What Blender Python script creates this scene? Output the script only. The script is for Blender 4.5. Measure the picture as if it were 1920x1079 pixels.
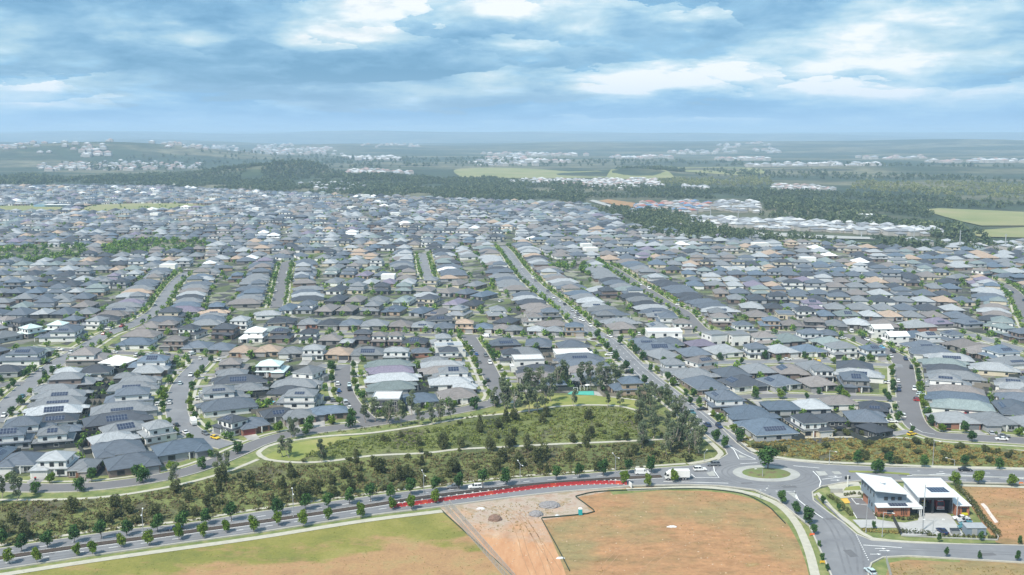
import bpy, math, random
import numpy as np
from mathutils import Vector, Matrix
from mathutils.geometry import tessellate_polygon

R = math.radians
C = bpy.context.scene
for o in list(bpy.data.objects):
    bpy.data.objects.remove(o)
COL = C.collection

# ------------------------------------------------------------------ camera
CAM_H, FPX = 120.0, 1900.0
PITCH = math.atan(289.5 / FPX)
cam = bpy.data.cameras.new('camera')
cam_o = bpy.data.objects.new('camera', cam)
COL.objects.link(cam_o)
cam_o.location = (0, 0, CAM_H)
cam_o.rotation_euler = (math.pi / 2 - PITCH, 0, 0)
cam.sensor_width = 36
cam.lens = 36 * FPX / 1920
cam.clip_start = 1
cam.clip_end = 80000
C.camera = cam_o

# ------------------------------------------------------------------ light
SUN_EL, SUN_AZ = 52, 222          # azimuth the light comes from, clockwise from +Y (away from the camera)
sun = bpy.data.lights.new('sun', 'SUN')
sun.energy = 4.1
sun.angle = R(5)
sun.color = (1.0, 0.94, 0.84)
sun_o = bpy.data.objects.new('sun', sun)
COL.objects.link(sun_o)
sun_o.rotation_euler = (R(90 - SUN_EL), 0, R(180 - SUN_AZ))
sun_o.location = (0, 0, 400)

w = bpy.data.worlds.new('World')
C.world = w
w.use_nodes = True
nt = w.node_tree
nt.nodes.clear()
N = nt.nodes.new
L = nt.links.new


def wm(op, a, b=None, c=None, clamp=False):
    n = N('ShaderNodeMath')
    n.operation = op
    n.use_clamp = clamp
    for i, v in enumerate((a, b, c)):
        if v is None:
            continue
        if isinstance(v, (int, float)):
            n.inputs[i].default_value = v
        else:
            L(v, n.inputs[i])
    return n.outputs[0]


out = N('ShaderNodeOutputWorld')
sky = N('ShaderNodeTexSky')
sky.sky_type = 'NISHITA'
sky.sun_disc = False
sky.sun_elevation = R(SUN_EL)
sky.sun_rotation = R(SUN_AZ)
sky.altitude = 100
bg_sky = N('ShaderNodeBackground')
bg_sky.inputs[1].default_value = 0.085
L(sky.outputs[0], bg_sky.inputs[0])
tc = N('ShaderNodeTexCoord')
sep = N('ShaderNodeSeparateXYZ')
L(tc.outputs['Generated'], sep.inputs[0])
zc = wm('MAXIMUM', sep.outputs[2], 0.0)
inv = wm('DIVIDE', 1.0, wm('ADD', zc, 0.055))
comb = N('ShaderNodeCombineXYZ')
L(wm('MULTIPLY', sep.outputs[0], inv), comb.inputs[0])
L(wm('MULTIPLY', wm('MULTIPLY', sep.outputs[1], inv), 0.62), comb.inputs[1])


def wnoise(scale, detail, rough, off, dist=0.0, vec=None):
    mp = N('ShaderNodeMapping')
    mp.inputs['Location'].default_value = off
    L(vec or comb.outputs[0], mp.inputs[0])
    n = N('ShaderNodeTexNoise')
    n.inputs['Scale'].default_value = scale
    n.inputs['Detail'].default_value = detail
    n.inputs['Roughness'].default_value = rough
    n.inputs['Distortion'].default_value = dist
    L(mp.outputs[0], n.inputs[0])
    return n.outputs[0]


def wramp(v, stops):
    r = N('ShaderNodeValToRGB')
    e = r.color_ramp.elements
    e[0].position, e[0].color = stops[0][0], (*stops[0][1], 1)
    e[1].position, e[1].color = stops[-1][0], (*stops[-1][1], 1)
    for p, c in stops[1:-1]:
        k = e.new(p)
        k.color = (*c, 1)
    L(v, r.inputs[0])
    return r.outputs[0]


# stratocumulus deck: broad banks, puffs with bright heads, blue-grey flat bases
ADIR = N('ShaderNodeCombineXYZ')                       # azimuth and height above the horizon
L(wm('MULTIPLY', sep.outputs[0], 12.0), ADIR.inputs[0])
hgt = wm('POWER', wm('ADD', zc, 0.004), 0.62)
L(wm('MULTIPLY', hgt, 26.0), ADIR.inputs[1])
av_ = ADIR.outputs[0]


def cells(scale, off, warp):
    """one cloud per cell: how far above its base a point of the sky is, and how near its middle"""
    mp = N('ShaderNodeMapping')
    mp.inputs['Location'].default_value = off
    mp.inputs['Scale'].default_value = (scale, scale, 1)
    L(av_, mp.inputs[0])
    wn = N('ShaderNodeTexNoise')
    wn.inputs['Scale'].default_value = 1.6
    wn.inputs['Detail'].default_value = 7
    wn.inputs['Roughness'].default_value = .58
    L(mp.outputs[0], wn.inputs[0])
    sb = N('ShaderNodeVectorMath')
    sb.operation = 'SUBTRACT'
    L(wn.outputs['Color'], sb.inputs[0])
    sb.inputs[1].default_value = (.5, .5, .5)
    scl = N('ShaderNodeVectorMath')
    scl.operation = 'MULTIPLY'
    L(sb.outputs[0], scl.inputs[0])
    scl.inputs[1].default_value = (warp, warp * .8, 0)
    ad = N('ShaderNodeVectorMath')
    L(mp.outputs[0], ad.inputs[0])
    L(scl.outputs[0], ad.inputs[1])
    vo = N('ShaderNodeTexVoronoi')
    vo.voronoi_dimensions = '2D'
    vo.inputs['Scale'].default_value = 1.0
    L(ad.outputs[0], vo.inputs['Vector'])
    df = N('ShaderNodeVectorMath')
    df.operation = 'SUBTRACT'
    L(ad.outputs[0], df.inputs[0])
    L(vo.outputs['Position'], df.inputs[1])
    sp = N('ShaderNodeSeparateXYZ')
    L(df.outputs[0], sp.inputs[0])
    sc_ = N('ShaderNodeSeparateColor')
    L(vo.outputs['Color'], sc_.inputs[0])
    core = wm('SUBTRACT', 1.0, wm('MULTIPLY', vo.outputs['Distance'], 1.5), clamp=True)
    return sp.outputs[1], core, sc_.outputs[0]


big = wnoise(0.22, 3, 0.5, (6.4, 2.7, 0), 0.2, av_)
fine = wnoise(1.3, 8, 0.6, (2.4, 4.7, 1), 0.2, av_)
u1, c1_, r1 = cells(0.36, (3.3, 1.2, 0), 1.5)
u2, c2_, r2 = cells(0.85, (7.9, 4.4, 0), 1.3)
w1 = wm('MULTIPLY', wm('MULTIPLY', c1_, wm('ADD', wm('MULTIPLY', r1, 1.1), .15)), wm('ADD', u1, .22))
w2 = wm('MULTIPLY', wm('MULTIPLY', c2_, wm('MULTIPLY', wm('SUBTRACT', r2, .25), 1.2, clamp=True)), wm('ADD', u2, .28))
dens = wm('ADD', wm('MULTIPLY', big, 0.6), wm('MULTIPLY', fine, 0.4))
shade = wm('ADD', wm('ADD', wm('MULTIPLY', w1, 1.7), wm('MULTIPLY', w2, 1.6)), wm('ADD', 0.33, wm('MULTIPLY', wm('SUBTRACT', dens, 0.5), 3.4)))
cloud_col = wramp(shade, [(0.0, (0.12, 0.33, 0.55)), (0.25, (0.20, 0.43, 0.66)), (0.45, (0.31, 0.55, 0.75)), (0.62, (0.44, 0.66, 0.80)), (0.80, (0.60, 0.77, 0.86)), (1.0, (0.88, 0.93, 0.95))])
# low haze veil towards the horizon
veil = wm('POWER', wm('SUBTRACT', 1.0, wm('MINIMUM', wm('MULTIPLY', zc, 16.0), 1.0)), 1.5)
mixv = N('ShaderNodeMix')
mixv.data_type = 'RGBA'
L(wm('MULTIPLY', veil, 0.9), mixv.inputs[0])
L(cloud_col, mixv.inputs[6])
mixv.inputs[7].default_value = (0.38, 0.60, 0.86, 1)
bg_c = N('ShaderNodeBackground')
bg_c.inputs[1].default_value = 0.77
L(mixv.outputs[2], bg_c.inputs[0])
ms = N('ShaderNodeMixShader')
cover = wm('ADD', wm('MULTIPLY', wm('SUBTRACT', dens, 0.36), 6.0, clamp=True), veil, clamp=True)
L(wm('MAXIMUM', cover, 0.85), ms.inputs[0])
L(bg_sky.outputs[0], ms.inputs[1])
L(bg_c.outputs[0], ms.inputs[2])
L(ms.outputs[0], out.inputs[0])

C.view_settings.view_transform = 'Standard'
C.view_settings.look = 'None'
C.view_settings.gamma = 1
C.view_settings.exposure = 0.5
C.cycles.max_bounces = 5
C.cycles.diffuse_bounces = 2
C.cycles.glossy_bounces = 2
C.cycles.transmission_bounces = 2
C.cycles.transparent_max_bounces = 4
C.cycles.volume_bounces = 1

rng = random.Random(11)
nr = np.random.default_rng(5)

# ------------------------------------------------------------------ from the frame to the ground
CP, SP = math.cos(PITCH), math.sin(PITCH)


def G(px, py, z=0.0):
    x = (px - 960) / FPX
    y = (539.5 - py) / FPX
    dy = CP + y * SP
    dz = -SP + y * CP
    t = (z - CAM_H) / dz
    return (x * t, dy * t)


def scale_at(x, y):               # metres on the ground -> how many pixels of the 1920 frame one metre takes
    return FPX / (y * CP + CAM_H * SP)


def to_px(x, y, z=0.0):
    d = y * CP - (z - CAM_H) * SP
    u = y * SP + (z - CAM_H) * CP
    return (960 + FPX * x / d, 539.5 - FPX * u / d)


TILES = {1: (0, 780, .2771), 2: (480, 780, .2771), 3: (960, 780, .2771), 4: (1440, 780, .2771),
         5: (0, 580, .25), 6: (480, 580, .25), 7: (960, 580, .25), 8: (1440, 580, .25),
         11: (0, 380, .25), 12: (480, 380, .25), 13: (960, 380, .25), 14: (1440, 380, .25),
         20: (1180, 800, .1875), 21: (1500, 860, 1 / 4.571), 22: (940, 660, 1 / 6.0)}


def T(k, tx, ty):
    ox, oy, s = TILES[k]
    return (ox + tx * s, oy + ty * s)


def GT(k, tx, ty, z=0.0):
    return G(*T(k, tx, ty), z)


HILLS = []
for (px, py, top, sx, sy) in ((575, 331, 311, 95, 120), (420, 333, 322, 130, 120), (500, 334, 319, 110, 110), (690, 340, 332, 160, 120),
                              (120, 300, 273, 620, 600), (330, 300, 288, 500, 400), (1190, 328, 316, 140, 120), (1650, 320, 312, 700, 200)):
    hx, hy = G(px, py)
    # height whose summit shows at row top
    y_ = (539.5 - top) / FPX
    hz = CAM_H + hy * (-SP + y_ * CP) / (CP + y_ * SP)
    HILLS.append((hx, hy, sx, sy, hz))


def terrain(x, y):
    x = np.asarray(x, float)
    y = np.asarray(y, float)
    z = np.zeros(np.broadcast(x, y).shape)
    for hx, hy, sx, sy, hz in HILLS:
        z = z + hz * np.exp(-((x - hx) / sx) ** 2 - ((y - hy) / sy) ** 2)
    far = np.clip((y - 4200) / 6000, 0, 1)
    z = z + far * (22 * np.sin(x / 900 + 1.0 + y / 2100) + 16 * np.sin(x / 2300 + y / 1300) + 10 * np.sin(x / 410 + y / 700))
    ridge = np.clip((y - 15000) / 3000, 0, 1)
    near_r = np.exp(-((y - 8200) / 1500) ** 2)
    z = z + near_r * (34 + 12 * np.sin(x / 700 + 2) + 6 * np.sin(x / 260))
    z = z + ridge * (116 - x * 0.0022 + 7 * np.sin(x / 760) + 6 * np.sin(x / 1900 + 2) + 3 * np.sin(x / 240))
    return np.where(y < 1900, z * np.clip((y - 1700) / 200, 0, 1), z)


# ------------------------------------------------------------------ materials
MATS = {}


def new_mat(name):
    m = bpy.data.materials.new(name)
    m.use_nodes = True
    MATS[name] = m
    return m, m.node_tree, m.node_tree.nodes['Principled BSDF']


def mk(t, kind, **kw):
    n = t.nodes.new(kind)
    for k, v in kw.items():
        if k in n.inputs:
            n.inputs[k].default_value = v
        else:
            setattr(n, k, v)
    return n


def noise_of(t, scale, detail=4, rough=.55, coord='pos', stretch=None, rot=0.0):
    if coord == 'pos':
        src = t.nodes.new('ShaderNodeNewGeometry').outputs['Position']
    else:
        src = t.nodes.new('ShaderNodeTexCoord').outputs['Object']
    if stretch:
        mp = t.nodes.new('ShaderNodeMapping')
        mp.inputs['Scale'].default_value = stretch
        mp.inputs['Rotation'].default_value = (0, 0, rot)
        t.links.new(src, mp.inputs[0])
        src = mp.outputs[0]
    n = mk(t, 'ShaderNodeTexNoise', Scale=scale, Detail=detail, Roughness=rough)
    t.links.new(src, n.inputs['Vector'])
    return n.outputs[0]


def ramp(t, v, stops):
    r = t.nodes.new('ShaderNodeValToRGB')
    e = r.color_ramp.elements
    e[0].position, e[0].color = stops[0][0], (*stops[0][1], 1)
    e[1].position, e[1].color = stops[-1][0], (*stops[-1][1], 1)
    for p, c in stops[1:-1]:
        k = e.new(p)
        k.color = (*c, 1)
    t.links.new(v, r.inputs[0])
    return r.outputs[0]


def mix(t, f, a, b, mode='MIX'):
    n = t.nodes.new('ShaderNodeMix')
    n.data_type = 'RGBA'
    n.blend_type = mode
    for s, v in ((n.inputs[0], f), (n.inputs[6], a), (n.inputs[7], b)):
        if isinstance(v, (int, float)):
            s.default_value = v
        elif isinstance(v, tuple):
            s.default_value = (*v, 1)
        else:
            t.links.new(v, s)
    return n.outputs[2]


def sm(name, c, var=.12, scale=.8, rough=.8, metal=0.0, stops=None, coord='pos', bump=0.0):
    """surface whose colour wanders by var around c at the given scale"""
    m, t, b = new_mat(name)
    v = noise_of(t, scale, 5, .6, coord)
    if stops is None:
        stops = [(.3, tuple(x * (1 - var) for x in c)), (.7, tuple(x * (1 + var) for x in c))]
    t.links.new(ramp(t, v, stops), b.inputs['Base Color'])
    b.inputs['Roughness'].default_value = rough
    b.inputs['Metallic'].default_value = metal
    if bump:
        bn = t.nodes.new('ShaderNodeBump')
        bn.inputs['Strength'].default_value = bump
        t.links.new(v, bn.inputs['Height'])
        t.links.new(bn.outputs[0], b.inputs['Normal'])
    return m


def om(name, var=.1, scale=.6, rough=.75, metal=0.0, fine=None, spec=.5):
    """surface that takes its colour from the object it is on"""
    m, t, b = new_mat(name)
    oi = t.nodes.new('ShaderNodeObjectInfo')
    v = noise_of(t, scale, 4, .6)
    g = ramp(t, v, [(.3, (1 - var,) * 3), (.7, (1 + var,) * 3)])
    c = mix(t, 1.0, oi.outputs['Color'], g, 'MULTIPLY')
    if fine:
        v2 = noise_of(t, fine, 2, .5, 'obj', (.25, 1, 1))
        c = mix(t, 1.0, c, ramp(t, v2, [(.35, (.86,) * 3), (.65, (1.12,) * 3)]), 'MULTIPLY')
    t.links.new(c, b.inputs['Base Color'])
    b.inputs['Roughness'].default_value = rough
    b.inputs['Metallic'].default_value = metal
    b.inputs['Specular IOR Level'].default_value = spec
    return m


def leaf_mat(name, stops, trans=.3, objvar=True, gain=1.6):
    stops = [(p, tuple(min(.5, x * gain) for x in c)) for p, c in stops]
    m, t, b = new_mat(name)
    g = t.nodes.new('ShaderNodeNewGeometry')
    oi = t.nodes.new('ShaderNodeObjectInfo')
    a = t.nodes.new('ShaderNodeMath')
    a.operation = 'ADD'
    k = t.nodes.new('ShaderNodeMath')
    k.operation = 'MULTIPLY'
    k.inputs[1].default_value = .62
    t.links.new(g.outputs['Random Per Island'], k.inputs[0])
    k2 = t.nodes.new('ShaderNodeMath')
    k2.operation = 'MULTIPLY'
    k2.inputs[1].default_value = .38
    if objvar:
        t.links.new(oi.outputs['Random'], k2.inputs[0])
    else:
        t.links.new(noise_of(t, .02, 3, .6), k2.inputs[0])
        k2.inputs[1].default_value = .6
    t.links.new(k.outputs[0], a.inputs[0])
    t.links.new(k2.outputs[0], a.inputs[1])
    c = ramp(t, a.outputs[0], stops)
    t.links.new(c, b.inputs['Base Color'])
    b.inputs['Roughness'].default_value = .7
    b.inputs['Specular IOR Level'].default_value = .25
    tr = t.nodes.new('ShaderNodeBsdfTranslucent')
    t.links.new(c, tr.inputs[0])
    mx = t.nodes.new('ShaderNodeMixShader')
    mx.inputs[0].default_value = trans
    t.links.new(b.outputs[0], mx.inputs[1])
    t.links.new(tr.outputs[0], mx.inputs[2])
    t.links.new(mx.outputs[0], t.nodes['Material Output'].inputs[0])
    return m


M_roof = om('roof_tiles', .07, .5, .62, fine=2.2)
M_ridge = om('ridge_caps', .05, .5, .6)
M_wall = om('painted_wall', .06, .35, .85)
M_paint = om('car_paint', .02, .5, .28, spec=.6)
M_glass = sm('dark_glass', (.025, .03, .037), .1, rough=.12)
M_white = sm('white_paint', (.72, .72, .70), .05, rough=.5)
M_gutter = om('gutter_metal', .04, .5, .45)
M_tyre = sm('tyre_rubber', (.02, .02, .02), .1, rough=.9)
M_rim = sm('wheel_rim', (.45, .46, .48), .1, rough=.35, metal=.6)
M_lampw = sm('headlight_lens', (.75, .78, .8), .05, rough=.15)
M_lampr = sm('taillight_lens', (.35, .02, .02), .05, rough=.25)
M_steel = sm('galvanised_steel', (.42, .43, .44), .08, rough=.5, metal=.3)
M_dark = sm('dark_metal', (.035, .04, .045), .1, rough=.6)
M_solar = None
m, t, b = new_mat('solar_cells')
tcn = t.nodes.new('ShaderNodeTexCoord')
br = mk(t, 'ShaderNodeTexBrick', offset=0.0)
br.inputs['Color1'].default_value = (.022, .03, .06, 1)
br.inputs['Color2'].default_value = (.03, .038, .07, 1)
br.inputs['Mortar'].default_value = (.16, .18, .22, 1)
br.inputs['Scale'].default_value = 1.0
br.inputs['Mortar Size'].default_value = .07
br.inputs['Brick Width'].default_value = 1.0
br.inputs['Row Height'].default_value = 1.6
t.links.new(tcn.outputs['UV'], br.inputs['Vector'])
t.links.new(br.outputs[0], b.inputs['Base Color'])
b.inputs['Roughness'].default_value = .2
M_solar = m

M_road = sm('asphalt', (.17, .17, .18), .1, .09, .9, stops=[(.3, (.145, .147, .16)), (.45, (.185, .188, .20)), (.55, (.193, .196, .207)), (.7, (.235, .237, .247))])
M_road_old = sm('older_asphalt', (.17, .165, .175), .1, .12, .9, stops=[(.2, (.13, .128, .135)), (.8, (.175, .168, .172))])
M_kerb = sm('kerb_concrete', (.42, .40, .35), .12, .6, .9)
M_conc = sm('pale_concrete', (.36, .36, .34), .14, .35, .9)
M_path = sm('footpath_concrete', (.43, .41, .34), .12, .5, .9)
M_drive = sm('driveway_concrete', (.30, .30, .30), .3, .09, .9, stops=[(.3, (.16, .16, .17)), (.5, (.3, .29, .28)), (.65, (.5, .48, .44))])
M_paintline = sm('road_paint', (.78, .78, .76), .06, 2, .7)
M_verge = sm('verge_grass', (.16, .21, .05), .3, .25, .95, stops=[(.3, (.10, .14, .04)), (.5, (.16, .19, .06)), (.7, (.27, .26, .11))])
M_mulch = sm('mulch', (.06, .045, .035), .3, 1.2, .95)
M_brick = None
m, t, b = new_mat('orange_brick')
brk = t.nodes.new('ShaderNodeTexBrick')
brk.inputs['Color1'].default_value = (.33, .12, .065, 1)
brk.inputs['Color2'].default_value = (.42, .17, .09, 1)
brk.inputs['Mortar'].default_value = (.38, .25, .18, 1)
brk.inputs['Scale'].default_value = 3.0
t.links.new(t.nodes.new('ShaderNodeTexCoord').outputs['Object'], brk.inputs['Vector'])
t.links.new(brk.outputs[0], b.inputs['Base Color'])
b.inputs['Roughness'].default_value = .85
M_brick = m
m, t, b = new_mat('ribbed_roof_sheet')
wv = mk(t, 'ShaderNodeTexWave', Scale=1.6, Distortion=0.0)
wv.bands_direction = 'X'
t.links.new(t.nodes.new('ShaderNodeTexCoord').outputs['Object'], wv.inputs['Vector'])
t.links.new(mix(t, noise_of(t, .3, 4), ramp(t, wv.outputs[0], [(0, (.58, .60, .62)), (.3, (.72, .74, .75)), (1, (.74, .75, .76))]), (.60, .62, .63)), b.inputs['Base Color'])
b.inputs['Roughness'].default_value = .45
M_sheet = m

# suburb ground: lawns, paving, mulch and bare yards by patches
m, t, b = new_mat('suburb_yards')
vo = mk(t, 'ShaderNodeTexVoronoi', Scale=.11)
t.links.new(t.nodes.new('ShaderNodeNewGeometry').outputs['Position'], vo.inputs['Vector'])
sepc = t.nodes.new('ShaderNodeSeparateColor')
t.links.new(vo.outputs['Color'], sepc.inputs[0])
c1 = ramp(t, sepc.outputs[0], [(0, (.035, .04, .035)), (.3, (.065, .065, .06)), (.5, (.08, .10, .04)), (.65, (.13, .16, .06)), (.8, (.26, .25, .21)), (1, (.12, .12, .11))])
c2 = mix(t, 1.0, c1, ramp(t, noise_of(t, .6, 4), [(.3, (.7,) * 3), (.7, (1.25,) * 3)]), 'MULTIPLY')
t.links.new(c2, b.inputs['Base Color'])
b.inputs['Roughness'].default_value = .95
M_yard = m

# creek scrub
m, t, b = new_mat('scrub_ground')
c1 = ramp(t, noise_of(t, .035, 5, .6, stretch=(1, .6, 1)), [(.3, (.055, .065, .03)), (.42, (.10, .12, .035)), (.52, (.15, .17, .05)), (.62, (.09, .085, .045)), (.75, (.07, .05, .035))])
c2 = mix(t, 1.0, c1, ramp(t, noise_of(t, .9, 5, .7), [(.3, (.45,) * 3), (.7, (1.5,) * 3)]), 'MULTIPLY')
t.links.new(c2, b.inputs['Base Color'])
b.inputs['Roughness'].default_value = .95
M_scrub = m

# mown paddock turning to worn dirt towards its near side
m, t, b = new_mat('paddock_grass')
geo = t.nodes.new('ShaderNodeNewGeometry')
sx = t.nodes.new('ShaderNodeSeparateXYZ')
t.links.new(geo.outputs['Position'], sx.inputs[0])


def tm(t, op, a, b_=None, clamp=False):
    n = t.nodes.new('ShaderNodeMath')
    n.operation = op
    n.use_clamp = clamp
    for i, v in enumerate((a, b_)):
        if v is None:
            continue
        if isinstance(v, (int, float)):
            n.inputs[i].default_value = v
        else:
            t.links.new(v, n.inputs[i])
    return n.outputs[0]


# signed distance in metres from the line where the paddock's grass wears out
pa, pb = G(150, 1078), G(900, 992)
ln = math.hypot(pb[0] - pa[0], pb[1] - pa[1])
nx, ny = -(pb[1] - pa[1]) / ln, (pb[0] - pa[0]) / ln
dist = tm(t, 'ADD', tm(t, 'MULTIPLY', sx.outputs[0], nx), tm(t, 'ADD', tm(t, 'MULTIPLY', sx.outputs[1], ny), -(pa[0] * nx + pa[1] * ny)))
f1 = tm(t, 'ADD', tm(t, 'MULTIPLY', dist, .022), tm(t, 'MULTIPLY', noise_of(t, .035, 6, .62, stretch=(1, 1.6, 1)), 1.9))
grass = ramp(t, noise_of(t, .06, 6, .65), [(.3, (.13, .145, .03)), (.5, (.20, .19, .04)), (.7, (.27, .235, .07))])
dirt = ramp(t, noise_of(t, .12, 6, .7), [(.3, (.27, .16, .08)), (.5, (.35, .21, .10)), (.7, (.30, .23, .10))])
c0 = mix(t, ramp(t, f1, [(.78, (0, 0, 0)), (1.0, (1, 1, 1))]), dirt, grass)
c0 = mix(t, 1.0, c0, ramp(t, noise_of(t, 1.1, 4, .7), [(.3, (.85,) * 3), (.7, (1.15,) * 3)]), 'MULTIPLY')
t.links.new(c0, b.inputs['Base Color'])
b.inputs['Roughness'].default_value = .95
M_paddock = m

# bare earth: orange clay, tan and sparse green patches
m, t, b = new_mat('bare_earth')
e1 = ramp(t, noise_of(t, .05, 6, .65, stretch=(1, 1.8, 1)), [(.28, (.18, .13, .055)), (.40, (.29, .17, .08)), (.50, (.38, .205, .10)), (.60, (.32, .18, .085)), (.66, (.25, .17, .07)), (.74, (.46, .33, .20))])
e2 = mix(t, ramp(t, noise_of(t, .028, 5, .6), [(.46, (0, 0, 0)), (.62, (.8, .8, .8))]), e1, (.23, .20, .09))
e3 = mix(t, 1.0, e2, ramp(t, noise_of(t, .7, 6, .75), [(.3, (.80,) * 3), (.7, (1.18,) * 3)]), 'MULTIPLY')
e3 = mix(t, 1.0, e3, ramp(t, noise_of(t, .22, 5, .7, stretch=(.7, 1.5, 1), rot=.5), [(.36, (.86, .84, .80)), (.5, (1.0,) * 3), (.66, (1.12, 1.1, 1.06))]), 'MULTIPLY')
t.links.new(e3, b.inputs['Base Color'])
b.inputs['Roughness'].default_value = .95
M_earth = m
m, t, b = new_mat('site_clay')
qa = G(900, 985)
geo = t.nodes.new('ShaderNodeNewGeometry')
sx = t.nodes.new('ShaderNodeSeparateXYZ')
t.links.new(geo.outputs['Position'], sx.inputs[0])
f1 = tm(t, 'ADD', tm(t, 'MULTIPLY', tm(t, 'SUBTRACT', sx.outputs[1], qa[1]), .014), tm(t, 'MULTIPLY', noise_of(t, .07, 7, .7), 1.5))
pink = ramp(t, noise_of(t, .13, 7, .74), [(.3, (.25, .16, .10)), (.42, (.36, .26, .20)), (.5, (.40, .33, .27)), (.6, (.27, .21, .13)), (.72, (.45, .38, .30))])
orange = ramp(t, noise_of(t, .16, 7, .72, stretch=(1.9, .5, 1), rot=.5), [(.3, (.36, .17, .08)), (.45, (.45, .235, .12)), (.6, (.50, .28, .15)), (.74, (.60, .42, .28))])
c0 = mix(t, ramp(t, f1, [(.55, (0, 0, 0)), (.95, (1, 1, 1))]), orange, pink)
t.links.new(c0, b.inputs['Base Color'])
b.inputs['Roughness'].default_value = .95
M_clay = m

# far country: dark woods, paddocks, tan fields
m, t, b = new_mat('far_country')
fa = noise_of(t, .0022, 8, .68, stretch=(.5, .8, 1))
fb = noise_of(t, .012, 6, .75)
c1 = ramp(t, fa, [(.34, (.025, .045, .022)), (.48, (.035, .055, .025)), (.52, (.085, .09, .05)), (.58, (.17, .16, .095)), (.62, (.05, .06, .035)), (.75, (.03, .045, .02))])
c2 = mix(t, 1.0, c1, ramp(t, fb, [(.3, (.5,) * 3), (.7, (1.4,) * 3)]), 'MULTIPLY')
t.links.new(c2, b.inputs['Base Color'])
b.inputs['Roughness'].default_value = .95
M_far = m
M_field = sm('pasture', (.25, .25, .09), .2, .008, .95, stops=[(.3, (.17, .20, .08)), (.5, (.23, .235, .10)), (.7, (.29, .26, .14))])
M_park = sm('park_lawn', (.2, .22, .05), .2, .05, .95, stops=[(.3, (.13, .18, .035)), (.5, (.22, .24, .06)), (.72, (.33, .29, .12))])
M_teal = sm('teal_soft_fall', (.08, .40, .32), .1, .6, .8)

L_street = leaf_mat('street_tree_leaves', [(0, (.012, .035, .012)), (.35, (.025, .065, .018)), (.7, (.05, .105, .025)), (1, (.08, .14, .03))])
L_lime = leaf_mat('lime_leaves', [(0, (.05, .10, .012)), (.4, (.11, .19, .02)), (.8, (.16, .22, .03)), (1, (.22, .27, .05))], gain=1.15)
L_gum = leaf_mat('gum_leaves', gain=2.3, stops=[(0, (.02, .03, .018)), (.35, (.045, .062, .035)), (.7, (.085, .10, .055)), (1, (.13, .14, .08))])
L_under = leaf_mat('undergrowth_leaves', gain=1.9, objvar=False, stops=[(0, (.05, .055, .022)), (.35, (.085, .095, .035)), (.55, (.12, .13, .05)), (.68, (.10, .075, .035)), (.8, (.075, .05, .028)), (1, (.15, .16, .07))])
L_bush = leaf_mat('bush_leaves', gain=1.9, stops=[(0, (.018, .022, .010)), (.4, (.042, .052, .018)), (.75, (.08, .085, .03)), (1, (.14, .15, .07))])
L_mass = leaf_mat('garden_leaves', [(0, (.012, .03, .012)), (.4, (.03, .065, .02)), (.7, (.07, .12, .025)), (1, (.16, .24, .03))], objvar=False, gain=2.3)
L_wood = leaf_mat('woodland_leaves', [(0, (.012, .022, .014)), (.45, (.028, .042, .024)), (.8, (.055, .07, .033)), (1, (.10, .11, .05))], objvar=False, gain=2.6)
L_gold = leaf_mat('pale_woodland_leaves', [(0, (.06, .08, .03)), (.5, (.13, .15, .06)), (1, (.24, .23, .11))], objvar=False)
L_scrub = leaf_mat('scrub_leaves', [(0, (.03, .035, .014)), (.35, (.065, .08, .022)), (.6, (.12, .15, .035)), (.85, (.19, .21, .06)), (1, (.13, .08, .04))], objvar=False)
L_gscrub = leaf_mat('golden_scrub_leaves', [(0, (.04, .04, .014)), (.35, (.12, .10, .03)), (.65, (.24, .20, .06)), (1, (.18, .10, .05))], objvar=False)
M_bark = sm('bark', (.14, .11, .085), .25, 2, .9)
M_gumbark = sm('pale_gum_bark', (.30, .26, .22), .3, 1.5, .85)


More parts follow.
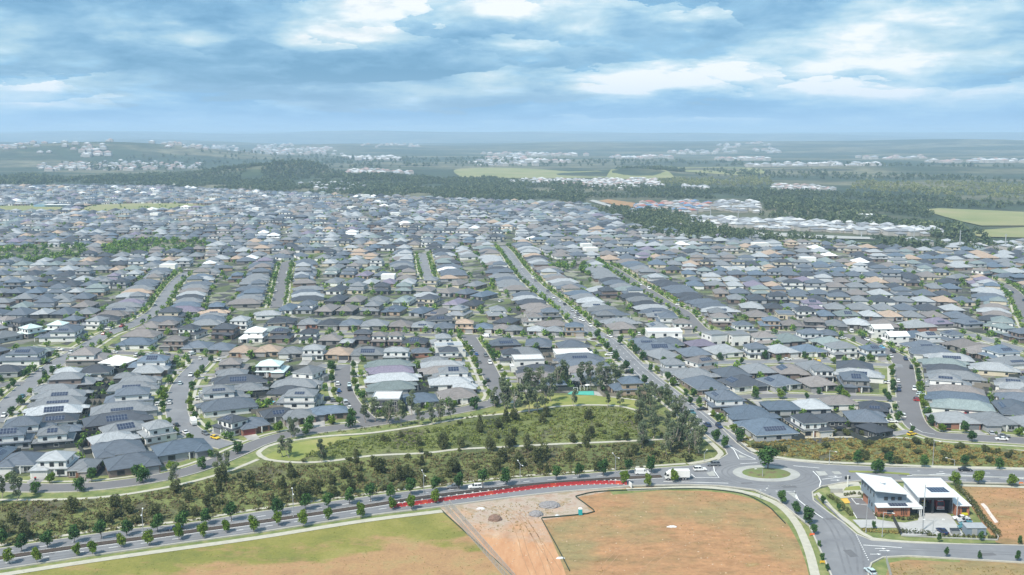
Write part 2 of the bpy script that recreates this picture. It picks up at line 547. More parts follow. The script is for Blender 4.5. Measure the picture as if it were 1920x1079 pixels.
# ------------------------------------------------------------------ mesh helpers
class MB:
    def __init__(self):
        self.v, self.f, self.m, self.uv = [], [], [], {}

    def add(self, verts, faces, mi=0):
        o = len(self.v)
        self.v.extend(verts)
        for f in faces:
            self.f.append([i + o for i in f])
            self.m.append(mi)
        return self

    def box(self, x0, x1, y0, y1, z0, z1, mi=0, rot=0.0, at=(0, 0, 0)):
        c, s = math.cos(rot), math.sin(rot)
        vs = [(at[0] + x * c - y * s, at[1] + x * s + y * c, at[2] + z) for z in (z0, z1) for x, y in ((x0, y0), (x1, y0), (x1, y1), (x0, y1))]
        return self.add(vs, [(3, 2, 1, 0), (4, 5, 6, 7), (0, 1, 5, 4), (1, 2, 6, 5), (2, 3, 7, 6), (3, 0, 4, 7)], mi)

    def tube(self, a, b, ra, rb, n=6, mi=0, cap=True):
        a, b = Vector(a), Vector(b)
        d = (b - a).normalized()
        u = d.orthogonal().normalized()
        v = d.cross(u)
        vs = []
        for p, r in ((a, ra), (b, rb)):
            for i in range(n):
                an = 2 * math.pi * i / n
                vs.append(tuple(p + (u * math.cos(an) + v * math.sin(an)) * r))
        fs = [(i, (i + 1) % n, n + (i + 1) % n, n + i) for i in range(n)]
        if cap:
            fs += [tuple(range(n - 1, -1, -1)), tuple(range(n, 2 * n))]
        return self.add(vs, fs, mi)

    def dome(self, c, rx, ry, rz, nu=10, nv=4, mi=0, jit=0.0, rg=None):
        vs, fs = [], []
        for j in range(nv):
            ph = (math.pi / 2) * j / nv
            for i in range(nu):
                th = 2 * math.pi * i / nu
                q = 1 + (rg.uniform(-jit, jit) if rg else 0)
                vs.append((c[0] + rx * math.cos(ph) * math.cos(th) * q, c[1] + ry * math.cos(ph) * math.sin(th) * q, c[2] + rz * math.sin(ph) * q))
        vs.append((c[0], c[1], c[2] + rz))
        for j in range(nv - 1):
            for i in range(nu):
                fs.append((j * nu + i, j * nu + (i + 1) % nu, (j + 1) * nu + (i + 1) % nu, (j + 1) * nu + i))
        for i in range(nu):
            fs.append(((nv - 1) * nu + i, (nv - 1) * nu + (i + 1) % nu, nv * nu))
        return self.add(vs, fs, mi)

    def hip(self, x0, x1, y0, y1, z, tan, mi=0, cap=None):
        """hip roof over a rectangle; cap = material index of the ridge caps"""
        W, D = x1 - x0, y1 - y0
        h = min(W, D) / 2 * tan
        cx, cy = (x0 + x1) / 2, (y0 + y1) / 2
        if W > D:
            r0, r1 = (x0 + D / 2, cy, z + h), (x1 - D / 2, cy, z + h)
            vs = [(x0, y0, z), (x1, y0, z), (x1, y1, z), (x0, y1, z), r0, r1]
            fs = [(0, 1, 5, 4), (1, 2, 5), (2, 3, 4, 5), (3, 0, 4)]
            lines = [((x0, y0, z), r0), ((x0, y1, z), r0), ((x1, y0, z), r1), ((x1, y1, z), r1), (r0, r1)]
        else:
            r0, r1 = (cx, y0 + W / 2, z + h), (cx, y1 - W / 2, z + h)
            vs = [(x0, y0, z), (x1, y0, z), (x1, y1, z), (x0, y1, z), r0, r1]
            fs = [(0, 1, 4), (1, 2, 5, 4), (2, 3, 5), (3, 0, 4, 5)]
            lines = [((x0, y0, z), r0), ((x1, y0, z), r0), ((x0, y1, z), r1), ((x1, y1, z), r1), (r0, r1)]
        self.add(vs, fs, mi)
        if cap is not None:
            for a, b in lines:
                a, b = Vector(a), Vector(b)
                d = b - a
                if d.length < .3:
                    continue
                n = Vector((-d.y, d.x, 0)).normalized() * .17
                up = Vector((0, 0, .09))
                self.add([tuple(a - n + up * .2), tuple(a + n + up * .2), tuple(b + n + up * .2), tuple(b - n + up * .2), tuple(a + up), tuple(b + up)],
                         [(0, 3, 5, 4), (4, 5, 2, 1), (0, 4, 1), (3, 2, 5)], cap)
        return h

    def mesh(self, name, mats):
        me = bpy.data.meshes.new(name)
        me.from_pydata(self.v, [], self.f)
        for q in (mats if isinstance(mats, (list, tuple)) else [mats]):
            me.materials.append(q)
        if any(self.m):
            me.polygons.foreach_set('material_index', self.m)
        if self.uv:
            uvl = me.uv_layers.new(name='UVMap')
            for pi, uvs in self.uv.items():
                for li, q in zip(me.polygons[pi].loop_indices, uvs):
                    uvl.data[li].uv = q
        return me

    def build(self, name, mats, parent=None, color=None):
        me = self.mesh(name, mats)
        o = bpy.data.objects.new(name, me)
        COL.objects.link(o)
        if parent is not None:
            o.parent = parent
        if color:
            o.color = (*color, 1)
        return o


def link(name, me, parent=None, color=None):
    o = bpy.data.objects.new(name, me)
    COL.objects.link(o)
    if parent is not None:
        o.parent = parent
    if color:
        o.color = (*color, 1)
    return o


def tag(o, label, cat, group=None, kind=None):
    if label:
        o['label'] = ' '.join(label.split())
    if cat:
        o['category'] = cat
    if group:
        o['group'] = group
    if kind:
        o['kind'] = kind
    return o


def struct(o):
    o['kind'] = 'structure'
    return o


def root(name, loc, rz=0.0, s=1.0):
    o = bpy.data.objects.new(name, None)
    COL.objects.link(o)
    o.empty_display_size = .5
    o.location = loc
    o.rotation_euler = (0, 0, rz)
    o.scale = (s, s, s) if isinstance(s, (int, float)) else s
    return o


def copy_tree(o, parent=None):
    c = o.copy()
    COL.objects.link(c)
    c.parent = parent
    for ch in list(o.children):
        copy_tree(ch, c)
    return c


def ordn(n):
    return f"{n}{'th' if 10 <= n % 100 <= 20 else {1: 'st', 2: 'nd', 3: 'rd'}.get(n % 10, 'th')}"


def smooth(pts, step=4.0, closed=False):
    """Catmull-Rom through the points, resampled about every step metres"""
    P = [Vector((*p[:2], 0)) for p in pts]
    if len(P) < 3 and not closed:
        n = max(2, int((P[1] - P[0]).length / step) + 1)
        return [tuple(P[0].lerp(P[1], i / (n - 1)))[:2] for i in range(n)]
    o = []
    m = len(P)
    rngk = range(m) if closed else range(m - 1)
    for k in rngk:
        if closed:
            a, b, c, d = P[(k - 1) % m], P[k], P[(k + 1) % m], P[(k + 2) % m]
        else:
            a, b, c, d = P[max(k - 1, 0)], P[k], P[k + 1], P[min(k + 2, m - 1)]
        n = max(1, int((c - b).length / step))
        for i in range(n):
            s = i / n
            q = .5 * ((2 * b) + (c - a) * s + (2 * a - 5 * b + 4 * c - d) * s * s + (3 * b - a - 3 * c + d) * s ** 3)
            o.append((q.x, q.y))
    if not closed:
        o.append((P[-1].x, P[-1].y))
    return o


def offset(pts, d, closed=False):
    o = []
    n = len(pts)
    for i in range(n):
        a = pts[(i - 1) % n] if (closed or i > 0) else pts[i]
        b = pts[(i + 1) % n] if (closed or i < n - 1) else pts[i]
        tx, ty = b[0] - a[0], b[1] - a[1]
        l = math.hypot(tx, ty) or 1
        dd = d[i] if isinstance(d, (list, tuple)) else d
        o.append((pts[i][0] - ty / l * dd, pts[i][1] + tx / l * dd))
    return o


def strip(mb, A, B, z, mi=0):
    for i in range(len(A) - 1):
        mb.add([(*A[i], z), (*A[i + 1], z), (*B[i + 1], z), (*B[i], z)], [(3, 2, 1, 0)], mi)


def wallstrip(mb, A, z0, z1, th, closed=False, mi=0, keep=None):
    """an upright ribbon (kerb, fence, hedge body) of thickness th"""
    n = len(A)
    Lh, Rh = offset(A, th / 2, closed), offset(A, -th / 2, closed)
    for i in range(n if closed else n - 1):
        j = (i + 1) % n
        if keep is not None and not keep(((A[i][0] + A[j][0]) / 2, (A[i][1] + A[j][1]) / 2)):
            continue
        vs = [(*Lh[i], z0), (*Lh[j], z0), (*Rh[j], z0), (*Rh[i], z0), (*Lh[i], z1), (*Lh[j], z1), (*Rh[j], z1), (*Rh[i], z1)]
        mb.add(vs, [(0, 1, 5, 4), (2, 3, 7, 6), (4, 5, 6, 7), (1, 2, 6, 5), (3, 0, 4, 7)], mi)


def sheet(name, pts, z, mat, world=False):
    P = [Vector((*(p if world else G(*p)), z)) for p in pts]
    tris = tessellate_polygon([P])
    me = bpy.data.meshes.new(name)
    fs = []
    for tr in tris:
        a, b, c = (P[i] for i in tr)
        fs.append(tr if (b - a).cross(c - a).z > 0 else tr[::-1])
    me.from_pydata([tuple(p) for p in P], [], fs)
    me.materials.append(mat)
    return struct(link(name, me))


def inpoly(poly):
    P = np.array(poly, float)
    X, Y = P[:, 0], P[:, 1]
    X2, Y2 = np.roll(X, -1), np.roll(Y, -1)

    def f(x, y):
        x = np.atleast_1d(np.asarray(x, float))[:, None]
        y = np.atleast_1d(np.asarray(y, float))[:, None]
        c = ((Y > y) != (Y2 > y)) & (x < (X2 - X) * (y - Y) / (Y2 - Y + 1e-12) + X)
        return c.sum(1) % 2 == 1
    return f


def scatter(poly_px, n, seed=0, world=False):
    P = poly_px if world else [G(*p) for p in poly_px]
    ip = inpoly(P)
    g = np.random.default_rng(seed)
    A = np.array(P)
    lo, hi = A.min(0), A.max(0)
    out = np.zeros((0, 2))
    while len(out) < n:
        q = g.uniform(lo, hi, (max(4 * n, 200), 2))
        q = q[ip(q[:, 0], q[:, 1])]
        out = np.vstack([out, q])
    return out[:n]


def area(poly_px):
    A = np.array([G(*p) for p in poly_px])
    x, y = A[:, 0], A[:, 1]
    return abs(np.dot(x, np.roll(y, -1)) - np.dot(y, np.roll(x, -1))) / 2


# ------------------------------------------------------------------ terrain to the horizon
ys = list(np.linspace(60, 1700, 20)) + list(np.geomspace(1760, 42000, 150))
us = np.linspace(-1, 1, 161)
mv = []
for y in ys:
    half = 260 + y * .75
    mv.append(np.stack([us * half, np.full(161, y), np.zeros(161)], 1))
mv = np.concatenate(mv)
mv[:, 2] = terrain(mv[:, 0], mv[:, 1])
mf = [(j * 161 + i, j * 161 + i + 1, (j + 1) * 161 + i + 1, (j + 1) * 161 + i) for j in range(len(ys) - 1) for i in range(160)]
me = bpy.data.meshes.new('ground')
me.from_pydata(mv.tolist(), [], mf)
me.materials.append(M_far)
struct(link('ground', me))

SUB = [(-400, 925), (0, 918), (166, 916), (305, 903), (457, 855), (605, 815), (830, 785), (925, 770), (960, 745), (1000, 737), (1190, 740), (1290, 790), (1380, 842), (1440, 842), (1690, 812), (2300, 838),
       (2300, 485), (1920, 472), (1640, 462), (1430, 450), (1280, 445), (1190, 424), (1090, 384), (640, 368), (300, 352), (-400, 345)]
sheet('suburb_ground', SUB, .02, M_yard)
U_EDGE = [(-60, 1042), (0, 1031), (100, 1015.5), (241, 995), (346, 985), (480, 963), (588, 947.6), (707, 931), (837, 915), (960, 901), (1082, 892), (1195, 882.5), (1292, 875.6), (1342, 867), (1362, 856)]
L_EDGE = [(-60, 1081), (0, 1070), (166, 1044.6), (305, 1025), (480, 1001), (671, 971), (824, 952), (960, 934), (1050, 924), (1140, 917), (1185, 912.5), (1292, 910.6)]
sheet('creek_reserve', [(-400, 925), (0, 918), (166, 916), (305, 903), (457, 855), (605, 815), (830, 785), (925, 770), (960, 745), (1000, 737), (1190, 740), (1290, 790), (1380, 842)][:12] + [(1304, 800), (1360, 845), (1366, 854), (1342, 869)] + U_EDGE[::-1][2:] + [(-400, 1100)], .028, M_scrub)
sheet('roadside_scrub', [(1372, 815), (1440, 845), (1690, 812), (2300, 838), (2300, 896), (1920, 886), (1634, 879), (1551, 875), (1454, 865), (1400, 848)], .036, M_scrub)
sheet('paddock', [(-400, 1140), (-60, 1083), (0, 1071), (166, 1046), (480, 1003), (671, 973), (822, 954), (960, 1079), (1010, 1160), (-400, 1160)], .032, M_paddock)
sheet('construction_ground', [(824, 952), (960, 934), (1050, 924), (1140, 917), (1185, 914), (1083, 933), (1113, 961), (1018, 976), (1055, 1060), (1090, 1160), (1012, 1160), (962, 1079)], .04, M_clay)
sheet('earth_lot', [(1083, 933), (1185, 914), (1292, 913), (1349, 914), (1414, 922), (1457, 940), (1489, 967), (1517, 989), (1531, 1020), (1551, 1065), (1580, 1160), (1092, 1160), (1055, 1060), (1018, 976), (1113, 961)], .044, M_earth)
sheet('lot_verge', [(1140, 919), (1292, 912), (1349, 914), (1414, 922), (1457, 940), (1489, 967), (1517, 989), (1531, 1020), (1551, 1065), (1575, 1150), (1535, 1150), (1512, 1060), (1498, 1020), (1478, 984), (1446, 955), (1412, 936), (1370, 926), (1320, 921), (1240, 920), (1150, 928)], .048, M_verge)
sheet('bare_lot', [(1800, 909), (2300, 918), (2300, 1040), (1905, 1025), (1868, 1018), (1820, 950)], .05, M_earth)
sheet('bare_lot', [(1634, 1120), (1634, 1057), (1656, 1047), (1703, 1044.6), (1800, 1050), (1920, 1057), (2300, 1075), (2300, 1160), (1634, 1160)], .052, M_earth)
sheet('lot_verge', [(1634, 1120), (1634, 1057), (1656, 1047), (1703, 1044.6), (1800, 1050), (1800, 1055), (1700, 1050), (1668, 1056), (1661, 1080), (1660, 1120)], .056, M_verge)
sheet('station_ground', [(1523, 921), (1578, 906), (1795, 906), (1842, 975), (1876, 1018), (1717, 1021), (1634, 1015.5), (1606, 1004), (1551, 960), (1525, 938)], .04, M_verge)

# ------------------------------------------------------------------ roads
RD = [  # name, description, width, centreline in frame points
    ('left', 'left diagonal street', 9.0, [T(5, -60, 860), T(5, 0, 780), T(5, 130, 650), T(5, 300, 500), T(5, 440, 400), T(5, 650, 280), T(5, 800, 190), T(5, 980, 125), T(5, 1100, 60), T(5, 1180, 0), T(11, 1230, 720), T(11, 1300, 620), T(11, 1370, 550), T(11, 1420, 522)]),
    ('leftside', 'small left side street', 7.5, [T(5, -60, 590), T(5, 30, 570), T(5, 180, 560)]),
    ('leftcross', 'left cross street', 7.5, [T(5, 200, 285), T(5, 300, 300), T(5, 560, 312), T(5, 840, 328), T(5, 1200, 345), T(5, 1440, 365), T(5, 1640, 385)]),
    ('curve', 'curving street', 9.0, [T(5, 1510, 372), T(5, 1500, 410), T(5, 1430, 480), T(5, 1370, 560), T(5, 1335, 650), T(5, 1325, 740), T(5, 1345, 830), T(5, 1430, 920), T(5, 1560, 990), T(5, 1710, 1030)]),
    ('creek', 'creekside street', 8.0, [T(1, -200, 480), T(1, 0, 485), T(1, 300, 494), T(1, 600, 485), T(1, 850, 460), T(1, 1100, 420), T(1, 1300, 372), T(1, 1500, 300), T(1, 1650, 235), T(2, 0, 195), T(2, 200, 135), T(2, 450, 97), T(2, 700, 68), T(6, 1080, 830), T(6, 1400, 785), T(6, 1600, 748), T(6, 1740, 715), T(6, 1810, 690)]),
    ('middle', 'short middle street', 8.0, [T(6, 655, 420), T(6, 650, 500), T(6, 660, 600), T(6, 700, 690), T(6, 765, 770), T(6, 850, 850)]),
    ('midarm', 'short dead-end arm', 7.0, [T(6, 470, 425), T(6, 655, 440)]),
    ('park', 'street beside playground', 8.5, [T(6, 1800, 700), T(6, 1835, 650), T(6, 1790, 560), T(6, 1740, 450), T(6, 1680, 340), T(6, 1625, 260), T(6, 1590, 200)]),
    ('centre', 'central cross street', 7.5, [T(6, 380, 190), T(6, 900, 192), T(6, 1400, 200), T(6, 1700, 208), T(6, 1900, 222), T(7, 300, 226), T(7, 560, 236)]),
    ('avenue', 'long straight avenue', 10.5, [T(7, 1640, 1000), T(7, 1480, 885), T(7, 1370, 790), T(7, 1250, 695), T(7, 1150, 615), T(7, 1030, 520), T(7, 930, 430), T(7, 850, 350), T(7, 770, 270), T(7, 700, 220), T(7, 600, 170), T(7, 520, 110), T(13, 470, 860), T(13, 350, 760), T(13, 230, 670), T(13, 130, 580), T(13, 40, 480), T(12, 1890, 380), T(12, 1840, 330)]),
    ('back', 'sloping back street', 8.5, [T(7, 1490, 185), T(7, 1410, 150), T(7, 1350, 90), T(7, 1285, 25), T(13, 1180, 770), T(13, 1060, 690), T(13, 960, 630), T(13, 870, 570), T(13, 780, 510), T(13, 700, 470)]),
    ('right', 'right curving street', 9.5, [T(8, 560, 195), T(8, 660, 220), T(8, 740, 255), T(8, 840, 300), T(8, 960, 360), T(8, 1015, 430), T(8, 1030, 520), T(8, 1040, 620), T(8, 1052, 720), T(8, 1080, 820), T(8, 1135, 895), T(8, 1250, 948), T(8, 1500, 968), T(8, 1720, 980), T(8, 2200, 1010)]),
    ('cross1', 'first right cross street', 7.5, [T(7, 960, 425), T(7, 1150, 436), T(7, 1400, 412), T(7, 1700, 400), T(8, 0, 398), T(8, 350, 392), T(8, 700, 412), T(8, 1010, 430)]),
    ('cross2', 'second right cross street', 7.5, [T(7, 1230, 672), T(7, 1330, 682), T(7, 1480, 678), T(8, 0, 655), T(8, 400, 662), T(8, 700, 668), T(8, 1040, 684)]),
    ('cross3', 'roundabout cross street', 7.5, [T(7, 700, 212), T(7, 900, 212), T(7, 1250, 205), T(7, 1480, 190), T(7, 1800, 180), T(8, 100, 178), T(8, 560, 190)]),
    ('farright', 'far right street', 8.5, [T(8, 1500, 190), T(8, 1640, 230), T(8, 1918, 310), T(8, 2300, 420)]),
    ('edge', 'right edge street', 8.5, [T(14, 1450, 560), T(14, 1640, 585), T(14, 1760, 620), T(14, 1850, 680), T(14, 1895, 750), T(14, 1930, 840), T(14, 1990, 960)]),
    ('farmid', 'far middle street', 8.5, [T(12, 150, 790), T(12, 175, 690), T(12, 190, 600), T(12, 215, 500), T(12, 240, 450), T(12, 440, 432)]),
    ('shortfar', 'short far street', 8.5, [T(12, 1245, 385), T(12, 1260, 450), T(12, 1275, 520), T(12, 1300, 575)]),
    ('row2', 'second central cross street', 7.0, [T(12, 250, 782), T(12, 700, 790), T(12, 1150, 800), T(12, 1700, 830), T(12, 1900, 820)]),
    ('row3', 'third central cross street', 7.0, [T(12, 480, 640), T(12, 900, 650), T(12, 1400, 655), T(12, 1900, 700)]),
    ('row4', 'fourth central cross street', 7.0, [T(12, 500, 532), T(12, 900, 540), T(12, 1240, 545)]),
]
ROADS, ROADIX = [], {}
for i, (k, desc, wd, px) in enumerate(RD):
    c = smooth([G(*p) for p in px], 4.0)
    ROADS.append(dict(key=k, desc=desc, w=wd, c=c, z=.24 + .004 * i))
    ROADIX[k] = i
RP = np.concatenate([np.array(r['c']) for r in ROADS])
RI = np.concatenate([np.full(len(r['c']), i) for i, r in enumerate(ROADS)])
RS = np.concatenate([np.concatenate([[0], np.cumsum(np.hypot(*np.diff(np.array(r['c']), axis=0).T))]) for r in ROADS])
RT = np.concatenate([(lambda a: np.vstack([a[1:] - a[:-1], a[-1:] - a[-2:-1]]))(np.array(r['c'])) for r in ROADS])
RT = RT / np.hypot(RT[:, 0], RT[:, 1])[:, None]
RW = np.array([r['w'] for r in ROADS])


def near_road(x, y, only=None):
    d = np.hypot(RP[:, 0] - x, RP[:, 1] - y)
    if only is not None:
        d = np.where(RI == only, d, 1e9)
    k = int(np.argmin(d))
    t_ = RT[k]
    side = t_[0] * (y - RP[k, 1]) - t_[1] * (x - RP[k, 0])
    return int(RI[k]), float(d[k]), k, (1 if side > 0 else -1)


MAIN = U_EDGE[:-1] + [(1364, 854), (1360, 845), (1328, 820.6), (1304, 800), (1349, 800), (1360, 812), (1382.5, 833.8), (1403, 848.8), (1424, 858), (1454, 863), (1551, 873), (1634, 877), (1920, 884), (2300, 894),
                      (2300, 919), (1920, 909), (1795, 906), (1689, 903), (1617, 903), (1578, 907), (1540, 914), (1523, 925), (1525, 940), (1551, 961), (1584, 985), (1606, 1004), (1634, 1015.5), (1717, 1021), (1920, 1025), (2300, 1038),
                      (2300, 1070), (1920, 1057), (1800, 1050), (1703, 1044.6), (1656, 1047), (1634, 1058), (1628, 1075), (1630, 1130), (1578, 1130), (1558, 1079), (1551, 1063), (1531, 1018), (1517, 987), (1489, 965), (1457, 938.5), (1414, 920), (1349, 912.5)] + L_EDGE[::-1]
MAINW = [G(*p) for p in MAIN]
sheet('main_road', MAIN, .35, M_road)
in_main = inpoly(MAINW)
kb = MB()


def keep_main(p):
    # no kerb across the avenue's mouth
    q = to_px(*p)
    return not (1304 < q[0] < 1349 and q[1] < 803) and q[1] < 1128


wallstrip(kb, MAINW, .0, .47, .45, closed=True, keep=keep_main)


def road_keep(i):
    def f(p):
        if in_main(p[0], p[1])[0]:
            return False
        d = np.hypot(RP[:, 0] - p[0], RP[:, 1] - p[1])
        return not bool(np.any((d < RW[RI] / 2 + .1) & (RI != i)))
    return f


for i, r in enumerate(ROADS):
    c = r['c']
    h = r['w'] / 2
    mb = MB()
    strip(mb, offset(c, h), offset(c, -h), r['z'])
    struct(mb.build('street', M_road_old if i % 3 else M_road))
    # tight-radius corners are left square: junction mouths are hidden by kerbs that stop short
    vb, pb_ = MB(), MB()
    zv, zp = .06 + .004 * i, .15 + .004 * i
    for s in (1, -1):
        strip(vb, *( (offset(c, s * (h + 7.5)), offset(c, s * h)) if s > 0 else (offset(c, s * h), offset(c, s * (h + 7.5)))), zv)
        if r['key'] not in ('creek',) or s > 0:
            strip(pb_, *((offset(c, s * (h + 3.6)), offset(c, s * (h + 2.1))) if s > 0 else (offset(c, s * (h + 2.1)), offset(c, s * (h + 3.6)))), zp)
        wallstrip(kb, offset(c, s * (h + .1)), .0, .36, .4, keep=road_keep(i))
    struct(vb.build('verge', M_verge))
    struct(pb_.build('footpath', M_path))
struct(kb.build('kerb', M_kerb))

# median between the carriageways, planted with low dark cover
MED = smooth([G(*p) for p in [(-60, 1057), (0, 1049), (30, 1044.5), (150, 1027), (300, 1007), (480, 982), (590, 966), (668, 954.5), (760, 940), (826, 930.5), (960, 915), (1043, 907.5), (1154, 899.7), (1240, 895.5)]], 5)
mm = MB()
wallstrip(mm, MED, .3, .5, 2.6)
struct(mm.build('median_strip', M_mulch))
MED2 = smooth([G(*p) for p in [(1592, 886.5), (1640, 887.5), (1705, 891.5)]], 4)
mm = MB()
wallstrip(mm, MED2, .3, .5, 1.6)
struct(mm.build('median_strip', M_park))
mm = MB()
wallstrip(mm, smooth([G(*p) for p in [(1710, 893), (1800, 895), (1920, 898.5), (2200, 905)]], 6), .3, .48, 1.0)
struct(mm.build('median_strip', M_conc))

# roundabout
rc = G(1436.8, 889.8)
rx_ = (G(1499, 889.8)[0] - G(1374.5, 889.8)[0]) / 2
ry_ = (G(1437, 874.8)[1] - G(1437, 905.5)[1]) / 2


def ell(cx, cy, a, b_, n=48):
    return [(cx + a * math.cos(2 * math.pi * i / n), cy + b_ * math.sin(2 * math.pi * i / n)) for i in range(n)]


ap = MB()
E1, E2 = ell(*rc, rx_, ry_), ell(rc[0], rc[1], rx_ - 3.3, ry_ - 2.9)
n = 48
for i in range(n):
    j = (i + 1) % n
    ap.add([(*E1[i], .36), (*E1[j], .36), (*E1[j], .44), (*E1[i], .44), (*E2[j], .50), (*E2[i], .50)], [(0, 1, 2, 3), (3, 2, 4, 5)])
struct(ap.build('roundabout_apron', M_conc))
isl = MB()
E3, E4 = ell(rc[0], rc[1], rx_ - 4.2, ry_ - 3.8), ell(rc[0], rc[1], (rx_ - 4.2) * .5, (ry_ - 3.8) * .5)
for i in range(n):
    j = (i + 1) % n
    isl.add([(*E2[i], .50), (*E2[j], .50), (*E3[j], .75), (*E3[i], .75), (*E4[j], 1.15), (*E4[i], 1.15), (rc[0], rc[1], 1.25)], [(0, 1, 2, 3), (3, 2, 4, 5), (5, 4, 6)])
struct(isl.build('roundabout_island', sm('island_ground_cover', (.13, .14, .05), .4, .35, .95, stops=[(.35, (.12, .17, .05)), (.55, (.15, .17, .06)), (.68, (.14, .10, .06))])))
src_ = G(*T(7, 640, 231))
a2 = MB()
for zz, k in ((.40, 1.0),):
    e = ell(src_[0], src_[1], 6.2, 6.0, 32)
    a2.add([(*q, .42) for q in e] + [(*q, .30) for q in e], [tuple(range(32))] + [(i, 32 + i, 32 + (i + 1) % 32, (i + 1) % 32) for i in range(32)])
struct(a2.build('roundabout_apron', M_conc))
a2 = MB()
a2.dome((src_[0], src_[1], .43), 4.2, 4.0, .5, 20, 3)
struct(a2.build('roundabout_island', M_mulch))

# footpaths along the main road and through the reserve
fp = MB()


def path(px, wd, z, world=False, mbx=None):
    c = px if world else smooth([G(*p) for p in px], 4)
    strip(mbx or fp, offset(c, wd / 2), offset(c, -wd / 2), z)


Uw, Lw = smooth([G(*p) for p in U_EDGE[:-2]], 5), smooth([G(*p) for p in L_EDGE[:7]], 5)
gv = MB()
strip(gv, offset(Uw, 2.2), offset(Uw, 0), .10)
strip(gv, offset(Lw, 0), offset(Lw, -2.2), .10)
path(offset(Uw, 3.3), 1.7, .14, True)
path(offset(Lw, -3.6), 2.6, .14, True)
path([(1175, 919), (1220, 917.5), (1292, 915), (1340, 916), (1385, 921.5), (1420, 929.5), (1450, 942), (1475, 960), (1495, 985), (1507, 1010), (1520, 1045), (1535, 1110)], 2.6, .16)
path([(1304, 806), (1340, 838), (1352, 852), (1344, 860), (1320, 866), (1290, 871)], 2.2, .18)
path([(1366, 808), (1392, 832), (1412, 846), (1440, 855), (1480, 862), (1551, 868), (1634, 871), (1750, 876), (1920, 880), (2200, 888)], 2.4, .20)
path([(1795, 911), (1860, 912.5), (1920, 914.5), (2200, 924)], 2.2, .17)
path([(1380, 826), (1440, 823), (1600, 820), (1700, 822), (1800, 832), (1920, 845), (2100, 862)], 1.8, .10)
path([(484, 850), (500, 838), (540, 828), (605, 819), (700, 812), (800, 797), (880, 783), (940, 777), (1010, 768), (1040, 763), (1100, 760), (1160, 762), (1200, 772)], 2.0, .12)
path([(484, 850), (500, 862), (560, 868), (620, 865), (700, 855), (800, 850), (860, 843), (960, 838), (1050, 833), (1150, 829), (1260, 822), (1304, 806)], 2.0, .124)
path([(-60, 936), (0, 938), (120, 937), (210, 931), (300, 917), (360, 904), (400, 893), (440, 880), (484, 862)], 1.8, .128)
path([(1120, 742), (1165, 747), (1210, 753)], 1.6, .132)
struct(fp.build('footpath', M_path))
struct(gv.build('verge', M_verge))
sheet('park_lawn', [(484, 852), (500, 840), (545, 829), (610, 821), (700, 815), (640, 826), (600, 845), (560, 864), (505, 862)], .06, M_park)
sheet('park_lawn', [(850, 790), (880, 784), (1000, 768), (1040, 763), (1100, 760), (1160, 763), (1200, 770), (1215, 752), (1120, 742), (1000, 742), (985, 765), (940, 765)], .064, M_park)
sheet('park_lawn', [(-60, 933), (0, 930), (166, 924), (260, 914), (360, 896), (440, 868), (478, 848), (480, 856), (430, 880), (360, 900), (260, 921), (166, 931), (0, 936), (-60, 936)], .066, M_park)
sheet('softfall_surface', [(1064, 740), (1070, 735), (1113, 734), (1114, 742)], .14, M_teal)
sheet('playground_paving', [(1114.5, 742), (1113.5, 734), (1130, 737), (1150, 742)], .14, M_conc)

# ------------------------------------------------------------------ painted lines
pl = MB()
ZL = .362


def line(px, wd=.15, dash=None, z=ZL, world=False):
    c = px if world else [G(*p) for p in px]
    if dash is None:
        strip(pl, offset(c, wd / 2), offset(c, -wd / 2), z)
        return
    c = smooth(c, .5)
    on, off = dash
    s, seg = 0.0, []
    for i in range(1, len(c)):
        s += math.hypot(c[i][0] - c[i - 1][0], c[i][1] - c[i - 1][1])
        if s % (on + off) < on:
            seg.append(c[i])
        else:
            if len(seg) > 1:
                strip(pl, offset(seg, wd / 2), offset(seg, -wd / 2), z)
            seg = []
    if len(seg) > 1:
        strip(pl, offset(seg, wd / 2), offset(seg, -wd / 2), z)


def midline(A, B, f):
    o = []
    for a in A:
        k = min(B, key=lambda q: (q[0] - a[0]) ** 2 + (q[1] - a[1]) ** 2)
        o.append((a[0] * (1 - f) + k[0] * f, a[1] * (1 - f) + k[1] * f))
    return o


Ub = [q for q in Uw if q[0] < MED[-1][0]]
line(midline(Ub, MED, .46), .22, (3, 6), world=True)
Lb = smooth([G(*p) for p in L_EDGE[:8]], 5)
line(midline(Lb, MED, .48), .22, (3, 6), world=True)
line(offset(MED, -1.7), .22, world=True)
line(offset(MED[:30], 1.7), .14, world=True)
for px in ([T(20, 985, 195), T(20, 1045, 240), T(20, 1095, 335), T(20, 1262, 337)], [T(20, 985, 193), T(20, 1130, 278), T(20, 1262, 336)],
           [T(20, 620, 485), T(20, 660, 520), T(20, 897, 521), T(20, 850, 455), T(20, 842, 405)], [T(20, 1835, 455), T(20, 1890, 510), T(20, 1915, 560), T(20, 1900, 610)],
           [T(20, 340, 560), T(20, 990, 577)], [T(20, 1110, 382), T(20, 1280, 372)], [T(20, 1395, 606), T(20, 1625, 597)], [T(20, 1640, 402), T(20, 1900, 425)],
           [T(20, 1570, 660), T(20, 1655, 660), T(20, 1672, 735)], [T(4, 178, 515), T(4, 205, 575), T(4, 290, 645), T(4, 372, 700)],
           [T(4, 645, 882), T(4, 905, 900)], [T(4, 365, 436), T(4, 500, 420)], [T(4, 0, 482), T(4, 158, 476)], [T(4, 940, 412), T(4, 1190, 400), T(4, 1732, 432)]):
    line(px, .3)
line([T(20, 1240, 640), T(20, 1480, 657)], .3, (.9, .9))
line([T(4, 590, 800), T(4, 685, 995)], .3, (.9, .6))
line([T(4, 1400, 455 - 30), T(4, 1732, 440)], .2, (3, 5))
line([T(4, 1290, 440), T(4, 1732, 456)], .2, (3, 5))
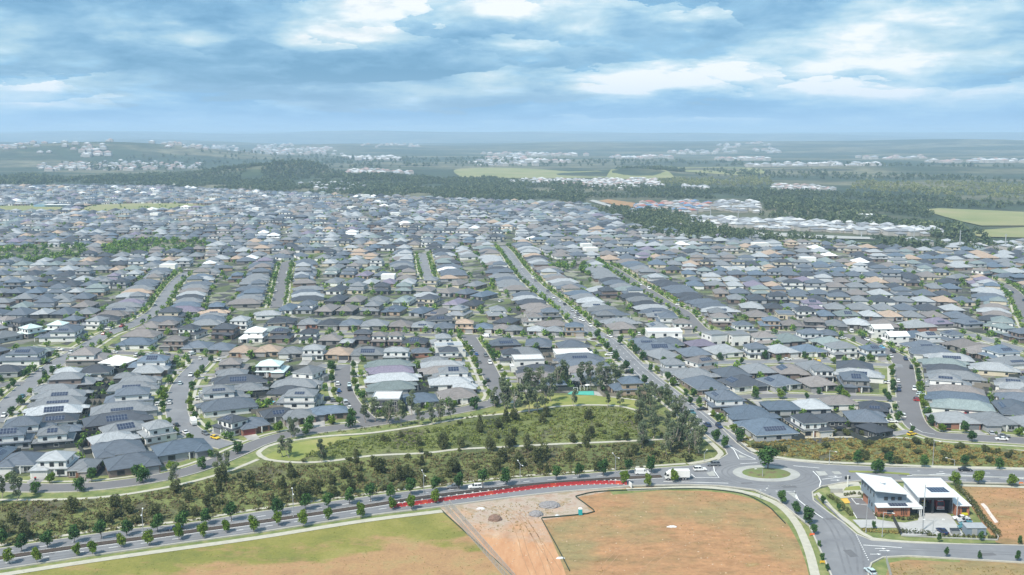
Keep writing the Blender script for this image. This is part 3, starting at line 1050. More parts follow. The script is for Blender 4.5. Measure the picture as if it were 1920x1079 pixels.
line([T(4, 1000, 378), T(4, 1732, 402)], .2, (2, 6))
# wheel paths worn darker along the lanes, patches and drains
wr = MB()
for A_, B_, fr_ in ((Ub, MED, (.24, .70)), (Lb, MED, (.25, .72))):
    for f_ in fr_:
        m_ = midline(A_, B_, f_)
        for s_ in (-.85, .85):
            c_ = offset(m_, s_)
            strip(wr, offset(c_, .3), offset(c_, -.3), .354)
for k_ in (1.9, 3.8, 6.2, 8.0):
    e_ = ell(rc[0], rc[1], rx_ + k_, ry_ + k_ * .85, 64)
    seg_ = [q for q in e_ + e_[:1] if in_main(*q)[0]]
    for i_ in range(len(seg_) - 1):
        if math.hypot(seg_[i_ + 1][0] - seg_[i_][0], seg_[i_ + 1][1] - seg_[i_][1]) < 5:
            strip(wr, [offset(seg_[i_:i_ + 2], -.3)[0], offset(seg_[i_:i_ + 2], -.3)[1]][::-1], [offset(seg_[i_:i_ + 2], .3)[0], offset(seg_[i_:i_ + 2], .3)[1]][::-1], .354)
for q_ in ([(1530, 935), (1600, 1010), (1615, 1079)], [(1500, 930), (1560, 990), (1592, 1079)], [(1600, 880), (1750, 884), (1920, 891), (2100, 897)], [(1700, 899), (1920, 905), (2100, 912)], [(1640, 1030), (1800, 1036), (2000, 1046)], [(1420, 862), (1370, 822), (1330, 800)]):
    m_ = smooth([G(*p) for p in q_], 4)
    for s_ in (-.85, .85):
        c_ = offset(m_, s_)
        strip(wr, offset(c_, .3), offset(c_, -.3), .354)
struct(wr.build('tyre_wear', sm('worn_asphalt', (.165, .167, .178), .14, .25, .9)))
pt_ = MB()
for px_, py_, a_, b_ in ((1560, 975, 4, 1.6), (1595, 1040, 2.5, 5), (1290, 898, 6, 1.5), (1480, 915, 5, 2), (620, 962, 5, 1.6), (300, 998, 7, 1.8), (90, 1040, 4, 2), (1700, 893, 6, 1.5), (1850, 1042, 5, 2), (1470, 880, 3, 3), (400, 1002, 3, 1.2), (1400, 908, 4, 1.2)):
    x_, y_ = G(px_, py_)
    an_ = .12
    pt_.add([(x_ + u * math.cos(an_) - v * math.sin(an_), y_ + u * math.sin(an_) + v * math.cos(an_), .3575) for u, v in ((-a_ / 2, -b_ / 2), (a_ / 2, -b_ / 2), (a_ / 2, b_ / 2), (-a_ / 2, b_ / 2))], [(0, 1, 2, 3)])
struct(pt_.build('asphalt_patches', sm('patched_asphalt', (.13, .13, .138), .12, .8, .9)))
# splitter islands as pale concrete
def slab(name, px, z0, z1, mat):
    P = [G(*p) for p in px]
    mb = MB()
    n = len(P)
    mb.add([(*q, z1) for q in P] + [(*q, z0) for q in P], [tuple(range(n))] + [(i, n + i, n + (i + 1) % n, (i + 1) % n) for i in range(n)])
    me = mb.mesh(name, mat)
    o = link(name, me)
    return struct(o)


slab('traffic_island', [T(20, 1090, 290), T(20, 1180, 320), T(20, 1105, 322)][::-1], .34, .45, M_conc)
slab('traffic_island', [T(20, 770, 475), T(20, 840, 455), T(20, 865, 505), T(20, 800, 505)][::-1], .34, .45, M_conc)
slab('traffic_island', [T(4, 320, 382), T(4, 385, 384), T(4, 405, 408), T(4, 345, 414)][::-1], .34, .45, M_conc)
slab('traffic_island', [T(4, 430, 384), T(4, 480, 384), T(4, 500, 402), T(4, 450, 402)][::-1], .34, .45, M_conc)
slab('traffic_island', [T(20, 1580, 672), T(20, 1652, 676), T(20, 1665, 735)][::-1], .34, .45, M_conc)
# arrows
for (px, py) in (T(4, 440, 416), T(4, 455, 442), T(4, 760, 906), T(4, 728, 944), T(4, 790, 920), T(4, 1170, 398)):
    x, y = G(px, py)
    pl.add([(x - 1.6, y - .12, ZL), (x + .6, y - .12, ZL), (x + .6, y + .12, ZL), (x - 1.6, y + .12, ZL)], [(0, 1, 2, 3)])
    pl.add([(x + .6, y - .5, ZL), (x + 1.6, y, ZL), (x + .6, y + .5, ZL)], [(0, 1, 2)])
# avenue centre dashes and parking lines
av = ROADS[ROADIX['avenue']]
line(av['c'], .2, (3, 6), z=av['z'] + .05, world=True)
line(offset(av['c'][:60], -3.3), .14, z=av['z'] + .05, world=True)
line(offset(av['c'][:60], 3.3), .14, z=av['z'] + .05, world=True)
line([T(8, 1065, 860), T(8, 1090, 895), T(8, 1160, 930), T(8, 1250, 945)], .25, z=.3 + .08)
struct(pl.build('road_markings', M_paintline))
# ------------------------------------------------------------------ houses
RC = {  # roof colours
    'charcoal': (.050, .056, .068), 'slate': (.095, .112, .138), 'grey': (.165, .175, .188), 'blue': (.095, .125, .165), 'taupe': (.175, .158, .152),
    'light': (.29, .305, .32), 'white': (.72, .73, .73), 'tan': (.33, .25, .19), 'green': (.17, .205, .205), 'pale': (.42, .50, .49), 'red': (.42, .09, .06), 'mauve': (.17, .15, .20)}
RC = {k: tuple(min(.74, x * 1.08) for x in v) for k, v in RC.items()}
RWORD = {'charcoal': 'charcoal', 'slate': 'slate-grey', 'grey': 'grey', 'blue': 'blue-grey', 'taupe': 'brown-grey', 'light': 'pale grey', 'white': 'white', 'tan': 'tan',
         'green': 'green-grey', 'pale': 'pale green', 'red': 'red', 'mauve': 'purple-grey'}
WC = {'white': (.68, .68, .66), 'cream': (.55, .49, .38), 'brick': (.20, .155, .135), 'greyb': (.20, .195, .19), 'grey': (.34, .35, .36), 'tan': (.36, .28, .21), 'dark': (.07, .075, .08), 'red': (.30, .15, .11)}
WWORD = {'white': 'white', 'cream': 'cream', 'brick': 'brown brick', 'greyb': 'grey brick', 'grey': 'grey', 'tan': 'tan brick', 'dark': 'dark', 'red': 'red brick'}
# code: roof colour letter + storeys + extras (s solar, f flat modern, t tall skinny top); walls by letter after /
RL = dict(c='charcoal', s='slate', g='grey', b='blue', t='taupe', l='light', w='white', n='tan', e='green', p='pale', r='red', m='mauve')
WL = dict(w='white', c='cream', b='brick', y='greyb', g='grey', n='tan', d='dark', r='red')

HS = []      # x, y, W, D, roof, storeys, flags, wall, facing


def H(k, tx, ty, code, W=None, D=None, face=None):
    code, _, wl = code.partition('/')
    st = 2 if '2' in code else 1
    flags = code[1:].replace('2', '')
    x, y = GT(k, tx, ty, 3.9 if st == 1 else 6.6)
    HS.append(dict(x=x, y=y, W=W, D=D, roof=RL[code[0]], st=st, flags=flags, wall=WL[wl] if wl else None, face=face, traced=True))


def HH(k, rows, W=None, D=None):
    for r in rows.split(';'):
        a = r.split()
        H(k, float(a[0]), float(a[1]), a[2], float(a[3]) if len(a) > 3 else W, float(a[4]) if len(a) > 4 else D, float(a[5]) if len(a) > 5 else None)


# left of the left street and its corner blocks
HH(5, "690 315 t2/y 15 19;880 370 w/w 14 14;705 445 c/w 12 16;520 505 g2/b 12 21;505 452 l2/w 9 14;415 570 g/w 10 18;450 620 gs/y 11 22;430 680 gs/y 11 22;395 745 ls/b 11.5 23;190 822 s2/c 11 17;400 815 cs/w 10 18;175 900 ss2/g 10 15;310 900 g2s/d 10 14;510 888 s/d 8 11")
HH(5, "150 312 ss2/w 14 24;60 440 c/g 11 15;70 178 g/g 13 16;480 140 ss2/w 17 22;245 122 p2/y 9 13;370 112 p2/g 9 13;572 62 s2/b 10 13;705 65 g2/w 11 14;45 65 t2/b 10 13;175 75 c2/y 11 14;-60 130 g 12 16;-70 300 s 12 18")
HH(5, "1060 178 t/w 20 15 -90;1135 115 t 13 15 -90;980 248 bs/w 19 14 -90;1318 212 t2/b 13 14 -90;1275 95 t2/b 12 12 -90;1560 265 s/g 14 15 -90;1730 275 s/y 14 15 -90;1885 300 n/n 13 14 -90;1440 125 c2/w 12 14;1690 125 c2/b 13 14;1905 150 w2/w 13 15")
HH(5, "1090 385 t/b 12 17;1290 390 bs2/b 11 20;1130 440 l/b 12 16;960 488 g/b 8 11;1075 500 g/w 11 18;1020 545 gs/w 11 22;970 608 s2/w 11 20;930 735 gS/g 13 26;880 815 cs/b 13 26;1140 845 l2/w 10 12;850 925 l/b 11 17;985 895 gs/g 11 18")
HH(5, "1320 985 b/g 19 15 -60;1085 1030 s/w 17 16 -62")
HH(1, "850 262 s/b 17 15 -62;210 280 s/g 13 16 -85;430 255 l2/w 12 14 -85;590 300 g/b 8 13 -85;50 250 bs/r 12 16 -85")
HH(5, "1740 385 t2/y 11 15;1735 465 g/y 11 15;1775 520 cs/w 12 23;1660 580 gs2/w 11 19;1850 585 g/d 10 14;1700 705 s/w 14 24;1800 805 c2s/w 13 15")
HH(6, "120 398 p2/g 14 13 -90;390 455 g2/w 13 16 -20;310 545 g/g 12 22 0;330 612 gs2/w 13 18 0;240 590 c 11 16 180;505 745 b/b 18 14 -75;320 775 g/b 15 15 -70;120 795 cs/g 15 16 -65;-20 842 s/r 13 16 -60")
HH(6, "60 290 n/n 13 14 -90;215 303 g/y 13 14 -90;410 278 l2/w 11 12 -90;560 310 n/n 13 14 -90;785 310 gs/y 17 15 -90;1055 292 l2/g 13 12 -90")
HH(6, "190 155 c2s/b 12 13;400 160 c2/w 10 12;565 205 t/y 12 13;685 226 l/b 7 9;800 165 c2/b 10 12;942 180 t2/b 8 11;1048 178 t2/b 8 11;1205 225 cs/b 13 13;1375 195 l2/w 10 12")
HH(6, "190 78 c 17 14 -90;400 88 gs/r 12 15 -90;555 95 c 12 15 -90;710 95 s/b 12 15 -90;890 100 g/y 16 15 -90;1095 105 t/b 13 15 -90;1280 110 gs/y 13 15 -90;1460 120 s 13 15 -90;1630 100 n2/n 11 13 -90;1780 122 b 12 15 -90;1895 128 t 12 15 -90")
HH(6, "985 400 e/w 11 23;1000 447 m/g 11 23;1010 505 l/b 12 25;1000 568 e/g 12 22;1060 650 wf2/d 12 15 -90;1280 652 b/y 16 17 -78")
HH(6, "1420 262 lsf2/w 10 16;1440 312 c2/n 10 13;1270 300 s/r 8 11;1350 368 g/g 9 13 180;1400 398 l/w 11 22;1420 438 t/w 11 22;1480 470 gs2/b 10 18;1470 545 l/w 11 22;1560 595 l/b 8 11;1450 620 t/w 16 15 -75")
HH(6, "1855 240 ss/b 13 17;1900 310 c2/w 12 14")
HH(7, "70 312 g/w 12 20;200 240 s/d 14 16;455 256 s/b 13 17;465 322 wf/w 12 20;505 345 ss/w 12 24;540 395 s/g 12 24;560 435 t/w 11 18;115 372 wf2/w 12 17;180 445 c/w 13 20;190 492 t/d 13 18;640 490 g/w 14 22;285 520 b/d 9 12")
HH(7, "100 40 t2/w 11 13;15 75 c/b 12 15;130 145 l/g 13 15 -90;345 110 b2/n 11 12 -90;240 150 g/g 10 13 -90;10 135 g 12 15 -90")
HH(7, "700 28 g2/y 12 16;810 92 g/y 12 22;850 148 t/b 16 15;1090 128 wf2/w 20 12 -90;1170 40 s2/w 15 14;1280 100 t2/c 11 14 -90")
HH(7, "1010 232 ss 14 16;1190 235 s/d 13 15;1085 288 ss/g 13 22;1140 335 g/y 15 18;1410 232 m/b 16 15;1430 315 s/y 15 16;1640 315 l/w 17 16 -75;1540 180 gf2/w 11 13;1650 180 gf2/w 11 13;1790 190 t2/c 13 14;1850 270 s2/w 11 13;1740 100 s2/c 13 14;1560 40 t2/b 13 14;1830 30 t 14 15")
HH(7, "1195 408 g2/w 12 14;1412 405 ts2/c 13 14;1395 512 g/y 15 24;1470 562 s/b 15 22;1620 452 s/d 15 17;1815 440 g/b 14 17;1780 542 cs/w 17 17 -70;1610 655 ss2/b 14 16;1725 765 b/y 19 25;1850 830 bs/g 19 19")
HH(8, "90 440 ts/b 14 17;260 438 g/d 14 17;95 548 ss/g 15 16 -72;315 520 t/y 14 15 -80;380 425 g2/w 9 13;650 425 c/d 17 18;680 475 ls/w 11 22;690 535 ss2/y 12 21")
HH(8, "100 712 b/g 16 16 95;300 700 l/g 15 18 95;570 700 t/w 15 16 95;790 725 cs/d 15 17;325 800 c2/c 12 17 -80;730 795 s/d 15 16;785 858 c/d 11 9;480 800 c/d 9 11")
HH(8, "130 212 e/b 16 17 -80;300 165 s2/w 13 13 -80;450 155 s 11 12;130 302 l/b 14 16 -72;300 298 b/w 14 15 -75;475 232 e/g 19 16;560 285 g2/w 14 15 -80;730 290 bs2/w 11 12 -80")
HH(8, "60 85 b2/n 12 13;230 108 t/y 13 14;360 78 t2/d 12 13;510 100 g/y 13 16;640 90 l 14 16;800 100 t/y 15 16;1100 98 l/r 15 18;1250 85 ms/y 13 17;1470 92 ss 14 16;1700 70 e2 15 15;1770 120 e2/b 12 13")
HH(8, "840 148 wG2/w 9 13;935 180 wGs2/w 9 13;1210 178 ls2/w 12 13;1395 180 ss2/y 12 13;1110 205 b 13 17;1125 255 ss/w 13 18;1205 298 s/w 13 22;1340 345 ls/g 12 23;1365 395 e/g 12 23;1370 440 c/d 12 22;1400 485 g/g 12 25;1360 530 gs2/g 11 20;1425 590 t/b 12 24;1430 640 b/g 12 26;1450 698 e/w 12 25;1385 785 l/r 18 17 -88;1690 812 g/g 14 18 -88;1855 818 g/w 14 18 -88")
HH(8, "1445 240 t/y 15 18;1590 282 ts/b 13 19;1805 312 bs2/b 14 18;1775 392 gs/w 13 22;1765 440 l/c 13 22;1885 462 m/b 12 20;1800 525 gs/g 12 23;1850 570 l/w 12 23;1830 622 t/w 12 23;1890 650 s 12 23;1870 722 ss/g 13 22;2010 520 s 12 23;2010 600 g 12 23;2010 700 t 12 22;2020 815 g/w 14 18 -88")
for h in HS:
    if h['face'] is None:
        ri, d, k, side = near_road(h['x'], h['y'])
        tx, ty = RT[k]
        # towards the road, square to it
        fx, fy = (ty, -tx) if side > 0 else (-ty, tx)
        h['face'] = math.degrees(math.atan2(fy, fx))
    h['W'] = h['W'] or 12.5
    h['D'] = h['D'] or 17


def corners(h, g=0.0):
    a = R(h['face'])
    fx, fy = math.cos(a), math.sin(a)          # forward
    sx, sy = -fy, fx
    w_, d_ = h['W'] / 2 + g, h['D'] / 2 + g
    return [(h['x'] + sx * i * w_ + fx * j * d_, h['y'] + sy * i * w_ + fy * j * d_) for i, j in ((-1, -1), (1, -1), (1, 1), (-1, 1))]


def overlap(a, b, g=0.0):
    """separation vector to push b out of a, or None"""
    A, B = corners(a, g / 2), corners(b, g / 2)
    best = None
    for ang in (a['face'], a['face'] + 90, b['face'], b['face'] + 90):
        ux, uy = math.cos(R(ang)), math.sin(R(ang))
        pa_ = [x * ux + y * uy for x, y in A]
        pb_ = [x * ux + y * uy for x, y in B]
        o = min(max(pa_), max(pb_)) - max(min(pa_), min(pb_))
        if o <= 0:
            return None
        if best is None or o < best[0]:
            s = 1 if (b['x'] - a['x']) * ux + (b['y'] - a['y']) * uy > 0 else -1
            best = (o, ux * s, uy * s)
    return best


def off_road(h, gap=3.0):
    """push a house back from any street it would stand in"""
    for (x, y) in corners(h) + [((corners(h)[2][0] + corners(h)[3][0]) / 2, (corners(h)[2][1] + corners(h)[3][1]) / 2)]:
        ri, d, k, side = near_road(x, y)
        need = RW[ri] / 2 + gap - d
        if need > 0:
            vx, vy = x - RP[k, 0], y - RP[k, 1]
            l = math.hypot(vx, vy) or 1
            cx, cy = h['x'] - RP[k, 0], h['y'] - RP[k, 1]
            if vx * cx + vy * cy < 0:
                vx, vy = -vx, -vy
                need = RW[ri] / 2 + gap + d
            h['x'] += vx / l * need * .6
            h['y'] += vy / l * need * .6


for it in range(14):
    for h in HS:
        off_road(h, 2.6)
    for i, a in enumerate(HS):
        for b_ in HS[i + 1:]:
            if abs(a['x'] - b_['x']) + abs(a['y'] - b_['y']) < 45:
                o = overlap(a, b_, 1.3)
                if o:
                    m_ = min(o[0], 3) * .5
                    a['x'] -= o[1] * m_
                    a['y'] -= o[2] * m_
                    b_['x'] += o[1] * m_
                    b_['y'] += o[2] * m_
for i, a in enumerate(HS):      # what still overlaps is built a little smaller
    for b_ in HS[:i]:
        if abs(a['x'] - b_['x']) + abs(a['y'] - b_['y']) < 45:
            for _ in range(8):
                if not overlap(a, b_, .8):
                    break
                q = a if a['W'] * a['D'] > b_['W'] * b_['D'] else b_
                q['D'] *= .94
                q['W'] *= .97

# the rest of the suburb in rows
ROOFPICK = ['charcoal'] * 18 + ['slate'] * 26 + ['grey'] * 28 + ['blue'] * 7 + ['taupe'] * 17 + ['light'] * 17 + ['white'] * 2 + ['tan'] * 4 + ['green'] * 7 + ['mauve'] * 3
WALLPICK = ['white'] * 6 + ['cream'] * 4 + ['brick'] * 5 + ['greyb'] * 6 + ['grey'] * 6 + ['tan'] * 3 + ['dark'] * 2
grid = {}


def cell(x, y):
    return (int(x // 30), int(y // 30))


for h in HS:
    grid.setdefault(cell(h['x'], h['y']), []).append(h)


def free(h, g=1.2):
    cx, cy = cell(h['x'], h['y'])
    for i in (-1, 0, 1):
        for j in (-1, 0, 1):
            for q in grid.get((cx + i, cy + j), ()):
                if overlap(q, h, g):
                    return False
    return True


def clear_of_roads(h, gap=3.0):
    for x, y in corners(h) + [(h['x'], h['y'])]:
        ri, d, k, s = near_road(x, y)
        if d < RW[ri] / 2 + gap:
            return False
    return True


in_sub = inpoly([G(*p) for p in SUB])
FIELDS = [[(150, 398), (175, 386), (250, 383), (345, 383), (400, 389), (330, 394), (220, 398)], [(-80, 398), (-80, 389), (60, 387), (128, 390), (118, 396), (20, 400)],
          [(960, 488), (1100, 484), (1150, 500), (1150, 515), (1010, 515)]]
BELTS = [[(-80, 497), (-80, 470), (60, 464), (165, 462), (170, 478), (120, 492)], [(190, 482), (195, 462), (250, 455), (380, 452), (400, 462), (330, 476), (230, 480)],
         [(1025, 516), (1030, 496), (1120, 492), (1140, 500), (1135, 512)]]
bad = [inpoly([G(*p) for p in f]) for f in FIELDS + BELTS]
in_green = inpoly([G(*p) for p in [(884, 790), (930, 768), (1000, 733), (1190, 738), (1300, 795)]])
FR = []


def rowfill(poly, ang, lotw=13.0, phase=0.0, depth=17.0, period=None, jit=.5):
    """back-to-back rows with a street between every two; ang = direction along the rows"""
    P = [G(*p) for p in poly]
    ip = inpoly(P)
    a = R(ang)
    ux, uy = math.cos(a), math.sin(a)
    vx, vy = -uy, ux
    us_ = [x * ux + y * uy for x, y in P]
    vs_ = [x * vx + y * vy for x, y in P]
    per = period or 64.0
    v = math.floor(min(vs_) / per) * per + phase
    row = 0
    while v < max(vs_):
        for dv, fc in ((15.5, -1), (15.5 + 29.0, 1)):
            u = min(us_) - rng.uniform(0, lotw)
            bend = rng.uniform(-2, 2)
            while u < max(us_):
                lw = lotw * rng.uniform(.85, 1.3)
                x = (u + lw / 2) * ux + (v + dv + bend * math.sin(u / 90)) * vx
                y = (u + lw / 2) * uy + (v + dv + bend * math.sin(u / 90)) * vy
                u += lw
                if not ip(x, y)[0] or not in_sub(x, y)[0] or any(b(x, y)[0] for b in bad):
                    continue
                px, py = to_px(x, y)
                if px < -160 or px > 2080 or py > 700:
                    continue
                if rng.random() < .025:
                    continue
                st = 2 if rng.random() < .24 else 1
                h = dict(x=x, y=y, W=lw - 1.9, D=depth * rng.uniform(.85, 1.12) * (.85 if st == 2 else 1), roof=rng.choice(ROOFPICK), st=st,
                         flags=('s' if rng.random() < .2 else '') + ('f' if rng.random() < .025 else ''), wall=None, face=ang + 90 * fc, traced=False)
                if free(h) and clear_of_roads(h):
                    HS.append(h)
                    grid.setdefault(cell(x, y), []).append(h)
        FR.append((v, ang))
        v += per
        row += 1


# houses along traced streets first, both kerbs
for key in ('left', 'avenue', 'back', 'edge', 'shortfar', 'farmid', 'right', 'park', 'farright', 'row4', 'row3', 'row2', 'centre', 'leftcross', 'cross1', 'cross2', 'cross3', 'leftside'):
    r = ROADS[ROADIX[key]]
    c = r['c']
    for s in (1, -1):
        acc, nxt = 0.0, rng.uniform(2, 8)
        for i in range(1, len(c) - 1):
            acc += math.hypot(c[i][0] - c[i - 1][0], c[i][1] - c[i - 1][1])
            if acc < nxt:
                continue
            tx, ty = c[i + 1][0] - c[i - 1][0], c[i + 1][1] - c[i - 1][1]
            l = math.hypot(tx, ty)
            tx, ty = tx / l, ty / l
            W = rng.uniform(10.5, 12.5)
            st = 2 if rng.random() < .25 else 1
            D = rng.uniform(17, 23) * (.85 if st == 2 else 1)
            off = r['w'] / 2 + 5.5 + D / 2
            x, y = c[i][0] - ty * s * off, c[i][1] + tx * s * off
            h = dict(x=x, y=y, W=W, D=D, roof=rng.choice(ROOFPICK), st=st, flags='s' if rng.random() < .2 else '', wall=None,
                     face=math.degrees(math.atan2(-tx * s, ty * s)), traced=False)
            if in_green(x, y)[0] or not in_sub(x, y)[0] or not free(h, 1.5) or not clear_of_roads(h, 2.4):
                continue
            HS.append(h)
            grid.setdefault(cell(x, y), []).append(h)
            nxt = acc + W + 2.0
rowfill([(-200, 660), (235, 600), (270, 570), (345, 500), (375, 470), (-250, 475)], 3, phase=20)
rowfill([(300, 610), (360, 500), (520, 490), (505, 600), (480, 640)], 100, 12.5)
rowfill([(540, 625), (545, 500), (780, 478), (800, 525), (1060, 635)], -2, 12.8, phase=44, period=66)
rowfill([(945, 468), (1150, 500), (1330, 620), (1100, 618)], 101, 12.5, 30)
rowfill([(1150, 500), (1340, 620), (1900, 640), (1935, 570), (1860, 525), (1500, 480)], -4, 13.5, 10)
rowfill([(1700, 640), (1950, 700), (2200, 700), (2200, 560), (1930, 560)], 60, 13.5, 10)
rowfill([(-300, 500), (-300, 425), (520, 425), (530, 492), (300, 500)], 8, 14, 5)
rowfill([(520, 500), (500, 425), (960, 425), (940, 475), (790, 480)], -8, 14, 15)
rowfill([(940, 500), (950, 430), (1190, 430), (1450, 455), (1500, 510), (1200, 500)], 14, 14, 25)
rowfill([(1440, 530), (1430, 452), (1640, 464), (1920, 474), (2300, 490), (2300, 560), (1900, 560)], 6, 14, 0)
rowfill([(-400, 428), (-400, 344), (300, 352), (640, 368), (700, 428)], -14, 14, 0)
rowfill([(640, 432), (600, 366), (1090, 384), (1190, 424), (1190, 434)], 17, 14, 0)
rowfill([(-60, 700), (60, 640), (700, 640), (1300, 700), (1300, 640), (900, 600), (0, 600)], 0, 13, 30)
for ph_ in (20, 48):
    rowfill([(250, 640), (340, 500), (560, 480), (560, 640)], 100, 12.5, ph_)
    rowfill([(780, 640), (780, 470), (960, 465), (1080, 640)], 100, 12.5, ph_)
    rowfill([(940, 470), (1160, 490), (1340, 640), (1080, 640)], 101, 12.5, ph_)
for h in HS:
    if h['wall'] is None:
        h['wall'] = rng.choice(WALLPICK)
    h['dist'] = math.hypot(h['x'], h['y'])
    h['px'] = to_px(h['x'], h['y'])


def roof_z(h):
    return 2.75 if h['st'] == 1 else 5.6


def house_layout(h, rg):
    """boxes of the house in its own frame: front towards -y"""
    W, D = h['W'], h['D']
    gw = min(5.9, W * .48)
    gside = rg.choice((-1, 1))
    d0 = 1.6 if D > 12 else 1.0
    return gw, gside, d0


WALLH = 2.6


def build_house(h, full, lod):
    """lod 0: windows with frames; 1: plain windows"""
    rg = random.Random(int(h['x'] * 7 + h['y'] * 13))
    W, D, st = h['W'], h['D'], h['st']
    gw, gs, d0 = house_layout(h, rg)
    wn = 'modern_house' if 'f' in h['flags'] else 'suburban_house'
    r = root(wn, (h['x'], h['y'], .14), R(h['face'] + 90))
    x0, x1, y0, y1 = -W / 2, W / 2, -D / 2, D / 2
    wc, rcol = WC[h['wall']], RC[h['roof']]
    v = rg.uniform(.78, 1.25)
    rcol = tuple(min(.8, c * v) for c in rcol)
    e = .5
    tan = .44
    wall, roof, gut = MB(), MB(), MB()
    fy = y0 + d0                 # main front wall; the garage stands forward to y0
    gx0, gx1 = (x1 - gw, x1) if gs > 0 else (x0, x0 + gw)
    top = WALLH
    if 'f' in h['flags']:
        H2 = 6.2 if st == 2 else 3.3
        wall.box(x0, x1, fy, y1, 0, H2)
        wall.box(gx0, gx1, y0, fy + .02, 0, 3.1)
        roof.box(x0 - .15, x1 + .15, fy - .15, y1 + .15, H2 + .005, H2 + .12)
        roof.box(gx0 - .15, gx1 + .15, y0 - .15, fy - .16, 3.105, 3.25)
        for (a, b, c_, d) in ((x0 - .2, x1 + .2, fy - .2, fy + .02), (x0 - .2, x1 + .2, y1 - .02, y1 + .2), (x0 - .2, x0 + .02, fy + .03, y1 - .03), (x1 - .02, x1 + .2, fy + .03, y1 - .03)):
            gut.box(a, b, c_, d, H2 - .25, H2 + .5)
    elif 'G' in h['flags']:
        H2 = 5.6
        wall.box(x0, x1, fy, y1, 0, H2)
        wall.box(gx0, gx1, y0, fy + .02, 0, 2.9)
        rh = W / 2 * .42
        wall.add([(x0, fy, H2), (x1, fy, H2), (0, fy, H2 + rh), (x0, y1, H2), (x1, y1, H2), (0, y1, H2 + rh)], [(0, 1, 2), (4, 3, 5)])
        ya, yb = fy - .5, y1 + .5
        for s in (-1, 1):
            xe = s * (W / 2 + .4)
            ze = H2 - .4 * .42
            roof.add([(xe, ya, ze), (xe, yb, ze), (0, yb, H2 + rh), (0, ya, H2 + rh), (xe, ya, ze + .15), (xe, yb, ze + .15), (0, yb, H2 + rh + .15), (0, ya, H2 + rh + .15)],
                     [(0, 1, 2, 3), (7, 6, 5, 4), (0, 3, 7, 4), (1, 5, 6, 2), (0, 4, 5, 1)])
        roof.box(gx0 - .3, gx1 + .3, y0 - .4, fy - .02, 2.905, 3.05)
    else:
        wall.box(x0, x1, fy, y1, 0, top)
        wall.box(gx0, gx1, y0, fy + .02, 0, top)
        gut.box(x0 - e, x1 + e, fy - e, y1 + e, top, top + .16)
        gut.box(gx0 - e + .03, gx1 + e - .03, y0 - e, fy - e - .003, top + .004, top + .164)
        roof.hip(x0 - e, x1 + e, fy - e, y1 + e, top + .17, tan, 0, 1)
        roof.hip(gx0 - e + .03, gx1 + e - .03, y0 - e, fy - e + gw + 1, top + .175, tan, 0, 1)
        if rg.random() < .45 and D > 13:                 # alfresco roof stepping out at the back
            aw = W * rg.uniform(.35, .5)
            ax = x0 if rg.random() < .5 else x1 - aw
            gut.box(ax + .04, ax + aw - .04, y1 + e + .003, y1 + e + 2.4, top - .1, top + .06)
            roof.hip(ax + .04, ax + aw - .04, y1 - aw * .5, y1 + e + 2.4, top + .065, tan, 0, 1)
            for px3 in (ax + .3, ax + aw - .3):
                wall.box(px3 - .12, px3 + .12, y1 + e + 2.0, y1 + e + 2.24, 0, top - .1)
        if st == 2:
            ud = D * rg.uniform(.62, .78)
            ux0, ux1 = x0 + .3, x1 - .3
            if rg.random() < .5 and W > 11:
                if gs > 0:
                    ux1 -= W * .15
                else:
                    ux0 += W * .15
            uy0, uy1 = fy + .15, fy + .15 + ud
            wall.box(ux0, ux1, uy0, uy1, top + .02, 5.45, 1)
            gut.box(ux0 - e, ux1 + e, uy0 - e, uy1 + e, 5.45, 5.61)
            roof.hip(ux0 - e, ux1 + e, uy0 - e, uy1 + e, 5.62, tan, 0, 1)
    upm = rg.choice([M_wall, M_white]) if st == 2 and h['wall'] != 'white' else M_wall
    ridge_c = tuple(min(.8, c * 1.45 + .02) for c in rcol)
    wob = wall.build('wall', [M_wall, upm], r, wc)
    rob = roof.build('roof', [M_roof, M_ridge], r, rcol)
    if gut.v:
        gut.build('gutter', M_gutter, r, rg.choice([(.62, .62, .6), rcol, rcol, (.3, .31, .32)]))
    # garage door
    g = MB()
    g.box(gx0 + .5, gx1 - .5, y0 - .05, y0 - .003, .05, 2.25)
    gcol = rg.choice([(.55, .55, .53), (.16, .17, .18), (.3, .3, .3), (.06, .065, .07), (.25, .06, .05) if 'r' == h['wall'][0] and h['wall'] == 'red' else (.36, .33, .3)])
    g.build('garage_door', M_wall, r, gcol)
    dx = (gx0 - 1.3) if gs > 0 else (gx1 + 1.3)
    dd = MB()
    dd.box(dx - .5, dx + .5, fy - .06, fy - .003, .05, 2.15)
    dd.build('front_door', M_wall, r, rg.choice([(.05, .05, .055), (.20, .10, .06), (.3, .3, .3)]))

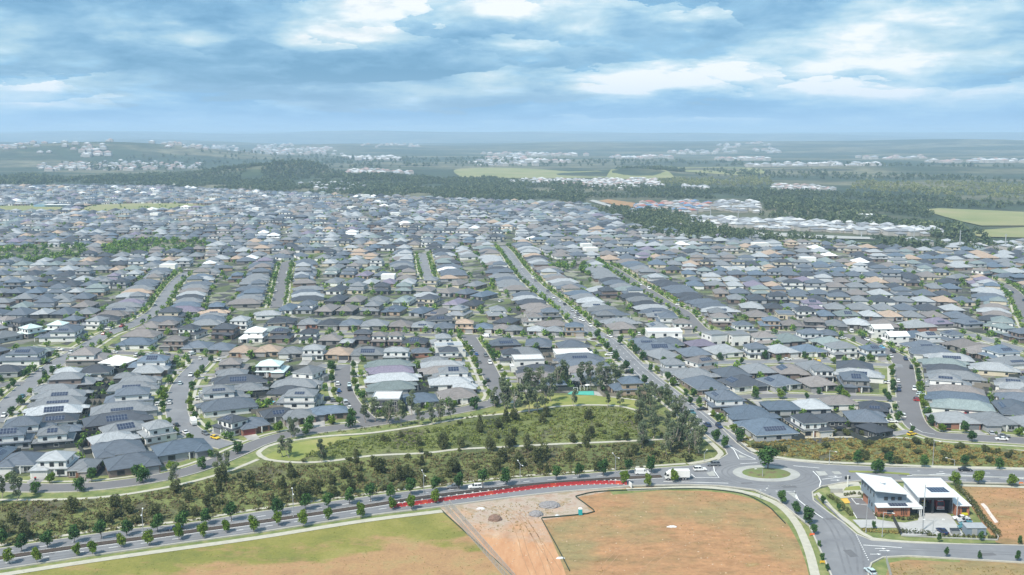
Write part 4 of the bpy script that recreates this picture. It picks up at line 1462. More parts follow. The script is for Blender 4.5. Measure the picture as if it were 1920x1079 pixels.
    def window(cx, cy, z0, z1, ww, face, f_=True):
        """face 0 front, 1 back, 2 left, 3 right"""
        mbx, mfr = MB(), MB()
        if face < 2:
            s = -1 if face == 0 else 1
            ya, yb = sorted((cy + s * .045, cy + s * .05))
            mbx.box(cx - ww / 2, cx + ww / 2, *sorted((cy + s * .003, cy + s * .05)), z0, z1)
            if lod == 0:
                q = sorted((cy + s * .002, cy + s * .08))
                mfr.box(cx - ww / 2 - .09, cx - ww / 2 + .01, *q, z0 - .08, z1 + .08)
                mfr.box(cx + ww / 2 - .01, cx + ww / 2 + .09, *q, z0 - .08, z1 + .08)
                mfr.box(cx - ww / 2, cx + ww / 2, *q, z1, z1 + .09)
                mfr.box(cx - ww / 2, cx + ww / 2, *q, z0 - .09, z0)
                mfr.box(cx - .03, cx + .03, *q, z0, z1)
        else:
            s = -1 if face == 2 else 1
            mbx.box(*sorted((cx + s * .003, cx + s * .05)), cy - ww / 2, cy + ww / 2, z0, z1)
            if lod == 0:
                q = sorted((cx + s * .002, cx + s * .08))
                mfr.box(*q, cy - ww / 2 - .09, cy - ww / 2 + .01, z0 - .08, z1 + .08)
                mfr.box(*q, cy + ww / 2 - .01, cy + ww / 2 + .09, z0 - .08, z1 + .08)
                mfr.box(*q, cy - ww / 2, cy + ww / 2, z1, z1 + .09)
                mfr.box(*q, cy - ww / 2, cy + ww / 2, z0 - .09, z0)
        p = mbx.build('window', M_glass, r)
        if lod == 0:
            mfr.build('window_frame', M_gutter, p, rg.choice([(.62, .62, .6), (.05, .05, .055)]))

    # front
    fw0, fw1 = (x0, gx0) if gs > 0 else (gx1, x1)
    room = (fw1 - fw0)
    wx = fw0 + room * .35 if gs > 0 else fw1 - room * .35
    if room > 3.2:
        window(wx, fy, .6, 2.1, min(2.4, room * .45), 0)
    # sides towards the camera get windows: the ones one sees
    a = R(h['face'] + 90)
    for face, (nx_, ny_) in ((1, (0, 1)), (2, (-1, 0)), (3, (1, 0))):
        wx_, wy_ = nx_ * math.cos(a) - ny_ * math.sin(a), nx_ * math.sin(a) + ny_ * math.cos(a)
        seen = -(wx_ * h['x'] + wy_ * h['y']) > 0
        if not seen:
            continue
        if face == 1:
            n_ = 2
            for q in range(n_):
                window(x0 + W * (q + .5) / n_, y1, .5 if q == 0 else .2, 2.1, 2.2, 1)
        else:
            n_ = 3 if lod == 0 else 2
            for q in range(n_):
                window(x0 if face == 2 else x1, fy + (D - d0) * (q + .6) / n_, .9, 2.0, rg.uniform(1.1, 2.0), face)
    if st == 2 and 'f' not in h['flags'] and 'G' not in h['flags']:
        for q in range(3):
            window(ux0 + (ux1 - ux0) * (q + .5) / 3, uy0, 3.5, 4.9, rg.uniform(1.0, 1.7), 0)
        for face, (nx_, ny_) in ((1, (0, 1)), (2, (-1, 0)), (3, (1, 0))):
            wx_, wy_ = nx_ * math.cos(a) - ny_ * math.sin(a), nx_ * math.sin(a) + ny_ * math.cos(a)
            if -(wx_ * h['x'] + wy_ * h['y']) > 0:
                for q in range(2):
                    if face == 1:
                        window(ux0 + (ux1 - ux0) * (q + .5) / 2, uy1, 3.6, 4.8, 1.4, 1)
                    else:
                        window(ux0 if face == 2 else ux1, uy0 + (uy1 - uy0) * (q + .5) / 2, 3.6, 4.7, 1.3, face)
    elif st == 2:
        for q in range(3):
            window(x0 + W * (q + .5) / 3, fy, 3.7, 5.3, 1.7, 0)
        for face in (2, 3):
            for q in range(2):
                window(x0 if face == 2 else x1, fy + (D - d0) * (q + .5) / 2, 3.7, 4.9, 1.4, face)
    if lod == 0 and W > 9 and 'f' not in h['flags']:
        po = MB()
        px_ = (gx0 - 2.4) if gs > 0 else (gx1 + 2.4)
        po.box(px_ - .18, px_ + .18, y0 + .2, y0 + .56, .0, WALLH)
        po.build('porch_post', M_white, r)
    # solar panels on a slope, as tilted slabs proud of the tiles
    if ('s' in h['flags'] or 'S' in h['flags']):
        so = MB()
        if 'f' in h['flags'] or 'G' in h['flags']:
            if 'f' in h['flags']:
                z = (6.2 if st == 2 else 3.3) + .3
                so.box(-W * .3, W * .3, -2, 1.4, z, z + .05)
                so.uv[len(so.f) - 5] = [(0, 0), (8, 0), (8, 4), (0, 4)]
        else:
            if st == 2:
                bx0, bx1, by0, by1, bz = ux0 - e, ux1 + e, uy0 - e, uy1 + e, 5.62
            else:
                bx0, bx1, by0, by1, bz = x0 - e, x1 + e, fy - e, y1 + e, top + .17
            # choose the slope whose outward side looks most to the camera
            best, bf = -9, None
            for nm, (nx_, ny_) in (('b', (0, 1)), ('l', (-1, 0)), ('r', (1, 0)), ('f', (0, -1))):
                wx_, wy_ = nx_ * math.cos(a) - ny_ * math.sin(a), nx_ * math.sin(a) + ny_ * math.cos(a)
                sc = -(wx_ * h['x'] + wy_ * h['y']) / h['dist'] + rg.uniform(-.25, .25)
                long_ = (bx1 - bx0 >= by1 - by0) == (nm in 'bf')
                sc += .5 if long_ else 0
                if nm == 'f' and st == 1:
                    sc -= 1
                if sc > best:
                    best, bf = sc, nm
            half = min(bx1 - bx0, by1 - by0) / 2
            run = half * .58
            t0 = half * .22
            if bf in 'bf':
                ln_ = min(abs(bx1 - bx0) * rg.uniform(.3, .5), 9)
                cxm = (bx0 + bx1) / 2
                s = 1 if bf == 'b' else -1
                ye = by1 if bf == 'b' else by0
                P0 = lambda u, q: (cxm + u, ye - s * (t0 + q), bz + (t0 + q) * tan + .14)
                nu, nq = max(3, int(ln_ / 1.05)), 2
            else:
                ln_ = min(abs(by1 - by0) * rg.uniform(.3, .5), 9)
                cym = (by0 + by1) / 2
                s = 1 if bf == 'r' else -1
                xe = bx1 if bf == 'r' else bx0
                P0 = lambda u, q: (xe - s * (t0 + q), cym + u, bz + (t0 + q) * tan + .14)
                nu, nq = max(3, int(ln_ / 1.05)), 2
            if 'S' in h['flags']:
                nu = int(nu * 1.2)
            qa, qb = 0, min(run, rg.choice((1.7, 2.4, 3.4)))
            vs = [P0(-ln_ / 2, qa), P0(ln_ / 2, qa), P0(ln_ / 2, qb), P0(-ln_ / 2, qb)]
            lo_ = [(x, y, z - .06) for x, y, z in vs]
            so.add(vs + lo_, [(0, 1, 2, 3), (4, 7, 6, 5), (0, 4, 5, 1), (1, 5, 6, 2), (2, 6, 7, 3), (3, 7, 4, 0)])
            so.uv[0] = [(0, 0), (nu, 0), (nu, 3.2), (0, 3.2)]
        if so.v:
            so.build('solar_panels', M_solar, rob)
    h['obj'], h['gx'], h['y0'] = r, (gx0 + gx1) / 2, y0
    h['modern'] = 'f' in h['flags']
    return r


HS.sort(key=lambda h: h['dist'])
vis = [h for h in HS if -40 < h['px'][0] < 1960]
hid = [h for h in HS if not (-40 < h['px'][0] < 1960)]
NEAR = vis[:300]
REST = vis[300:] + hid
for i, h in enumerate(NEAR):
    build_house(h, True, 0 if i < 90 else 1)

# labels: street, side, order from its near end
bystreet = {}
for h in NEAR:
    tx, ty = RT[0]
    ri, d, k, side = near_road(h['x'], h['y'])
    h['ri'], h['side'], h['s'], h['tan'] = ri, side, RS[k] + (0.001 * d), RT[k]
    bystreet.setdefault((ri, side), []).append(h)
for (ri, side), hs in bystreet.items():
    r = ROADS[ri]
    c = r['c']
    away = abs(c[-1][1] - c[0][1]) > abs(c[-1][0] - c[0][0])
    inc = (c[-1][1] > c[0][1]) if away else (c[-1][0] > c[0][0])
    hs.sort(key=lambda h: h['s'] if inc else -h['s'])
    # left/right as seen
    t_ = np.array(c[-1]) - np.array(c[0])
    if away:
        s_left = side * (1 if t_[1] > 0 else -1) > 0
        sname = 'left side' if s_left else 'right side'
        oname = 'from near end'
    else:
        s_far = side * (1 if t_[0] > 0 else -1) > 0
        sname = 'far side' if s_far else 'near side'
        oname = 'from left'
    for n_, h in enumerate(hs):
        sol = ' solar' if 's' in h['flags'].lower() else ''
        kind = 'flat-roofed' if h['modern'] else f"{RWORD[h['roof']]}-roofed".replace(' ', '-')
        h['where'] = f"{ordn(n_ + 1)} {oname}, {sname} of {r['desc']}"
        lab = f"{'two-storey' if h['st'] == 2 else 'single-storey'} {kind}{sol} house, {h['where']}"
        tag(h['obj'], lab, 'house', f"houses along the {r['desc']}")

# driveways
dr = MB()
for n_, h in enumerate(NEAR):
    a = R(h['face'] + 90)
    ca, sa = math.cos(a), math.sin(a)
    P = lambda lx, ly: (h['x'] + lx * ca - ly * sa, h['y'] + lx * sa + ly * ca)
    gx, gy = P(h['gx'], h['y0'] - .1)
    ri, d, k, s = near_road(gx, gy)
    ln_ = d - RW[ri] / 2 - .1
    if 1.5 < ln_ < 16 and not in_main(gx, gy)[0]:
        A = [P(h['gx'] - 2.6, h['y0'] - .1), P(h['gx'] + 2.6, h['y0'] - .1), P(h['gx'] + 2.2, h['y0'] - .1 - ln_), P(h['gx'] - 2.2, h['y0'] - .1 - ln_)]
        dr.add([(*q, .2 + .0012 * (n_ % 28)) for q in A], [(3, 2, 1, 0)])
        h['drive'] = (P(h['gx'], h['y0'] - 3.2), R(h['face']))
dr.m = [0] * len(dr.f)
struct(dr.build('driveway', M_drive))

# fences round the back yards of the nearest houses
for n_, h in enumerate(NEAR[:150]):
    a = R(h['face'] + 90)
    ca, sa = math.cos(a), math.sin(a)
    x0, x1, y1 = -h['W'] / 2 - .55, h['W'] / 2 + .55, h['D'] / 2
    P = lambda lx, ly: (h['x'] + lx * ca - ly * sa, h['y'] + lx * sa + ly * ca)
    bd = 5.5
    for q in (5.5, 4.0, 2.6):
        ok = True
        for lx in (x0, 0, x1):
            X, Y = P(lx, y1 + q)
            ri, d, k, s = near_road(X, Y)
            if d < RW[ri] / 2 + 1.5:
                ok = False
            hh = dict(x=X, y=Y, W=.8, D=.8, face=h['face'])
            for g_ in NEAR:
                if g_ is not h and abs(g_['x'] - X) + abs(g_['y'] - Y) < 30 and overlap(g_, hh, .1):
                    ok = False
        bd = q
        if ok:
            break
    else:
        continue
    mb = MB()
    pts = [P(x0, y1 - 3), P(x0, y1 + bd), P(x1, y1 + bd), P(x1, y1 - 3)]
    wallstrip(mb, pts[:2], .05, 1.9, .08)
    wallstrip(mb, pts[1:3], .05, 1.9, .08)
    wallstrip(mb, pts[2:], .05, 1.9, .08)
    o = mb.build('yard_fence', M_wall, None, (.045, .055, .055) if n_ % 5 else (.22, .2, .17))
    tag(o, f"{'dark' if n_ % 5 else 'tan'} backyard fence behind house {h['where']}", 'fence', 'backyard fences')

# every house beyond the nearest three hundred, as one mass
pal, palm = {}, []


def pm(kind, col, base):
    k = (kind, col)
    if k not in pal:
        m = base.copy()
        m.name = f'far_{kind}_{len(pal)}'
        # same surface with its own colour in place of the object's
        tn = m.node_tree
        oi = [q for q in tn.nodes if q.type == 'OBJECT_INFO'][0]
        rgb = tn.nodes.new('ShaderNodeRGB')
        rgb.outputs[0].default_value = (*col, 1)
        for lk in list(oi.outputs['Color'].links):
            tn.links.new(rgb.outputs[0], lk.to_socket)
        pal[k] = len(palm)
        palm.append(m)
    return pal[k]


gl_i = len(palm)
palm.append(M_glass)
far = MB()
for h in REST:
    rg = random.Random(int(h['x'] * 7 + h['y'] * 13))
    W, D, st = h['W'], h['D'], h['st']
    a = R(h['face'] + 90)
    ca, sa = math.cos(a), math.sin(a)
    mb = MB()
    wi, ri_ = pm('wall', WC[h['wall']], M_wall), pm('roof', RC[h['roof']], M_roof)
    x0, x1, y0, y1 = -W / 2, W / 2, -D / 2, D / 2
    mb.box(x0, x1, y0 + 1, y1, 0, 2.6, wi)
    if 'f' in h['flags'] and st == 2:
        mb.box(x0, x1, y0 + 1.5, y1 - 2, 2.61, 6.2, pm('wall', WC['white'], M_wall))
    else:
        mb.hip(x0 - .5, x1 + .5, y0 + .5, y1 + .5, 2.7, .46, ri_)
        gx = rg.choice((x0, x1 - 5.8))
        mb.box(gx, gx + 5.8, y0, y0 + 1, 0, 2.55, wi)
        mb.hip(gx - .4, gx + 6.1, y0 - .5, y0 + 6, 2.66, .46, ri_)
        if st == 2:
            mb.box(x0 + .4, x1 - .4, y0 + 1.2, y0 + 1 + D * .7, 2.7, 5.4, pm('wall', WC[rg.choice(['white', 'cream', 'grey', h['wall']])], M_wall))
            mb.hip(x0 - .1, x1 + .1, y0 + .7, y0 + 1.5 + D * .7, 5.45, .46, ri_)
            for q in (.25, .7):
                mb.box(x0 + W * q - .8, x0 + W * q + .8, y0 + 1.12, y0 + 1.19, 3.5, 4.8, gl_i)
        for yy in (y0 + .9, y1 + .03):
            for q in (.2, .62):
                mb.box(x0 + W * q - 1.1, x0 + W * q + 1.1, yy, yy + .07, .4, 2.1, gl_i)
        for xx in (x0 - .08, x1 + .01):
            mb.box(xx, xx + .07, -1.5, 1.5, .6, 2.1, gl_i)
    z0 = float(terrain(h['x'], h['y'])) + .1
    far.add([(h['x'] + x * ca - y * sa, h['y'] + x * sa + y * ca, z + z0) for x, y, z in mb.v], mb.f)
    far.m[-len(mb.m):] = mb.m
fo = far.build('far_suburb_houses', palm)
tag(fo, 'dense far rows of grey-roofed suburban houses reaching the tree line', 'houses', None, 'stuff')
print('houses', len(HS), 'rest', len(REST))
# ------------------------------------------------------------------ trees
def leaf_cloud(lobes, n, size, seed, flat=.55):
    """n leaf sprays on and inside ellipsoid lobes (cx, cy, cz, rx, ry, rz)"""
    g = np.random.default_rng(seed)
    lob = np.array(lobes, float)
    wts = (lob[:, 3] * lob[:, 4] * lob[:, 5]) ** (2 / 3)
    k = g.choice(len(lob), n, p=wts / wts.sum())
    d = g.normal(size=(n, 3))
    d /= np.linalg.norm(d, axis=1)[:, None]
    r = g.uniform(.15, 1, n) ** .38
    P = lob[k, :3] + d * lob[k, 3:6] * r[:, None]
    nn = d + g.normal(size=(n, 3)) * .7
    nn /= np.linalg.norm(nn, axis=1)[:, None]
    a = np.cross(nn, g.normal(size=(n, 3)))
    a /= np.linalg.norm(a, axis=1)[:, None]
    b = np.cross(nn, a)
    s = size * g.uniform(.6, 1.4, n)[:, None]
    fold = nn * s * g.uniform(-.3, .3, n)[:, None]
    v = np.stack([P - a * s, P - b * s * flat + fold, P + a * s, P + b * s * flat - fold], 1).reshape(-1, 3)
    return v


def quads_mesh(name, v, mat):
    n = len(v) // 4
    me = bpy.data.meshes.new(name)
    me.vertices.add(len(v))
    me.vertices.foreach_set('co', v.astype(np.float32).ravel())
    me.loops.add(4 * n)
    me.loops.foreach_set('vertex_index', np.arange(4 * n, dtype=np.int32))
    me.polygons.add(n)
    me.polygons.foreach_set('loop_start', np.arange(0, 4 * n, 4, dtype=np.int32))
    me.polygons.foreach_set('loop_total', np.full(n, 4, dtype=np.int32))
    me.materials.append(mat)
    me.update()
    me.validate()
    return me


def trunk_mesh(h, r, fork, spread, seed, mat, n=4, crooked=.12):
    g = random.Random(seed)
    mb = MB()
    p = (0, 0, -.1)
    segs = 3
    for i in range(segs):
        q = (p[0] + g.uniform(-1, 1) * crooked * h / 4, p[1] + g.uniform(-1, 1) * crooked * h / 4, fork * (i + 1) / segs)
        mb.tube(p, q, r * (1 - .25 * i / segs), r * (1 - .25 * (i + 1) / segs), 6)
        p = q
    for i in range(n):
        an = 2 * math.pi * i / n + g.uniform(-.4, .4)
        m_ = (p[0] + math.cos(an) * spread * .45, p[1] + math.sin(an) * spread * .45, fork + (h - fork) * .35)
        e = (p[0] + math.cos(an) * spread * .8, p[1] + math.sin(an) * spread * .8, fork + (h - fork) * g.uniform(.6, .85))
        mb.tube(p, m_, r * .6, r * .4, 5)
        mb.tube(m_, e, r * .4, r * .15, 5)
    mb.tube(p, (p[0], p[1], h * .92), r * .65, r * .15, 5)
    return mb.mesh('trunk', mat)


def lobes_round(h, w, base, seed, n=7):
    g = random.Random(seed)
    L_ = []
    H_ = h - base
    for i in range(n):
        an = 2 * math.pi * i / n + g.uniform(-.5, .5)
        f = g.uniform(.15, .85)
        rr = w / 2 * (1 - abs(f - .42) * .9)
        L_.append((math.cos(an) * rr * .55, math.sin(an) * rr * .55, base + H_ * f, rr * g.uniform(.5, .72), rr * g.uniform(.5, .72), H_ * g.uniform(.18, .28)))
    L_.append((0, 0, base + H_ * .5, w * .33, w * .33, H_ * .48))
    return L_


def lobes_gum(h, w, base, seed, n=8):
    g = random.Random(seed)
    L_ = []
    for i in range(n):
        an = g.uniform(0, 6.28)
        f = (i + .5) / n
        rr = w / 2 * g.uniform(.25, .75) * (1.15 - f * .5)
        L_.append((math.cos(an) * rr, math.sin(an) * rr, base + (h - base) * f, w * g.uniform(.17, .28), w * g.uniform(.17, .28), (h - base) * g.uniform(.09, .16)))
    return L_


def lobes_cone(h, w, base, seed):
    g = random.Random(seed)
    return [(g.uniform(-.1, .1), g.uniform(-.1, .1), base + (h - base) * f, w / 2 * (1 - f * .8), w / 2 * (1 - f * .8), (h - base) * .13) for f in (.08, .22, .36, .5, .64, .78, .9)]


def lobes_bush(h, w, seed, n=6):
    g = random.Random(seed)
    L_ = []
    for i in range(n):
        an = g.uniform(0, 6.28)
        rr = w / 2 * g.uniform(.2, .6)
        L_.append((math.cos(an) * rr, math.sin(an) * rr, h * g.uniform(.25, .62), w * g.uniform(.2, .3), w * g.uniform(.2, .3), h * g.uniform(.25, .38)))
    return L_


PT = {}
for i in range(5):
    PT['street', i] = (quads_mesh('crown', leaf_cloud(lobes_round(5.0, 3.6, 1.1, i), 900, .26, i), L_street), trunk_mesh(5, .1, 1.5, 1.4, i, M_bark))
    PT['lime', i] = (quads_mesh('crown', leaf_cloud(lobes_round(5.5, 5.4, 1.1, 20 + i), 900, .34, 30 + i), L_lime), trunk_mesh(5.5, .14, 1.5, 1.9, i, M_bark))
    PT['gum', i] = (quads_mesh('crown', leaf_cloud(lobes_gum(11, 5.6, 3.0, 40 + i, 10), 1100, .36, 50 + i, .4), L_gum), trunk_mesh(11, .2, 4.0, 2.2, 60 + i, M_gumbark, 5, .3))
    PT['garden', i] = (quads_mesh('crown', leaf_cloud(lobes_round(5.0, 4.4, .6, 70 + i), 500, .36, 80 + i), L_street), trunk_mesh(5, .13, 1.2, 1.5, i, M_bark))
    PT['bush', i] = (quads_mesh('bush', leaf_cloud(lobes_bush(2.6, 3.8, 90 + i), 700, .26, 95 + i), L_bush), None)
    PT['shrubtree', i] = (quads_mesh('crown', leaf_cloud(lobes_round(5.6, 4.6, .2, 110 + i, 9), 1000, .3, 120 + i), L_bush), trunk_mesh(5.6, .12, 1.2, 1.5, 130 + i, M_bark))
for i in range(2):
    PT['cone', i] = (quads_mesh('crown', leaf_cloud(lobes_cone(5, 3.6, .2, i), 800, .26, 7 + i), L_bush), trunk_mesh(5, .1, 1, .8, i, M_bark))
NV = dict(street=5, lime=5, gum=5, garden=5, bush=5, shrubtree=5, cone=2)
tcount = 0


def tree(kind, x, y, s, name, label, cat, group, z=.1, sz=None):
    global tcount
    tcount += 1
    cm, tmh = PT[kind, tcount * 7 % NV[kind]]
    rz = (tcount * 2.399) % 6.283
    sc = (s, s, sz or s)
    if tmh is None:
        o = link(name, cm)
        o.location, o.rotation_euler, o.scale = (x, y, z), (0, 0, rz), sc
        return tag(o, label, cat, group)
    r = root(name, (x, y, z), rz, sc)
    link('crown', cm, r)
    link('trunk', tmh, r)
    return tag(r, label, cat, group)


def seq(kind, pts, name, lab, cat, group, s=1.0, var=.12, z=.1, order='from left', sz=1.0):
    P = sorted(pts, key=lambda q: q[0])
    for i, q in enumerate(P):
        x, y = G(q[0], q[1])
        k = (q[2] if len(q) > 2 else 1.0) * s * rng.uniform(1 - var, 1 + var)
        tree(kind, x, y, k, name, f"{lab}, {ordn(i + 1)} {order}", cat, group, z, k * sz)


med_t = [T(1, a, b) for a, b in ((15, 885), (150, 925), (325, 900), (505, 865), (685, 842), (862, 818), (1068, 795), (1240, 772), (1392, 745), (1565, 722))] + \
        [T(2, a, b) for a, b in ((145, 680), (337, 645), (490, 630), (632, 607), (775, 588), (912, 568), (1045, 543), (1217, 520), (1375, 505), (1533, 483), (1690, 478))] + \
        [T(3, a, b) for a, b in ((298, 440), (455, 428), (617, 412), (785, 398), (940, 392))]
seq('street', med_t, 'street_tree', 'dark round tree on the planted median of the main road', 'tree', 'trees on the median of the main road', 1.12, .1, .5)
near_t = [T(1, a, b) for a, b in ((60, 1010), (250, 1002), (520, 955), (628, 948), (820, 898), (1010, 888), (1210, 845), (1375, 832), (1530, 795), (1715, 795))] + \
         [T(2, a, b) for a, b in ((152, 750), (318, 755), (490, 710), (710, 695), (920, 640), (1052, 642), (1213, 597))] + [T(3, a, b) for a, b in ((762, 468), (920, 482), (1095, 455))]
seq('lime', near_t, 'street_tree', 'light green tree on the near verge of the main road', 'tree', 'trees on the near verge of the main road', .62, .15, .12, sz=1.4)
seq('street', [(*T(4, 95, 600), 1.0), (*T(4, 190, 672), .95), (*T(4, 270, 742), 1.25), (*T(4, 312, 808), .7), (*T(4, 345, 892), .45), (*T(4, 368, 985), .5), (*T(4, 402, 1052), .45)], 'street_tree', 'tree between footpath and kerb left of the south road', 'tree', 'trees along the south road', .95, .05)
seq('street', [T(4, 370, 595), T(4, 480, 648), T(4, 715, 765)], 'young_tree', 'small tree beside the fire station forecourt', 'tree', 'young trees outside the fire station', .55, .2)
seq('lime', [T(4, 1427, 462), T(4, 1650, 482), T(4, 1265, 478, )], 'street_tree', 'round tree on the verge behind the fire station', 'tree', 'trees behind the fire station', .75, .1, sz=1.1)
seq('street', [T(4, 755, 392, ), T(4, 725, 398)], 'street_tree', 'tree on the main road median behind the station roof', 'tree', 'trees behind the fire station', 1.0, .1)
seq('street', [T(4, 605, 325), T(4, 820, 330), T(4, 1055, 352), T(4, 1332, 352), T(4, 1565, 368)], 'street_tree', 'tree on the far verge east of the roundabout', 'tree', 'trees on the far verge east of the roundabout', 1.0, .1)
seq('street', [T(4, 1158, 858), T(4, 1442, 850), T(4, 1703, 880)], 'young_tree', 'thin sapling on the verge in front of the station hedge', 'tree', 'saplings on the side road verge', .42, .1, sz=1.5)
seq('street', [T(4, 1208, 965), T(4, 1430, 978), T(4, 1688, 992)], 'young_tree', 'thin sapling along the near kerb of the side road', 'tree', 'saplings on the side road near kerb', .4, .15, sz=1.6)
x, y = G(1440, 884)
tree('street', x, y, 2.3, 'roundabout_tree', 'large dark green spreading tree on the main roundabout', 'tree', None, 1.0, 1.75)
x, y = G(*T(7, 642, 232))
tree('street', x, y, 1.45, 'roundabout_tree', 'dark flat-topped tree on the small roundabout on the avenue', 'tree', None, .6, 1.2)
seq('street', [T(7, 710, 322), T(7, 775, 392), T(7, 855, 468), T(7, 808, 272), T(7, 1115, 668), T(7, 1160, 700)], 'avenue_tree', 'upright tree on the left kerb of the long avenue', 'tree', 'trees on the left kerb of the avenue', 1.25, .15)
seq('street', [T(7, 1040, 472), T(7, 1335, 722), T(7, 1440, 948), T(7, 1530, 1002), T(7, 1595, 1048), T(7, 1540, 858)], 'avenue_tree', 'small tree beside the lower end of the long avenue', 'tree', 'trees at the lower end of the avenue', .95, .15)
x, y = G(*T(20, 1105, 152))
tree('garden', x, y, 1.1, 'avenue_tree', 'round dense tree on the right verge above the roundabout', 'tree', None)
# gums in the playground park and by the creek street
g1 = [T(22, a, b) for a, b in ((285, 432), (335, 436), (440, 436), (640, 430), (700, 434), (900, 402), (1000, 404), (1115, 432), (1190, 430), (1350, 420), (1270, 440))]
seq('gum', g1, 'gum_tree', 'tall grey-green gum behind the teal playground surface', 'tree', 'gums behind the playground', 1.12, .15, sz=1.0)
g2 = [T(22, a, b) for a, b in ((30, 600), (75, 640), (195, 700), (310, 690), (408, 696), (500, 640), (560, 560))]
seq('gum', g2, 'gum_tree', 'tall gum in the grove left of the park lawn', 'tree', 'gums left of the park lawn', 1.15, .15)
seq('gum', [T(22, 1195, 622), T(22, 1335, 622), T(22, 820, 618, )], 'gum_tree', 'small gum on the lower edge of the park lawn', 'tree', 'gums below the park lawn', .68, .1)
gv_ = scatter([(1192, 768), (1215, 745), (1235, 752), (1290, 800), (1318, 840), (1330, 862), (1270, 870), (1215, 862), (1190, 830), (1200, 800)], 34, 3)
for i, (x, y) in enumerate(sorted(map(tuple, gv_), key=lambda q: to_px(*q)[0])):
    tree('gum', x, y, rng.uniform(.65, 1.05), 'gum_tree', f"gum in the dense grove left of the lower avenue, {ordn(i + 1)} from left", 'tree', 'gum grove beside the avenue')
seq('gum', [T(6, a, b) for a, b in ((820, 855), (897, 852), (980, 856), (1010, 872), (1090, 882), (1170, 800), (1225, 872), (1320, 862), (1392, 852), (1465, 835), (1870, 745), (1790, 740))], 'gum_tree', 'thin gum beside the creekside street and path', 'tree', 'gums along the creekside street', .95, .18)
seq('gum', [T(2, 180, 278), T(2, 225, 284), T(2, 445, 312), T(2, 240, 152), T(2, 262, 160)], 'gum_tree', 'gum on the lawn bulb of the creek path', 'tree', 'gums on the creek path lawn', .72, .1)
seq('cone', [T(6, 1680, 888), T(3, 860, 55), T(6, 1875, 850)], 'conifer', 'dark conical conifer standing in the green creek scrub', 'tree', 'conifers in the creek scrub', 1.15, .15)
seq('garden', [T(1, 545, 515), T(1, 965, 455), T(1, 1368, 362), T(2, 345, 130), T(2, 640, 85), T(2, 365, 85), T(1, 240, 530), T(1, 1610, 260), T(6, 1640, 755), T(6, 1795, 730), T(7, 985, 200)], 'street_tree', 'leafy green tree on the verge of the creekside street', 'tree', 'leafy trees on the creekside street', 1.05, .15)
seq('gum', [T(1, 15, 560), T(1, 110, 580), T(1, 1180, 490), T(1, 1470, 385), T(1, 1530, 395), T(1, -40, 600)], 'gum_tree', 'loose gum along the grassy creek path', 'tree', 'gums along the creek path at left', .8, .15)

# tall scrub and bushes in the creek
mid = [(0, 985), (120, 960), (250, 950), (380, 905), (440, 895), (480, 880), (560, 878), (640, 876), (760, 866), (860, 855), (960, 850), (1080, 846), (1200, 842), (1290, 850), (1300, 866), (1190, 878), (1080, 888), (960, 897), (830, 911), (700, 927), (590, 943), (480, 958), (346, 980), (241, 990), (100, 1010), (0, 1026)]
pts = scatter(mid, 105, 8)
mid_in = [q for q in map(tuple, pts)]
mid_in.sort(key=lambda q: to_px(*q)[0])
kinds = ['bush', 'shrubtree', 'shrubtree', 'bush', 'cone']
for i, (x, y) in enumerate(mid_in):
    k = kinds[rng.randrange(5)]
    s = rng.uniform(.55, 1.15)
    nm = {'bush': 'bush', 'shrubtree': 'scrub_tree', 'cone': 'conifer'}[k]
    tree(k, x, y, s, nm, f"{ {'bush': 'dark rounded bush', 'shrubtree': 'dense scrub tree', 'cone': 'narrow dark conifer'}[k]} in the creek bed above the main road, {ordn(i + 1)} from left", 'bush' if k == 'bush' else 'tree', 'tall scrub in the creek bed')
pts = np.concatenate([scatter([(560, 866), (700, 848), (860, 838), (960, 833), (1150, 826), (1250, 822), (1240, 834), (1100, 842), (900, 852), (700, 868), (600, 880)], 34, 9),
                      scatter([(640, 830), (800, 805), (950, 785), (1180, 772), (1190, 818), (1000, 828), (820, 842), (660, 850)], 22, 10)])
for i, (x, y) in enumerate(sorted(map(tuple, pts), key=lambda q: to_px(*q)[0])):
    k = kinds[rng.randrange(4)]
    tree(k, x, y, rng.uniform(.5, 1.0), 'bush' if k == 'bush' else 'scrub_tree', f"{'rounded bush' if k == 'bush' else 'scrub tree'} in the green flat below the park, {ordn(i + 1)} from left", 'bush' if k == 'bush' else 'tree', 'bushes on the green flat')
pts = scatter([(1380, 835), (1480, 840), (1600, 836), (1700, 828), (1920, 846), (1920, 872), (1640, 868), (1500, 860), (1420, 852)], 40, 12)
for i, (x, y) in enumerate(sorted(map(tuple, pts), key=lambda q: to_px(*q)[0])):
    tree('bush', x, y, rng.uniform(.55, 1.1), 'bush', f"green bush in the golden scrub east of the roundabout, {ordn(i + 1)} from left", 'bush', 'bushes in the golden scrub')
pts = scatter([(1462, 818), (1600, 812), (1685, 806), (1690, 812), (1600, 818), (1470, 824)], 14, 13)
for i, (x, y) in enumerate(sorted(map(tuple, pts), key=lambda q: to_px(*q)[0])):
    tree('bush', x, y, rng.uniform(.7, 1.1), 'bush', f"bush in the hedge row behind the corner houses, {ordn(i + 1)} from left", 'bush', 'bushes behind the corner houses')

